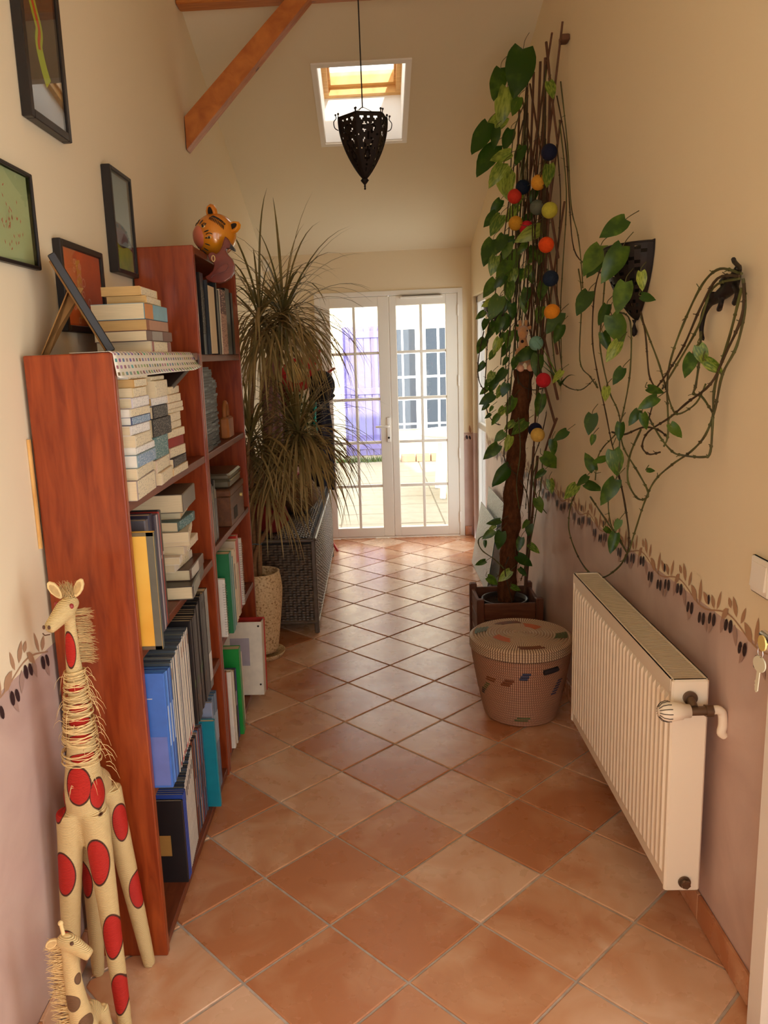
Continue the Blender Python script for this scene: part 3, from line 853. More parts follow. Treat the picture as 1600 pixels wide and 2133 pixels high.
# --- second-lowest shelf of the near bookcase: comic albums
y = 1.934
G = 'comic albums on the second-lowest shelf'
BLUES = [(58, 104, 184), (70, 120, 190), (84, 128, 200), (40, 76, 150), (96, 140, 200), (50, 90, 160)]
for k in range(6):
    T = rb.uniform(.010, .013); H = .322 - k * .002; D = .235
    face = [(cm((96, 112, 178)), .02, .98, .02, .45), (cm((228, 214, 180)), .35, .85, .78, .785), (cm((228, 214, 180)), .30, .72, .86, .865)] if k == 0 else None
    book_up((-.564 - D / 2 + rb.uniform(-.004, .0), y + T / 2, ZC), T, D, H, cm(BLUES[k]), f'{nth("blue")} blue comic album from the near end of the second-lowest shelf', G, face=face, spine=[(cm((214, 224, 235)), .35, .7)] if k % 2 else None)
    y += T + .0015
for k in range(23):
    T = rb.uniform(.0105, .0125); H = .322 + rb.uniform(-.003, .003); D = .235
    book_up((-.567 - D / 2 - k * .0009 + rb.uniform(-.002, .002), y + T / 2, ZC), T, D, H, cm([(84, 92, 100), (62, 70, 84), (104, 108, 108)][k % 3]), f'{nth("white")} white-spined comic album from the near end of the second-lowest shelf', G, pages='pages_side', spine=[(cm((236, 224, 204)), .0, 1), (cm((190, 150, 120)), .85, .95)] if k % 3 == 0 else [(cm((236, 224, 204)), .0, 1), (cm((200, 90, 80)), .02, .05)])
    y += T + .0014
for k in range(12):
    T = rb.uniform(.013, .019); H = .335 + .002 * k + rb.uniform(-.004, .004); D = .23
    book_up((-.578 - D / 2 - .001 * k + rb.uniform(-.003, .003), y + T / 2, ZC), T, D, H, cm((34, 30, 30), .3), f'{nth("black")} black-spined comic album from the near end of the second-lowest shelf', G, spine=[(cm((120, 100, 84)), .2, .26)] if k % 2 else [(cm((92, 110, 80)), .35, .42)])
    y += T + .001
T = .045; book_up((-.60 - .11, y + T / 2, ZC), T, .24, .352, cm((22, 21, 22), .3), 'thick black album standing past the black comics on the second-lowest shelf', G, spine=[(cm((60, 60, 58)), .86, .93)])
y += T + .003
T = .05
if y + T < 2.862: book_up((-.60 - .105, y + T / 2, ZC), T, .23, .350, cm((46, 36, 30), .18), 'glossy black ring binder at the far end of the second-lowest shelf', G, spine=[(M['brushed_steel'], .08, .36)])

# --- lowest shelf
y = 2.172
G = 'books on the lowest shelf'
T = .012
book_up((-.612 - .11, y + T / 2, ZD), T, .22, .272, cm((38, 32, 32)), 'black picture book with a golden photograph at the near end of the lowest shelf', G, face=[(cm((176, 128, 66)), .1, .8, .33, .58), (cm((214, 190, 150)), .2, .6, .62, .64)])
y += T + .001
for k in range(3):
    T = .011; book_up((-.612 - .11, y + T / 2, ZD), T, .22, .285, cm((44, 70, 150)), f'{nth("dblue")} dark blue album behind the black picture book on the lowest shelf', G); y += T + .001
for k in range(15):
    T = rb.uniform(.0095, .0115); book_up((-.617 - .11 - .001 * k, y + T / 2, ZD), T, .22, .290 + .003 * k + rb.uniform(-.003, .003), cm([(70, 78, 90), (44, 46, 54), (90, 96, 100)][k % 3]), f'{nth("lwhite")} white-spined album from the near end of the lowest shelf', G, spine=[(cm((230, 220, 202)), 0, 1)] + ([(cm((60, 58, 66)), .8, .9)] if k % 2 else [])); y += T + .0016
COLS = [(60, 46, 40), (122, 66, 46), (58, 60, 74), (150, 104, 80), (70, 100, 130), (46, 40, 44), (176, 140, 120), (96, 120, 150), (140, 60, 50), (64, 76, 92), (120, 110, 130), (90, 60, 60), (70, 110, 140)]
for k in range(13):
    T = rb.uniform(.010, .015); book_up((-.632 - .11, y + T / 2, ZD), T, .22, .335 + rb.uniform(-.01, .008), cm(COLS[k]), f'{nth("lcol")} multicoloured comic album past the white ones on the lowest shelf', G, spine=[(cm(COLS[(k + 5) % 13]), .3, .6)]); y += T + .001
T = .02; book_up((-.60 - .115, y + T / 2 + .012, ZD), T, .25, .335, cm((28, 132, 150), .3), 'tall teal slip-cased book leaning on the lowest shelf', G, tilt=.05); y += T + .016
T = .014; book_up((-.605 - .12, y + T / 2, ZD), T, .245, .385, cm((142, 150, 172)), 'grey-blue album with a white compass emblem on the lowest shelf', G, face=[(cm((212, 216, 226)), .55, .56, .2, .9), (cm((212, 216, 226)), .3, .95, .42, .424)]); y += T + .002
for k in range(9):
    T = rb.uniform(.012, .015)
    if y + T > 2.862: break
    book_up((-.618 - .11, y + T / 2, ZD), T, .225, .368 + rb.uniform(-.006, .006), cm([(92, 116, 140), (110, 132, 152), (70, 96, 124)][k % 3], .3), f'{nth("grb")} slate-blue comic album at the far end of the lowest shelf', G, spine=[(cm((188, 200, 210)), .5, .8)]); y += T + .0015

# --- waist-high shelf: tall albums, then a pile lying flat
G = 'books on the waist-high shelf'
y = 1.936
mat('yellow_cover', srgb(226, 186, 84), .4, .4, vcol=srgb(214, 150, 40), vscale=3)
T = .02; book_up((-.562 - .13, y + T / 2, ZB), T, .26, .308, M['yellow_cover'], 'yellow photo album with a dark grey spine on the waist-high shelf', G, spine=[(cm((92, 96, 88)), 0, 1)], face=[(cm((96, 92, 78)), .93, 1, 0, 1), (cm((96, 80, 60)), 0, 1, 0, .03), (cm((110, 96, 66)), 0, 1, .97, 1)]); y += T + .002
for k, (c, T, H, fr) in enumerate((((120, 128, 96), .012, .30, -.575), ((84, 116, 72), .014, .302, -.582), ((230, 222, 204), .016, .296, -.588), ((92, 84, 88), .03, .325, -.60), ((50, 42, 58), .035, .332, -.598), ((70, 60, 66), .012, .325, -.592), ((196, 186, 186), .014, .322, -.594), ((120, 96, 96), .012, .322, -.596), ((104, 150, 184), .012, .318, -.6), ((84, 76, 82), .010, .318, -.6), ((176, 54, 44), .014, .32, -.602), ((56, 52, 50), .018, .322, -.606), ((64, 58, 40), .016, .318, -.608))):
    nm = ['olive', 'green', 'cream', 'slate', 'navy', 'charcoal', 'pale grey', 'mauve', 'sky blue', 'ash grey', 'red', 'black', 'dark olive'][k]
    book_up((fr - .12, y + T / 2, ZB), T, .24, H, cm(c), f'tall {nm} album standing on the waist-high shelf', G, spine=[(cm((200, 190, 170)), .6, .63)] if k % 3 == 0 else None); y += T + .0015
py0 = max(y + .012, 2.24)
z = ZB + .001; yc = (py0 + 2.80) / 2
pile = [(.042, .30, .19, (74, 62, 54), 'dark glossy hardback', True, .10), (.036, .22, .16, (92, 66, 54), 'brown glossy hardback', True, .02), (.026, .20, .13, (226, 212, 190), 'cream paperback', False, -.05), (.024, .19, .13, (232, 222, 204), 'white paperback', False, .06), (.026, .20, .14, (222, 206, 180), 'pale paperback', False, .0), (.022, .25, .16, (214, 188, 152), 'thin tan paperback', False, .22), (.03, .24, .17, (220, 202, 174), 'cream magazine block', False, .18), (.03, .19, .14, (92, 112, 108), 'grey-green paperback', False, -.06), (.024, .2, .14, (222, 190, 140), 'yellowish paperback', False, .1), (.058, .23, .165, (112, 98, 82), 'thick brown dictionary', True, .06)]
for k, (T, L, D, c, nm, hd_, rz) in enumerate(pile):
    book_flat((-.70 + .01 * sin(k * 2.1), yc + .03 * sin(k * 1.7) - .02, z), L, D + .03, T, cm(c, .35 if hd_ else .6), f'{nm}, {ORD[k]} from the bottom of the flat pile on the waist-high shelf', G, rz, spine=[(M['print_teal'], .1, .9)] if k == 7 else [(M['print_cream'], .2, .8)] if not hd_ else [(cm((170, 165, 150), .2), .1, .6)] if k < 2 else None, hard=hd_)
    z += T + .0006

# --- upper shelf: three ranks of paperbacks lying flat
G = 'paperbacks piled on the upper shelf'
CR = [(228, 206, 160), (232, 216, 180), (220, 190, 140), (226, 210, 172), (236, 226, 204)]
def pile_of(yc, xf, specs, nm):
    z = ZA + .0008
    for k, (T, L, D, c, pr, w) in enumerate(specs):
        dx = rb.uniform(-.006, .004); dy = rb.uniform(-.012, .012)
        book_flat((xf - D / 2 + dx, yc + dy, z), L, D, T, cm(c, .55), f'{w} paperback, {ORD[k]} from the bottom of the {nm} pile on the upper shelf', G, rb.uniform(-.07, .07), spine=[(M[pr], .05, .95)] if pr else None, pages=rb.choice(['pages', 'pages', 'pages_tan', 'pages_white']))
        z += T + .0006
pile_of(2.055, -.598, [(.050, .21, .15, (176, 160, 150), 'print_cream', 'thick greyish'), (.028, .20, .14, (230, 216, 186), 'print_cream', 'cream'), (.032, .19, .14, (150, 172, 178), 'print_blue', 'pale blue'), (.018, .19, .13, (234, 228, 214), 'print_white', 'thin white'), (.030, .18, .14, (228, 214, 184), 'print_cream', 'light cream'), (.024, .17, .14, (230, 222, 214), 'print_white', 'white'), (.02, .17, .13, (70, 82, 122), 'print_blue', 'dark blue'), (.02, .17, .13, (232, 222, 200), 'print_cream', 'off-white'), (.026, .17, .14, (222, 214, 224), 'print_white', 'lilac-white'), (.024, .14, .15, (222, 200, 150), 'print_cream', 'yellowed'), (.020, .14, .13, (206, 160, 90), 'print_cream', 'ochre'), (.030, .16, .13, (230, 212, 172), 'print_cream', 'plain cream')], 'nearest')
pile_of(2.265, -.604, [(.034, .19, .15, (228, 208, 178), 'print_cream', 'cream'), (.036, .19, .15, (226, 198, 176), 'print_cream', 'pinkish'), (.062, .16, .14, (86, 128, 126), 'print_teal', 'thick teal'), (.050, .17, .14, (58, 54, 50), 'print_dark', 'thick black'), (.034, .15, .14, (48, 46, 50), 'print_dark', 'black'), (.022, .16, .13, (232, 226, 224), 'print_white', 'white'), (.046, .17, .14, (228, 212, 174), 'print_cream', 'thick yellowed'), (.012, .16, .12, (234, 220, 180), 'print_cream', 'thin cream')], 'middle')
pile_of(2.445, -.606, [(.024, .18, .14, (220, 196, 160), 'print_cream', 'tan'), (.026, .18, .14, (56, 48, 62), 'print_dark', 'dark purple'), (.03, .16, .14, (224, 200, 170), 'print_cream', 'pinkish cream'), (.03, .16, .13, (150, 40, 34), None, 'red'), (.024, .16, .13, (230, 210, 172), 'print_cream', 'cream'), (.022, .16, .13, (226, 206, 168), 'print_cream', 'buff'), (.026, .17, .13, (228, 208, 166), 'print_cream', 'pale'), (.012, .20, .13, (232, 222, 196), 'print_cream', 'thin white'), (.018, .19, .13, (228, 206, 176), 'print_cream', 'light'), (.024, .16, .13, (224, 196, 160), 'print_cream', 'brownish'), (.022, .16, .12, (228, 204, 164), 'print_cream', 'yellowish')], 'farthest')
mg = book_flat((-.70, 2.47, 1.512), .26, .2, .012, cm((92, 84, 78), .3), 'curled dark magazine leaning on top of the paperbacks on the upper shelf', G, -.25); mg.rotation_euler = (.35, -.12, -.2)

# --- on top of the near bookcase
G = 'books lying on top of the low bookcase'
z = 1.6285
for k, (T, L, D, c, nm, sp, pg) in enumerate(((.032, .215, .155, (206, 190, 170), 'white paperback with a maroon-striped spine', [(cm((150, 60, 50)), .05, .12), (M['print_cream'], .15, .8), (cm((132, 50, 44)), .82, .98)], 'pages'), (.028, .225, .15, (120, 96, 88), 'paperback with a grey and maroon spine', [(cm((150, 140, 130)), .2, .6), (cm((110, 60, 50)), .62, .98)], 'pages'), (.030, .22, .15, (150, 96, 70), 'brown paperback', [(cm((176, 120, 90)), .1, .95)], 'pages_tan'), (.044, .225, .15, (112, 160, 176), 'thick paperback with an orange and blue spine', [(cm((206, 130, 60)), .02, .35), (cm((120, 170, 186)), .37, .98)], 'pages'), (.02, .17, .11, (216, 176, 110), 'small yellowed paperback', [(M['print_cream'], .05, .95)], 'pages_tan'), (.024, .165, .11, (218, 178, 112), 'topmost small yellowed paperback', [(M['print_cream'], .05, .95)], 'pages_tan'))):
    book_flat((-.625 - D / 2 + (.015 if k >= 4 else 0) + [0, .004, .0, -.002, -.02, -.026][k], 2.36 + [.05, .03, .03, .03, .02, .0][k], z), L + .03, D, T, cm(c, .5), f'{nm} lying on top of the low bookcase', G, [.02, -.03, .01, .0, .05, .02][k], spine=sp, pages=pg)
    z += T + .0006

# poster with rows of tiny pictures hanging over the front of the top board
def poster_mat():
    m = bpy.data.materials.new('sticker_sheet'); m.use_nodes = True
    nt = m.node_tree; b = nt.nodes['Principled BSDF']; b.inputs['Roughness'].default_value = .25; b.inputs['Specular IOR Level'].default_value = .5
    tc = nd(nt, 'ShaderNodeTexCoord'); mp = nd(nt, 'ShaderNodeMapping'); mp.inputs['Scale'].default_value = (0, 36, 62)
    nt.links.new(tc.outputs['Object'], mp.inputs[0])
    sp = nd(nt, 'ShaderNodeSeparateXYZ'); nt.links.new(mp.outputs[0], sp.inputs[0])
    def cell(o, lo):
        fr = nd(nt, 'ShaderNodeMath', operation='FRACT'); nt.links.new(o, fr.inputs[0])
        g = nd(nt, 'ShaderNodeMath', operation='GREATER_THAN'); g.inputs[1].default_value = lo; nt.links.new(fr.outputs[0], g.inputs[0])
        return g
    a, c = cell(sp.outputs['Y'], .45), cell(sp.outputs['Z'], .5)
    mu = nd(nt, 'ShaderNodeMath', operation='MULTIPLY'); nt.links.new(a.outputs[0], mu.inputs[0]); nt.links.new(c.outputs[0], mu.inputs[1])
    fl = nd(nt, 'ShaderNodeVectorMath', operation='FLOOR'); nt.links.new(mp.outputs[0], fl.inputs[0])
    wn = nd(nt, 'ShaderNodeTexWhiteNoise', noise_dimensions='3D'); nt.links.new(fl.outputs[0], wn.inputs['Vector'])
    hs = nd(nt, 'ShaderNodeHueSaturation'); hs.inputs['Saturation'].default_value = .75; hs.inputs['Value'].default_value = .45; nt.links.new(wn.outputs['Color'], hs.inputs['Color'])
    mx = nd(nt, 'ShaderNodeMix', data_type='RGBA'); mx.inputs['A'].default_value = (*srgb(236, 228, 212), 1)
    nt.links.new(mu.outputs[0], mx.inputs['Factor']); nt.links.new(hs.outputs[0], mx.inputs['B']); nt.links.new(mx.outputs['Result'], b.inputs['Base Color'])
    M['sticker_sheet'] = m
poster_mat()
b = MB(); n = 30; vs = []; fs = []
for i in range(n + 1):
    t = i / n; yy = 1.895 + .86 * t
    wob = .004 * sin(t * 9) + .010 * t
    for (dx, z) in ((-.10, 1.6300), (-.005, 1.6305), (.004, 1.625), (.006 + wob * .4, 1.602), (.010 + wob, 1.582 - .010 * (1 - t) + .018 * max(0, t - .8) * 2), (.016 + wob * 1.4, 1.568 + .004 * t + .03 * max(0, t - .85) * 2)):
        vs.append((XSF + dx, yy, z))
for i in range(n):
    for j in range(5): fs.append((i * 6 + j, i * 6 + j + 1, (i + 1) * 6 + j + 1, (i + 1) * 6 + j))
b.add(vs, fs, True); ps = b.build('sticker_poster', M['sticker_sheet']); tag(ps, 'white sheet of tiny coloured pictures draped over the low bookcase edge', 'poster')
sm_ = ps.modifiers.new('thickness', 'SOLIDIFY'); sm_.thickness = .0008

# ------------------------------------------------------------------ far bookcase contents
G = 'books standing on the top shelf of the tall bookcase'
for k, (y0, T, D, H, fr, c, nm, kw) in enumerate((
    (2.918, .05, .17, .322, -.632, (38, 60, 96), 'tall navy blue book', {}), (2.972, .06, .19, .292, -.612, (26, 24, 24), 'thick black book with white spine lettering', dict(spine=[(M['print_dark'], .25, .8)])),
    (3.04, .006, .2, .27, -.60, (30, 27, 26), 'thin black folder', {}), (3.20, .024, .2, .275, -.60, (30, 28, 28), 'black hardback', {}), (3.229, .02, .2, .25, -.602, (40, 36, 36), 'glossy black hardback', {}), (3.252, .02, .2, .25, -.602, (34, 30, 30), 'black paperback', {}),
    (3.40, .10, .19, .27, -.60, (34, 30, 28), 'wide black book', {}), (3.555, .05, .19, .262, -.604, (40, 36, 34), 'black box file', {}))):
    book_up((fr - D / 2, y0 + T / 2, Z1), T, D, H, cm(c, .3), f'{nm} on the top shelf of the tall bookcase', G, **kw)
# book turned page-edge outwards, and the maroon one beside it
t = thing('book', 'book with its cream page edges turned outwards on the top shelf', 'book', (-.70, 3.115, Z1), 0, G)
MB().box((-.10, -.068, .0), (.098, -.064, .256)).build('cover', cm((30, 27, 26)), t); MB().box((-.09, -.064, .003), (.100, .05, .252)).build('page_block', M['pages_side'], t)
t = thing('book', 'maroon and pink book facing the hall on the top shelf', 'book', (-.69, 3.335, Z1), 0, G)
MB().box((-.09, -.055, 0), (.09, .055, .256)).build('page_block', M['pages_side'], t)
print_mat('print_pink', srgb(186, 140, 116), srgb(140, 96, 80), (1, 8, 90), .55); print_mat('print_maroon', srgb(88, 36, 34), srgb(190, 150, 130), (1, 8, 80), .6)
MB().box((.09, -.056, 0), (.0925, .056, .16)).build('lower_cover', M['print_pink'], t); MB().box((.09, -.056, .16), (.0925, .056, .257)).build('upper_cover', M['print_maroon'], t)
mat('leather_red', srgb(150, 78, 46), .5, .3, var=.25, vscale=12)
t = thing('leather_folder', 'worn reddish leather folder at the far end of the top shelf', 'folder', (-.665, 3.68, Z1))
b = MB(); b.prism([(-.055, 0), (.06, 0), (.066, .14), (.04, .20), (-.03, .225), (-.055, .18)], -.05, .055, 'x'); b.build('folder_body', M['leather_red'], t, bevel=.006)
b = MB(); b.prism([(-.05, .13), (.062, .15), (.04, .205), (-.03, .228)], .055, .060, 'x'); b.build('flap', M['leather_red'], t)

# columns of disc cases
mat('disc_case', srgb(26, 24, 25), .4, .25); mat('disc_insert', srgb(96, 92, 90), .45, .25); mat('disc_brown', srgb(48, 36, 30), .5, .2)
G = 'disc cases stacked on the middle shelf'
dcm = {}
for ci, (y0, nm) in enumerate(((2.925, 'nearer'), (3.055, 'middle'), (3.185, 'farther'))):
    z = Z2 + .001; k = 0
    while z < Z2 + (.305, .30, .25)[ci]:
        T = .0102
        t = thing('disc_case', f'{ORD[k]} disc case from the bottom of the {nm} column on the middle shelf', 'disc case', (-.62 - .07 - (.012 * ci) + rb.uniform(-.004, .004), y0 + .062 + rb.uniform(-.003, .003), z), 0, G)
        if 0 not in dcm:
            dcm[0] = MB().box((-.07, -.0615, 0), (.07, .0615, .0102)).mesh('case_body', M['disc_case'])
            dcm[1] = MB().box((.0695, -.056, .0022), (.0706, .056, .008)).mesh('spine_label', M['disc_insert'])
            dcm[2] = MB().box((.0695, -.056, .0022), (.0706, .056, .008)).mesh('spine_label', M['disc_brown'])
            dcm[3] = MB().box((.0695, -.03, .0022), (.0706, .02, .008)).mesh('spine_label', M['disc_insert'])
        link('case_body', dcm[0], t); link('spine_label', dcm[rb.choice([2, 2, 2, 3]) if ci == 0 else rb.choice([2, 2, 2, 3])], t)
        z += T + .0006; k += 1
T = .012; book_up((-.66 - .09, 3.335, Z2), T, .16, .25, cm((222, 208, 180)), 'thin cream booklet standing beside the disc cases', 'disc cases stacked on the middle shelf', cat='booklet')
mat('olive_wood', srgb(168, 104, 52), .5, .3, var=.3, vscale=14)
t = thing('wooden_padlock', 'small carved wooden padlock ornament on the middle shelf', 'ornament', (-.645, 3.49, Z2))
MB().cbox((-.02, -.065, 0), (.02, .065, .095), .008).build('lock_body', M['olive_wood'], t)
b = MB(); b.tube(smooth_path([(0, -.042, .09), (0, -.045, .12), (0, -.022, .155), (0, .012, .15), (0, .03, .12), (0, .028, .092)]), .009, 8); b.build('shackle', M['olive_wood'], t)

# third shelf: dark video cases, tins
G = 'video cases on the third shelf'
y = 2.92
for k in range(9):
    T = rb.choice([.014, .015, .022]); book_up((-.625 - .07, y + T / 2, Z3), T, .135, [.25, .26, .21, .24, .23, .22, .22, .24, .2][k], cm([(40, 36, 34), (60, 54, 46), (34, 32, 32), (90, 80, 64), (40, 40, 44), (130, 118, 92), (44, 38, 36), (52, 48, 44), (38, 36, 36)][k], .3), f'{nth("vid")} dark video case from the near end of the third shelf', G, cat='video case', spine=[(cm((170, 150, 116)), .7, .85)] if k % 3 == 1 else None)
    y += T + .001
mat('tin', srgb(132, 122, 100), .3, .5, metal=.6); mat('tin_rim', srgb(206, 190, 150), .25, .5, metal=.8)
wood('box_wood', srgb(120, 78, 48), srgb(92, 56, 34), (8, 1, 8), .5, knots=False)
t = thing('wooden_box', 'brown wooden box under the grey tin on the third shelf', 'box', (-.70, 3.46, Z3))
MB().cbox((-.075, -.17, .0), (.085, .17, .13), .004).build('box_body', M['box_wood'], t); MB().cbox((-.078, -.174, .13), (.088, .174, .158), .004).build('lid', M['box_wood'], t)
MB().box((.0855, -.10, .02), (.0875, -.02, .07)).build('front_label', M['dark_gap'], t); MB().tube([(.088, .06, .1), (.098, .06, .1)], .008, 8).build('knob', M['brass'], t)
t = thing('grey_tin', 'flat grey metal tin stacked on the wooden box', 'tin', (-.695, 3.47, Z3 + .159))
MB().cbox((-.07, -.14, 0), (.075, .14, .035), .008).build('tin_base', M['tin'], t); MB().cbox((-.073, -.143, .0355), (.078, .143, .062), .008).build('tin_lid', M['tin'], t)
MB().box((.074, -.13, .031), (.0785, .13, .0365)).build('rim', M['tin_rim'], t)

# fourth shelf: binders, spiral notebooks
G = 'binders and notebooks on the fourth shelf'
def spiral(loc, T, D, H, c, label, group, tilt=0, wire=M['brushed_steel'], face=None):
    t = book_up(loc, T, D, H, cm(c, .5), label, group, tilt, face=face, cat='notebook')
    b = MB(); n = int(H / .011)
    for k in range(n):
        zc = .012 + k * (H - .024) / n
        b.tube([(D / 2 - .004 + .0085 * cos(a), (T / 2 + .002) * sin(a) * 1.1, zc) for a in [2 * pi * j / 7 for j in range(7)]], .0011, 4, closed=True)
    b.build('wire_binding', wire, t)
    return t
book_up((-.64 - .10, 2.945, Z4), .03, .2, .26, cm((196, 190, 180)), 'pale grey folder at the near end of the fourth shelf', G)
spiral((-.60 - .10, 2.985, Z4), .018, .2, .235, (228, 222, 210), 'white spiral notebook beside the pale folder on the fourth shelf', G, wire=M['brushed_steel'])
book_up((-.585 - .11, 3.045, Z4), .055, .22, .325, cm((32, 112, 66), .35), 'green cardboard binder on the fourth shelf', G, spine=[(cm((70, 150, 140)), .0, 1)])
book_up((-.59 - .11, 3.115, Z4), .03, .22, .29, cm((226, 220, 214)), 'white album with small photographs on its side on the fourth shelf', G, face=[(cm((120, 70, 60)), .6, .95, .7, .85), (cm((150, 80, 50)), .6, .95, .42, .6), (cm((70, 90, 150)), .6, .95, .2, .36)], spine=[(cm((56, 142, 150)), 0, 1)])
book_up((-.592 - .11, 3.165, Z4), .02, .22, .31, cm((218, 202, 170)), 'cream folder with a dark label on the fourth shelf', G, spine=[(cm((70, 66, 56)), .45, .8)])
book_up((-.594 - .11, 3.20, Z4), .018, .22, .29, cm((222, 208, 180)), 'thin cream folder on the fourth shelf', G)
book_up((-.596 - .11, 3.26, Z4), .05, .22, .325, cm((214, 196, 168)), 'beige binder with a red top on the fourth shelf', G, spine=[(cm((206, 66, 46)), .70, 1)])
book_up((-.60 - .11, 3.335, Z4), .045, .21, .33, cm((196, 50, 36)), 'red binder on the fourth shelf', G)
spiral((-.60 - .10, 3.40, Z4), .022, .2, .30, (226, 218, 204), 'white spiral-bound report at the far end of the fourth shelf', G)

# bottom shelf of the tall bookcase
G = 'binders on the bottom shelf of the tall bookcase'
ZL = Z5
book_up((-.612 - .11, 2.945, ZL), .022, .22, .34, cm((150, 66, 40)), 'rust-red book at the near end of the tall bookcase bottom shelf', G)
book_up((-.60 - .11, 2.985, ZL), .028, .22, .325, cm((230, 222, 208)), 'white binder beside the rust-red book on the bottom shelf', G)
book_up((-.598 - .11, 3.02, ZL), .014, .22, .31, cm((216, 204, 184)), 'thin cream binder on the bottom shelf', G)
book_up((-.598 - .11, 3.045, ZL), .02, .22, .305, cm((48, 40, 44)), 'dark book with a pale label on the bottom shelf', G, spine=[(cm((210, 205, 200)), .5, .7)])
book_up((-.598 - .11, 3.072, ZL), .012, .22, .3, cm((70, 74, 120)), 'thin blue book on the bottom shelf', G)
book_up((-.585 - .115, 3.115, ZL), .046, .23, .375, cm((34, 142, 60), .35), 'bright green binder on the bottom shelf of the tall bookcase', G)
book_up((-.60 - .11, 3.18, ZL), .02, .22, .30, cm((40, 38, 40)), 'black and blue folder on the bottom shelf', G, face=[(cm((40, 84, 170)), .3, 1, 0, .3)])
book_up((-.60 - .11, 3.23, ZL), .02, .22, .31, cm((222, 210, 190)), 'off-white folder on the bottom shelf', G)
t = thing('ring_binder', 'large white ring binder with a red edge leaning out of the bottom shelf', 'binder', (-.70, 3.52, ZL), 0, G)
t.rotation_euler.x = -.10
b = MB(); b.cbox((-.14, -.045, .0), (.15, -.041, .345), .0015); b.build('front_cover', cm((232, 224, 206), .4), t)
b = MB(); b.cbox((.145, -.045, 0), (.15, .03, .345), .002); b.build('spine', cm((214, 204, 184), .4), t)
b = MB(); b.cbox((-.14, .026, 0), (.155, .031, .352), .002); b.build('back_cover', cm((176, 44, 34), .4), t)
MB().box((-.12, -.035, .01), (.12, .022, .33)).build('paper_block', M['pages_side'], t)
MB().box((.0, -.0462, .14), (.09, -.0449, .27)).build('cover_label', cm((172, 166, 178)), t)
for z in (.05, .325): MB().tube([(.135, -.0462, z), (.135, -.044, z)], .005, 8).build('rivet', M['dark_gap'], t)
spiral((-.59 - .10, 3.66, ZL), .02, .21, .30, (216, 196, 150), 'cream spiral notebook standing behind the white ring binder', G, wire=M['dark_gap'])
# ------------------------------------------------------------------ pictures on the left wall
mat('black_frame', srgb(34, 28, 26), .4, .4)
mat('card_brown', srgb(150, 108, 62), .85, .1)
mat('mat_board', srgb(206, 196, 178), .8, .1)
def picture_glass():
    m = bpy.data.materials.new('picture_glass'); m.use_nodes = True
    nt = m.node_tree; nt.nodes.clear()
    out = nd(nt, 'ShaderNodeOutputMaterial'); mix = nd(nt, 'ShaderNodeMixShader'); tr = nd(nt, 'ShaderNodeBsdfTransparent'); gl = nd(nt, 'ShaderNodeBsdfGlossy')
    gl.inputs['Roughness'].default_value = .015
    nt.links.new(schlick(nt), mix.inputs[0]); nt.links.new(tr.outputs[0], mix.inputs[1]); nt.links.new(gl.outputs[0], mix.inputs[2]); nt.links.new(mix.outputs[0], out.inputs['Surface'])
    M['picture_glass'] = m
picture_glass()
def frame_pic(name, label, y0, y1, z0, z1, depth, fw, art, gl=True, x=None):
    """picture hung on the left wall; art(root) adds the picture between the mouldings"""
    xw = (WL((y0 + y1) / 2) if x is None else x) + .001
    t = thing(name, label, 'picture', (xw, (y0 + y1) / 2, z0))
    h, w = z1 - z0, (y1 - y0) / 2
    for a in (((0, -w, 0), (depth, -w + fw, h)), ((0, w - fw, 0), (depth, w, h)), ((0, -w + fw, 0), (depth, w - fw, fw)), ((0, -w + fw, h - fw), (depth, w - fw, h))):
        b = MB(); b.cbox(*a, .002); b.build('frame_side', M['black_frame'], t)
    art(t, w - fw, h, depth, fw)
    if gl: MB().box((depth - .006, -w + fw, fw), (depth - .004, w - fw, h - fw)).build('glazing', M['picture_glass'], t)
    return t
mat('art_dark', srgb(92, 78, 62), .7, .1, var=.3, vscale=16)
mat('art_lime', srgb(176, 196, 54), .7); mat('art_red', srgb(206, 74, 40), .7)
mat('art_pale', srgb(190, 176, 150), .8)
def strip(b, pts, wd, x):
    """flat painted ribbon on a picture plane (points are (y, z))"""
    n = len(pts)
    vs = []
    for i, p in enumerate(pts):
        q0, q1 = Vector(pts[max(i - 1, 0)]), Vector(pts[min(i + 1, n - 1)]); d = (q1 - q0).normalized(); nn = Vector((-d.y, d.x)); w = wd[i] if isinstance(wd, list) else wd
        a, c = Vector(p) + nn * w, Vector(p) - nn * w
        vs += [(x, a.x, a.y), (x, c.x, c.y)]
    b.add(vs, [(2 * i, 2 * i + 1, 2 * i + 3, 2 * i + 2) for i in range(n - 1)])
def art_snake(t, w, h, d, fw):
    MB().box((.003, -w, fw), (d - .012, w, h - fw)).build('painting', M['art_dark'], t)
    x = d - .0115
    pts = [(-.03, .40), (-.045, .34), (-.02, .28), (.0, .24), (-.012, .20), (.008, .15), (.03, .12)]
    pts = [(p.x, p.y) for p in smooth_path([(a, c, 0) for a, c in pts], 5)]
    b = MB(); strip(b, pts, .022, x); b.build('lime_snake', M['art_lime'], t)
    b = MB(); strip(b, pts[6:22], .008, x + .0005); b.build('red_stripe', M['art_red'], t)
frame_pic('framed_painting', 'tall black-framed painting of a green and red snake, highest on the left wall', 2.075, 2.345, 2.205, 2.63, .026, .022, art_snake)
mat('art_green', srgb(196, 214, 158), .8, .1, var=.06, vscale=6); mat('art_rust', srgb(176, 84, 58), .8)
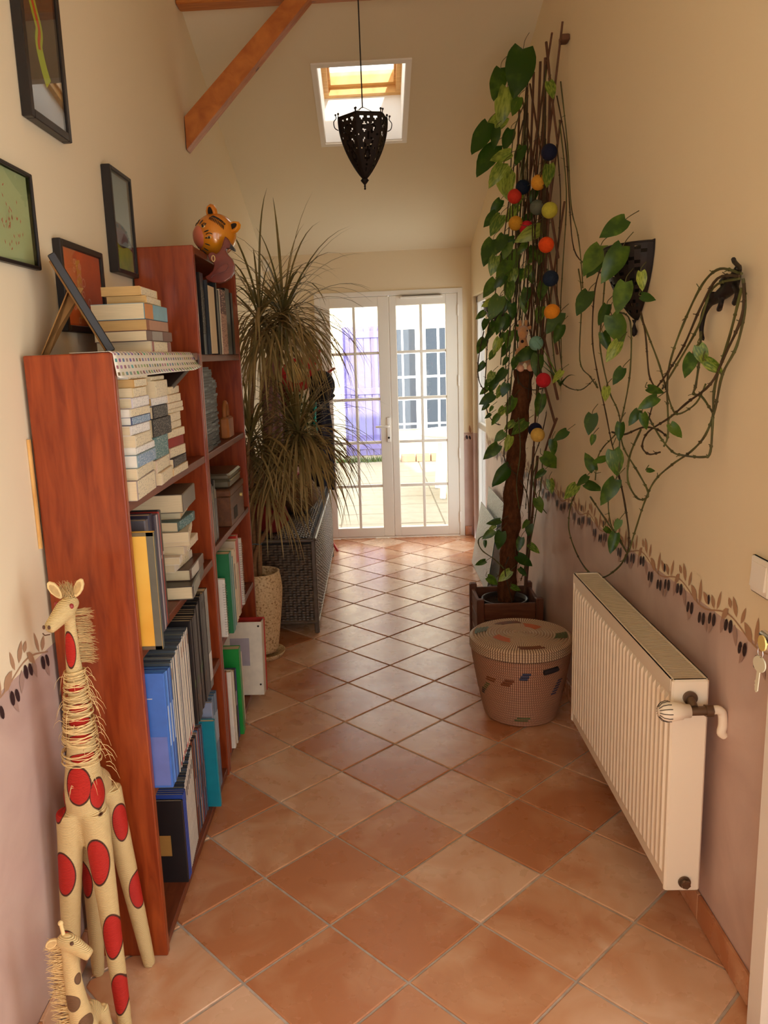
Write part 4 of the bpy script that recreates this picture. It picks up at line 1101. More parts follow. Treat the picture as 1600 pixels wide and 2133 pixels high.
def art_green(t, w, h, d, fw):
    MB().box((.002, -w, fw), (d - .006, w, h - fw)).build('print_sheet', M['art_green'], t)
    rr = random.Random(3); b = MB()
    for k in range(46):
        y, z, a = rr.uniform(-.08, .10), rr.gauss(.095, .03), rr.uniform(.6, 2.2)
        dy, dz = .006 * cos(a), .006 * sin(a); ny, nz_ = -.0022 * sin(a), .0022 * cos(a)
        b.add([(d - .0055, y - dy, z - dz), (d - .0055, y + ny, z + nz_), (d - .0055, y + dy, z + dz), (d - .0055, y - ny, z - nz_)], [(0, 1, 2, 3)])
    b.build('rust_flecks', M['art_rust'], t)
frame_pic('framed_print', 'pale green print with rust flecks in a thin black frame at the left edge', 1.70, 2.06, 1.838, 2.066, .016, .009, art_green)
mat('art_sky', srgb(140, 172, 180), .8, .1, var=.15, vscale=5); mat('art_meadow', srgb(112, 156, 44), .8, .1, vcol=srgb(150, 176, 50), vscale=20); mat('art_grey', srgb(96, 112, 124), .8)
def art_sky(t, w, h, d, fw):
    zz = fw + (h - 2 * fw) * .27
    MB().box((.003, -w, zz), (d - .014, w, h - fw)).build('painted_sky', M['art_sky'], t)
    b = MB(); n = 10
    b.prism([(-w, fw), (w, fw)] + [(w - 2 * w * k / n, zz + .008 * sin(k * .8) + .018 * (k / n) - .012) for k in range(n + 1)], .003, d - .0125, 'x'); b.build('painted_meadow', M['art_meadow'], t)
    b = MB(); strip(b, [(-.02, zz + .005), (.02, zz + .03), (.06, zz + .02)], [.004, .014, .006], d - .012); b.build('painted_hill', M['art_grey'], t)
frame_pic('framed_landscape', 'deep black-framed landscape of blue sky over a green meadow', 2.655, 2.885, 1.892, 2.222, .030, .014, art_sky)
mat('art_orange', srgb(226, 104, 46), .8, .1, var=.2, vscale=10); mat('art_gold', srgb(222, 150, 52), .8); mat('art_peach', srgb(236, 150, 104), .8)
def art_orange(t, w, h, d, fw):
    MB().box((.003, -w, fw), (d - .008, w, h - fw)).build('painting', M['art_orange'], t)
    x = d - .0075; b = MB()
    strip(b, [(-.03, .04), (-.035, .10), (-.03, .17), (-.035, .20)], .018, x); b.build('gold_tree', M['art_gold'], t)
    b = MB(); rr = random.Random(8)
    for k in range(12):
        cy, cz, r_ = rr.uniform(-.11, .11), rr.uniform(.03, .2), rr.uniform(.006, .012)
        ring = [(cy + r_ * cos(2 * pi * j / 10), cz + r_ * sin(2 * pi * j / 10)) for j in range(11)]
        strip(b, ring, .002, x + .0004)
    for k in range(6):
        strip(b, [(-.05 + .012 * (k % 2), .05 + .025 * k), (-.03, .062 + .025 * k), (-.012, .052 + .025 * k)], .0025, x + .0006)
    b.build('painted_rings', M['art_peach'], t)
frame_pic('framed_painting', 'orange painting with golden swirls in a black frame behind the leaning frame', 2.185, 2.53, 1.692, 1.935, .022, .018, art_orange)
t = thing('wooden_ruler', 'thin yellow wooden strip tucked between the bookcase and the wall', 'ruler', (-.8335, 1.897, 1.16))
MB().box((-.0035, -.004, 0), (.0035, .004, .27)).build('strip', M['pale_pine'], t)
# small frame leaning back on its card strut on the low bookcase
t = thing('photo_frame', 'black photo frame seen edge-on, leaning back on a brown card strut', 'picture', (-.70, 2.0, 1.6295), radians(18))
ln = Matrix.Rotation(radians(-27), 4, 'Y')
b = MB(); b.T = Matrix.Translation((.055, -.02, .003)) @ ln
b.cbox((-.012, .0, 0), (.008, .014, .262), .002); b.cbox((-.012, .176, 0), (.008, .19, .262), .002); b.cbox((-.012, .014, 0), (.008, .176, .014), .002); b.cbox((-.012, .014, .248), (.008, .176, .262), .002); b.build('frame_border', M['black_frame'], t)
b = MB(); b.T = Matrix.Translation((.055, -.02, .003)) @ ln; b.box((-.006, .014, .014), (.002, .176, .248)); b.build('photo_sheet', M['mat_board'], t)
b = MB(); b.T = Matrix.Translation((.055, -.02, .003)) @ ln; b.box((-.016, .012, .01), (-.012, .178, .25)); b.build('back_board', M['card_brown'], t)
b = MB(); b.prism([(-.028, .165), (.0, .16), (-.115, .0), (-.098, .0)][::1], .05, .056, 'y'); b.add([(-.03, .02, .17), (-.03, .12, .17), (-.115, .13, .001), (-.115, .015, .001), (-.027, .02, .17), (-.027, .12, .17), (-.112, .13, .001), (-.112, .015, .001)], [(0, 1, 2, 3), (4, 7, 6, 5), (0, 3, 7, 4), (1, 5, 6, 2), (2, 6, 7, 3), (0, 4, 5, 1)]); b.build('strut', M['card_brown'], t)

# ------------------------------------------------------------------ painted tiger bank and wooden bird
mat('tiger_orange', srgb(222, 144, 28), .22, .5, coat=.5, vcol=srgb(204, 120, 30), vscale=8)
mat('tiger_pink', srgb(200, 110, 84), .3, .4, coat=.3); mat('tiger_black', srgb(30, 24, 20), .3, .4); mat('tiger_cream', srgb(230, 200, 130), .3, .4)
TC = Vector((-.597, 3.26, 2.0)); RT = .082
tg = thing('tiger_bank', 'glossy orange painted tiger head bank on top of the tall bookcase', 'ornament', TC)
b = MB(); b.sphere((0, 0, RT - .003), RT, 28, 18, (1, 1, 1)); b.build('head', M['tiger_orange'], tg)
c0 = Vector((0, 0, RT - .003))
fdir = Vector((-.80, -.55, -.12)).normalized()
def on_head(dv, r=1.0): return c0 + dv.normalized() * RT * r
b = MB(); q = fdir.to_track_quat('Z', 'Y').to_matrix().to_4x4(); b.T = Matrix.Translation(c0 + fdir * RT * .72) @ q
b.lathe([(.044, .006), (.04, .016), (.03, .024), (.016, .028), (0, .03)], 20); b.build('muzzle', M['tiger_pink'], tg)
for dv, up in ((Vector((-.08, -.25, 1)), Vector((-.3, -.9, .1))), (Vector((.93, -.35, .28)), Vector((.2, -.9, .3)))):
    dv = dv.normalized(); a = dv.orthogonal(); b = MB()
    side = dv.cross(up).normalized(); nrm = side.cross(dv).normalized()
    base = c0 + dv * RT * .92
    pts = [(-.024, 0), (-.023, .02), (-.014, .036), (0, .042), (.014, .036), (.023, .02), (.024, 0)]
    for k, off in ((0, -.007), (1, .007)):
        pass
    vs = [base + side * p[0] + dv * p[1] - nrm * .008 for p in pts] + [base + side * p[0] * .8 + dv * p[1] * .9 + nrm * .008 for p in pts]
    n = len(pts); b.add(vs, [tuple(range(n)), tuple(range(2 * n - 1, n - 1, -1))] + [(i, i + 1, i + 1 + n, i + n) for i in range(n - 1)] + [(n - 1, 0, n, 2 * n - 1)])
    er = b.build('ear', M['tiger_orange'], tg, bevel=.003)
    b = MB(); b.add([base + side * p[0] * .45 + dv * (p[1] * .62 + .006) + nrm * .0086 for p in pts], [tuple(range(n))]); b.build('ear_mark', M['tiger_black'], er)
ax_u = Vector((-.08, -.25, 1)).normalized(); ax_r = Vector((.93, -.35, .28)).normalized(); front = Vector((-.15, -1, .1)).normalized()
b = MB(); rr = random.Random(5)
def stroke(d0, d1, w=.002, mid=0):
    ps = [on_head(d0.lerp(d1, k / 4) + Vector((0, 0, mid * sin(pi * k / 4))), 1.008) for k in range(5)]
    b.tube(ps, [w * .5, w, w * 1.1, w, w * .4], 6)
for k in range(11):                       # forehead ridge between the ears
    s = .12 + k / 13; base = (ax_u * (1 - s) + ax_r * s) * 1.0 + front * .65
    tdir = (ax_r - ax_u).normalized(); nrm = front.cross(tdir).normalized()
    stroke(base + nrm * .02, base + nrm * .26 + tdir * .10, .002, .02); stroke(base - nrm * .02, base - nrm * .26 + tdir * .10, .002, .02)
for k in range(14):                       # strokes fanning out of the muzzle
    a = 2 * pi * k / 14; s1 = fdir.orthogonal().normalized(); s2 = fdir.cross(s1)
    rad = s1 * cos(a) + s2 * sin(a)
    stroke(fdir + rad * .72, fdir + rad * 1.2, .0022)
b.build('painted_stripes', M['tiger_black'], tg)['kind'] = 'stuff'
for dv in (Vector((-.42, -.95, .32)), Vector((-.12, -1, -.22))):
    p = on_head(dv, 1.0); b = MB(); b.sphere(p, .009, 10, 7, (1, .5, .6)); ey = b.build('eye', M['tiger_cream'], tg); b = MB(); b.sphere(p + dv.normalized() * .004, .005, 8, 6); b.build('pupil', M['tiger_black'], ey)
    d = dv.normalized(); b = MB(); b.tube([on_head(dv + Vector((-.16 + .08 * k, 0, .14 + .06 * sin(pi * k / 4))), 1.003) for k in range(5)], .0016, 5); b.build('eyebrow', M['tiger_black'], tg)
wood('bird_wood', srgb(128, 52, 34), srgb(98, 36, 24), (3, 3, 8), .3, knots=False, coat=.3)
bp_ = [(590, 605), (622, 632), (655, 690), (688, 738), (690, 760), (672, 762), (640, 738), (606, 742), (598, 765), (622, 808), (668, 858), (694, 925), (688, 1000), (650, 1065), (588, 1108), (520, 1122), (440, 1112), (385, 1085), (372, 1050), (410, 1030), (455, 985), (470, 935), (462, 900), (420, 870), (402, 820), (412, 790), (450, 780), (495, 800), (530, 770), (556, 715), (575, 650)]
bw = [at(360 + .1875 * x, 380 + .1875 * y, Y=3.17) for x, y in bp_]
bd = thing('wooden_bird', 'dark red carved wooden bird hooked over the tall bookcase edge below the tiger', 'ornament', (-.56, 3.16, 1.89))
b = MB(); b.prism([(p.x, p.z) for p in bw], 3.148, 3.178, 'y'); b.build('bird_body', M['bird_wood'], bd, world=True, bevel=.006)
wn = [(p.x, p.z) for p in (at(360 + .1875 * x, 380 + .1875 * y, Y=3.15) for x, y in ((610, 900), (622, 940), (590, 985), (520, 1010), (450, 1035), (430, 1060), (470, 1000), (520, 950), (570, 910)))]
b = MB(); b.prism(wn, 3.141, 3.149, 'y'); b.build('wing', M['bird_wood'], bd, world=True, bevel=.002)
bk = [(p.x, p.z) for p in (at(360 + .1875 * x, 380 + .1875 * y, Y=3.16) for x, y in ((652, 688), (690, 738), (692, 762), (672, 764), (636, 738)))]
b = MB(); b.prism(bk, 3.1465, 3.1795, 'y'); b.build('beak', M['tiger_black'], bd, world=True)
p = at(360 + .1875 * 450, 380 + .1875 * 845, Y=3.147); b = MB(); b.tube([p + Vector((.006 * cos(a), 0, .011 * sin(a))) for a in [2 * pi * k / 12 for k in range(12)]], .002, 5, closed=True); b.build('eyelet', M['tiger_cream'], bd, world=True)

# ------------------------------------------------------------------ raffia giraffes
def spot_mat(name, spots, spot_c, line_c, base_c, wrap=220):
    m = bpy.data.materials.new(name); m.use_nodes = True
    nt = m.node_tree; b = nt.nodes['Principled BSDF']; b.inputs['Roughness'].default_value = .55; b.inputs['Specular IOR Level'].default_value = .3
    tc = nd(nt, 'ShaderNodeTexCoord'); last = None
    nz = nd(nt, 'ShaderNodeTexNoise'); nz.inputs['Scale'].default_value = 30; nt.links.new(tc.outputs['Object'], nz.inputs['Vector'])
    for (c, r) in spots:
        su = nd(nt, 'ShaderNodeVectorMath', operation='SUBTRACT'); nt.links.new(tc.outputs['Object'], su.inputs[0]); su.inputs[1].default_value = c
        dv = nd(nt, 'ShaderNodeVectorMath', operation='DIVIDE'); nt.links.new(su.outputs[0], dv.inputs[0]); dv.inputs[1].default_value = r
        le = nd(nt, 'ShaderNodeVectorMath', operation='LENGTH'); nt.links.new(dv.outputs[0], le.inputs[0])
        if last is None: last = le.outputs['Value']
        else:
            mi = nd(nt, 'ShaderNodeMath', operation='MINIMUM'); nt.links.new(last, mi.inputs[0]); nt.links.new(le.outputs['Value'], mi.inputs[1]); last = mi.outputs[0]
    rp = nd(nt, 'ShaderNodeValToRGB'); rp.color_ramp.interpolation = 'LINEAR'
    e = rp.color_ramp.elements; e[0].position = .0; e[0].color = (*spot_c, 1); e[1].position = 1; e[1].color = (*base_c, 1)
    for ps, c in ((.45, spot_c), (.465, line_c), (.495, line_c), (.51, base_c)): k = e.new(ps); k.color = (*c, 1)
    hv = nd(nt, 'ShaderNodeMath', operation='MULTIPLY'); hv.inputs[1].default_value = .5; nt.links.new(last, hv.inputs[0]); nt.links.new(hv.outputs[0], rp.inputs[0])
    wv = nd(nt, 'ShaderNodeTexWave', bands_direction='Z'); wv.inputs['Scale'].default_value = wrap / 2; wv.inputs['Distortion'].default_value = 1.5; wv.inputs['Detail'].default_value = 2
    nt.links.new(tc.outputs['Object'], wv.inputs['Vector'])
    mx = nd(nt, 'ShaderNodeMix', data_type='RGBA', blend_type='MULTIPLY'); mx.inputs['Factor'].default_value = .38
    nt.links.new(rp.outputs[0], mx.inputs['A']); nt.links.new(wv.outputs['Color'], mx.inputs['B']); nt.links.new(mx.outputs['Result'], b.inputs['Base Color'])
    bm_ = nd(nt, 'ShaderNodeBump'); bm_.inputs['Strength'].default_value = .5; bm_.inputs['Distance'].default_value = .004; nt.links.new(wv.outputs['Fac'], bm_.inputs['Height']); nt.links.new(bm_.outputs[0], b.inputs['Normal'])
    M[name] = m
    return m
RAF = srgb(236, 206, 146)
mat('raffia', RAF, .6, .25, var=.15, vscale=60); mat('raffia_fluff', srgb(206, 172, 118), .7, .2, var=.25, vscale=80); mat('raffia_dark', srgb(90, 60, 44), .6)
mat('eye_red', srgb(150, 50, 50), .3, .4)
def limb(mb, pts, rad, k=4):
    P = smooth_path(pts, k); n = len(P) - 1; R_ = []
    for i in range(len(P)):
        t = i / n * (len(rad) - 1); a = min(int(t), len(rad) - 2); R_.append(rad[a] + (rad[a + 1] - rad[a]) * (t - a))
    mb.tube(P, R_, 14)
GB = Vector((-.735, 1.76, 0))
spots = []
def sp(x, y, z, rx, ry, rz): spots.append(((x - GB.x, y - GB.y, z), (rx, ry, rz)))
sp(-.722, 1.722, .955, .017, .03, .050)       # neck
for z in (.86, .81, .775, .735, .69): sp(-.715, 1.722, z, .03, .04, .012)
sp(-.727, 1.695, .625, .040, .04, .055)       # chest
sp(-.790, 1.72, .575, .022, .06, .052); sp(-.683, 1.715, .590, .022, .05, .05)
sp(-.786, 1.70, .395, .030, .05, .058); sp(-.700, 1.70, .425, .030, .05, .062)
sp(-.676, 1.69, .235, .024, .05, .056); sp(-.664, 1.67, .095, .022, .05, .052); sp(-.79, 1.69, .20, .024, .05, .05)
sp(-.672, 1.81, .46, .020, .04, .055); sp(-.655, 1.845, .25, .022, .04, .055); sp(-.78, 1.83, .30, .02, .03, .06)
spot_mat('giraffe_red', spots, srgb(204, 44, 34), srgb(84, 44, 30), RAF)
gf = thing('raffia_giraffe', 'tall straw giraffe with bright red patches beside the low bookcase', 'ornament', GB)
b = MB()
limb(b, [(-.717, 1.745, 1.055), (-.719, 1.748, 1.01), (-.722, 1.75, .93), (-.722, 1.752, .84), (-.724, 1.752, .74), (-.728, 1.752, .66), (-.732, 1.756, .58), (-.734, 1.765, .52)], [.014, .0135, .0175, .022, .030, .040, .050, .046])
limb(b, [(-.732, 1.745, .60), (-.73, 1.79, .585), (-.726, 1.835, .56)], [.045, .048, .036])
limb(b, [(-.712, 1.765, 1.068), (-.722, 1.735, 1.052), (-.738, 1.70, 1.030), (-.745, 1.685, 1.022)], [.017, .024, .017, .013])
for tp, md, ft, r0 in (((-.765, 1.742, .54), (-.785, 1.725, .30), (-.797, 1.69, .0), .036), ((-.708, 1.742, .54), (-.690, 1.722, .30), (-.655, 1.662, .0), .036), ((-.75, 1.83, .55), (-.770, 1.84, .30), (-.785, 1.843, .0), .032), ((-.70, 1.83, .55), (-.680, 1.85, .30), (-.655, 1.876, .0), .032)):
    limb(b, [tp, md, ft], [r0, .0255, .0165])
body = b.build('body', M['giraffe_red'], gf, world=True)
rm = body.modifiers.new('union', 'REMESH'); rm.mode = 'VOXEL'; rm.voxel_size = .0045; rm.use_smooth_shade = True
sm_ = body.modifiers.new('soft', 'SMOOTH'); sm_.iterations = 6; sm_.factor = .5
def ear(par, base, tip, w, nrm):
    base, tip = Vector(base), Vector(tip); d = (tip - base); s = d.cross(Vector(nrm)).normalized(); nn = s.cross(d).normalized()
    ol = [(0, .25), (.2, .7), (.5, 1), (.8, .85), (1, .25), (1, -.25), (.8, -.85), (.5, -1), (.2, -.7), (0, -.25)]
    b = MB(); n = len(ol)
    vs = [base + d * a + s * c * w - nn * .005 for a, c in ol] + [base + d * a + s * c * w + nn * .003 for a, c in ol]
    b.add(vs, [tuple(range(n)), tuple(range(2 * n - 1, n - 1, -1))] + [(i, (i + 1) % n, (i + 1) % n + n, i + n) for i in range(n)])
    e = b.build('ear', M['raffia'], par, world=True, bevel=.002)
    b = MB(); b.add([base + d * (.5 + (a - .5) * .7) + s * c * w * .65 + nn * .0036 for a, c in ol], [tuple(range(n))]); b.build('inner_ear', M['raffia_fluff'], e, world=True)
ear(gf, (-.732, 1.748, 1.075), (-.758, 1.742, 1.116), .012, (0, -1, .1)); ear(gf, (-.700, 1.748, 1.078), (-.682, 1.748, 1.12), .011, (-.2, -1, .1))
for p, nn in (((-.703, 1.727, 1.062), (.6, -.7, .2)), ((-.741, 1.735, 1.065), (-.7, -.6, .2))):
    b = MB(); b.sphere(p, .0065, 10, 7, (.8, .8, 1)); b.build('eye', M['eye_red'], gf, world=True)
for p in ((-.751, 1.678, 1.030), (-.738, 1.675, 1.030)):
    b = MB(); b.sphere(p, .0042, 8, 6, (.8, .8, 1.2)); b.build('nostril', M['raffia_dark'], gf, world=True)
b = MB(); b.tube([(-.757, 1.683, 1.014), (-.748, 1.672, 1.013), (-.737, 1.675, 1.014)], .0014, 5); b.build('mouth', M['raffia_dark'], gf, world=True)
rg = random.Random(12)
def fluff(n, fn, r=.0009, k=4):
    b = MB()
    for i in range(n):
        pts = fn(i); b.tube(pts, [r, r * .9, r * .6, r * .3][:len(pts)], 4, caps=False)
    return b
def mane(i):
    z = rg.uniform(.915, 1.045); p = Vector((-.708 + rg.uniform(-.005, .005), 1.757 + rg.uniform(-.006, .006), z)); L = rg.uniform(.022, .038); dz = rg.uniform(-.014, .004)
    return [p, p + Vector((L * .4, .006, dz * .2)), p + Vector((L * .75, .010, dz * .6)), p + Vector((L, .012, dz))]
fluff(240, mane).build('mane', M['raffia_fluff'], gf, world=True)['kind'] = 'stuff'
def top(i):
    p = Vector((-.715 + rg.uniform(-.012, .012), 1.75 + rg.uniform(-.008, .008), 1.078)); d = Vector((rg.uniform(-.018, .014), rg.uniform(-.01, .01), rg.uniform(.022, .042)))
    return [p, p + d * .4, p + d * .75, p + d + Vector((rg.uniform(-.008, .004), 0, -.004))]
fluff(110, top).build('forelock', M['raffia_fluff'], gf, world=True)['kind'] = 'stuff'
def tail(i):
    p = Vector((-.728 + rg.uniform(-.008, .008), 1.865 + rg.uniform(-.005, .005), .55)); d = Vector((rg.uniform(-.01, .01), rg.uniform(-.01, .02), -rg.uniform(.06, .12)))
    return [p, p + d * .4, p + d * .75, p + d]
fluff(50, tail).build('tail', M['raffia_fluff'], gf, world=True)['kind'] = 'stuff'
b = MB()                                        # loose strands wound round neck and chest
for k in range(64):
    z = rg.uniform(.66, .90); t = (.90 - z) / .24; rad = .022 + .024 * t + rg.uniform(.0005, .003); tl = rg.uniform(-.25, .25); t2 = rg.uniform(-.12, .12)
    c = Vector((-.722 - .006 * t, 1.752, z))
    b.tube([c + Vector((rad * cos(a), rad * sin(a), rad * (tl * cos(a) + t2 * sin(a)))) for a in [2 * pi * j / 14 for j in range(14)]], rg.uniform(.0008, .0015), 4, closed=True)
b.build('raffia_wrapping', M['raffia'], gf, world=True)['kind'] = 'stuff'
def loose(i):
    z = rg.uniform(.62, .9); a = rg.uniform(-pi, 0) if i % 2 else rg.uniform(-.6, .6); rad = .024 + .10 * (.9 - z); p = Vector((-.722 + rad * cos(a), 1.752 + rad * sin(a), z)); d = Vector((cos(a) * rg.uniform(.01, .035), sin(a) * .01, rg.uniform(-.05, .01)))
    return [p, p + d * .4 + Vector((0, 0, .006)), p + d * .8, p + d + Vector((0, 0, -.012))]
fluff(46, loose, .0008).build('loose_strands', M['raffia'], gf, world=True)['kind'] = 'stuff'
# the small one in front
SB = Vector((-.71, 1.50, 0)); spots = []
def sp2(x, y, z, rx, ry, rz): spots.append(((x - SB.x, y - SB.y, z), (rx, ry, rz)))
for z, x in ((.245, -.675), (.20, -.70), (.155, -.675), (.11, -.70), (.07, -.68)): sp2(x, 1.485, z, .016, .02, .017)
spot_mat('giraffe_brown', spots, srgb(128, 92, 62), srgb(110, 80, 54), RAF, 300)
g2 = thing('raffia_giraffe', 'small straw giraffe with brown patches at the bottom left corner', 'ornament', SB)
b = MB()
limb(b, [(-.702, 1.50, .325), (-.700, 1.50, .29), (-.698, 1.50, .22), (-.693, 1.502, .16), (-.69, 1.51, .12)], [.013, .0135, .0165, .021, .024])
limb(b, [(-.69, 1.505, .135), (-.69, 1.55, .13)], [.024, .02])
limb(b, [(-.715, 1.50, .318), (-.695, 1.495, .318), (-.668, 1.488, .305), (-.655, 1.485, .298)], [.011, .015, .012, .010])
for tx, ty, fx_, fy in ((-.705, 1.50, -.725, 1.48), (-.675, 1.50, -.655, 1.48), (-.705, 1.55, -.72, 1.565), (-.675, 1.55, -.66, 1.565)): limb(b, [(tx, ty, .13), ((tx + fx_) / 2, (ty + fy) / 2, .06), (fx_, fy, 0)], [.015, .011, .009])
bo = b.build('body', M['giraffe_brown'], g2, world=True)
rm = bo.modifiers.new('union', 'REMESH'); rm.mode = 'VOXEL'; rm.voxel_size = .003; rm.use_smooth_shade = True
sm_ = bo.modifiers.new('soft', 'SMOOTH'); sm_.iterations = 4
ear(g2, (-.715, 1.495, .322), (-.737, 1.49, .312), .008, (0, -1, .1))
b = MB(); b.tube([(-.705, 1.498, .325), (-.708, 1.498, .352)], .0035, 8); b.sphere((-.7085, 1.498, .354), .005, 8, 6); b.build('horn', M['raffia'], g2, world=True)
b = MB(); b.sphere((-.685, 1.482, .325), .0035, 8, 6); b.build('eye', M['raffia_dark'], g2, world=True)
def mane2(i):
    z = rg.uniform(.10, .315); p = Vector((-.712 - .3 * 0 , 1.50 + rg.uniform(-.006, .006), z)); L = rg.uniform(.016, .034); dz = rg.uniform(-.012, .012)
    return [p, p + Vector((-L * .4, -.002, dz * .3)), p + Vector((-L * .75, -.003, dz * .6)), p + Vector((-L, -.004, dz))]
fluff(260, mane2, .0008).build('mane', M['raffia'], g2, world=True)['kind'] = 'stuff'
g2.scale = (1.2, 1.2, 1.2)
# ------------------------------------------------------------------ leaf material: light passes through a little
def leaf_mat(name, c1, c2, vscale=18, trans=.35, stretch=None, rough=.4):
    m = bpy.data.materials.new(name); m.use_nodes = True
    nt = m.node_tree; b = nt.nodes['Principled BSDF']; b.inputs['Roughness'].default_value = rough; b.inputs['Specular IOR Level'].default_value = .4
    out = nt.nodes['Material Output']
    tc = nd(nt, 'ShaderNodeTexCoord'); mp = nd(nt, 'ShaderNodeMapping'); oi = nd(nt, 'ShaderNodeObjectInfo')
    if stretch: mp.inputs['Scale'].default_value = stretch
    nt.links.new(tc.outputs['Object'], mp.inputs[0]); nt.links.new(oi.outputs['Random'], mp.inputs['Location'])
    nz = nd(nt, 'ShaderNodeTexNoise'); nz.inputs['Scale'].default_value = vscale; nz.inputs['Detail'].default_value = 3; nt.links.new(mp.outputs[0], nz.inputs['Vector'])
    ad = nd(nt, 'ShaderNodeMath', operation='MULTIPLY_ADD'); ad.inputs[1].default_value = .5; ad.inputs[2].default_value = -.25; nt.links.new(oi.outputs['Random'], ad.inputs[0])
    su = nd(nt, 'ShaderNodeMath', operation='ADD'); nt.links.new(nz.outputs['Fac'], su.inputs[0]); nt.links.new(ad.outputs[0], su.inputs[1])
    rp = nd(nt, 'ShaderNodeValToRGB'); rp.color_ramp.elements[0].position = .42; rp.color_ramp.elements[1].position = .78
    rp.color_ramp.elements[0].color = (*c1, 1); rp.color_ramp.elements[1].color = (*c2, 1)
    nt.links.new(su.outputs[0], rp.inputs[0]); nt.links.new(rp.outputs[0], b.inputs['Base Color'])
    tr = nd(nt, 'ShaderNodeBsdfTranslucent'); nt.links.new(rp.outputs[0], tr.inputs['Color'])
    mx = nd(nt, 'ShaderNodeMixShader'); mx.inputs[0].default_value = trans
    nt.links.new(b.outputs[0], mx.inputs[1]); nt.links.new(tr.outputs[0], mx.inputs[2]); nt.links.new(mx.outputs[0], out.inputs['Surface'])
    M[name] = m
    return m

# ------------------------------------------------------------------ wicker chest along the left wall
mat('wicker', srgb(104, 88, 72), .38, .5, var=.35, vscale=30)
mat('wicker_dark', srgb(40, 34, 30), .7)
WX0, WX1, WYA, WYB, WH = -.845, -.362, 4.475, 6.30, .575
wk = thing('wicker_chest', 'long dark woven wicker chest along the left wall', 'chest', ((WX0 + WX1) / 2, (WYA + WYB) / 2, 0))
MB().box((WX0 + .006, WYA + .008, .06), (WX1 - .008, WYB - .008, WH - .008)).build('inner_box', M['wicker_dark'], wk, world=True)
def weave(mb, P, u0, u1, v0, v1, pitch_u, pitch_v):
    """strands run along u and pass over and under stakes; P(u, v, lift) -> point"""
    nv = int((v1 - v0) / pitch_v); nu = int((u1 - u0) / pitch_u)
    for j in range(nv):
        va, vb = v0 + j * pitch_v + .0012, v0 + (j + 1) * pitch_v - .0012; vm = (va + vb) / 2
        rows = []
        for i in range(nu * 2 + 1):
            u = u0 + (u1 - u0) * i / (nu * 2)
            l = .004 + .0035 * (1 if (i + (j // 2) * 2) % 4 in (0, 1) else -1) * (1 if i % 2 == 0 else 1)
            rows.append((P(u, va, l), P(u, vm, l + .0022), P(u, vb, l)))
        vs = [p for r in rows for p in r]; fs = []
        for i in range(len(rows) - 1):
            for k in range(2): fs.append((3 * i + k, 3 * i + k + 1, 3 * i + 4 + k, 3 * i + 3 + k))
        mb.add(vs, fs, False)
b = MB(); weave(b, lambda u, v, l: Vector((u, WYA + .006 - l, v)), WX0 + .03, WX1 - .02, .075, WH - .03, .024, .0155); o = b.build('woven_end', M['wicker'], wk, world=True); o['kind'] = 'stuff'
b = MB(); weave(b, lambda u, v, l: Vector((WX1 - .006 + l, u, v)), WYA + .02, WYB - .02, .075, WH - .03, .03, .0155); o = b.build('woven_side', M['wicker'], wk, world=True); o['kind'] = 'stuff'
b = MB(); weave(b, lambda u, v, l: Vector((v, u, WH - .004 + l)), WYA + .01, WYB - .01, WX0 + .02, WX1 - .02, .026, .016); o = b.build('woven_lid', M['wicker'], wk, world=True); o['kind'] = 'stuff'
for x, y in ((WX1 - .012, WYA + .012), (WX0 + .02, WYA + .012), (WX1 - .012, WYB - .012), (WX0 + .02, WYB - .012)):
    MB().cbox((x - .014, y - .014, 0), (x + .014, y + .014, WH - .012), .005).build('leg', M['wicker'], wk, world=True)
for p, q in (((WX0 + .01, WYA + .006, WH - .012), (WX1, WYA + .006, WH - .012)), ((WX1 - .006, WYA, WH - .012), (WX1 - .006, WYB, WH - .012)), ((WX1 - .008, WYA, .07), (WX1 - .008, WYB, .07)), ((WX0 + .01, WYA + .008, .07), (WX1, WYA + .008, .07))):
    MB().bar(p, q, .024, .022, (0, 0, 1), .006).build('edge_braid', M['wicker'], wk, world=True)
# soft bags lying on the chest
mat('bag_red', srgb(150, 54, 52), .8, .1, var=.25, vscale=14); mat('bag_brown', srgb(120, 88, 58), .85, .1, var=.3, vscale=18); mat('bag_grey', srgb(128, 118, 106), .85, .1, var=.25, vscale=16)
def soft_lump(name, m, par, c, r, seed):
    b = MB(); b.sphere((0, 0, 0), 1, 22, 14)
    b.v = [Vector((p.x * r[0], p.y * r[1], p.z * r[2])) * (1 + .16 * noise.noise(p * 1.6 + Vector((seed, 0, 0)))) for p in b.v]
    zb = min(p.z for p in b.v) * .82
    b.v = [Vector((p.x, p.y, max(p.z, zb) - zb)) for p in b.v]
    o = b.build(name, m, par); o.location = c
    return o
t = thing('cloth_bag', 'crumpled red cloth bag on the near end of the wicker chest', 'bag', (-.64, 4.66, WH + .006)); soft_lump('bag_body', M['bag_red'], t, (0, 0, 0), (.11, .10, .11), 2.0)
b = MB(); b.tube(smooth_path([(-.05, -.04, .13), (-.04, -.09, .19), (.03, -.1, .16), (.07, -.06, .10)]), .008, 7); b.build('strap', M['bag_brown'], t)
t = thing('brown_bag', 'brown canvas bag lying on the wicker chest behind the dracaena', 'bag', (-.54, 5.30, WH + .006)); soft_lump('bag_body', M['bag_brown'], t, (0, 0, 0), (.15, .2, .13), 5.0)
b = MB(); b.tube(smooth_path([(-.02, -.12, .12), (.0, -.08, .23), (.02, .06, .24), (.02, .12, .13)]), .008, 7); b.build('handle', M['bag_red'], t)
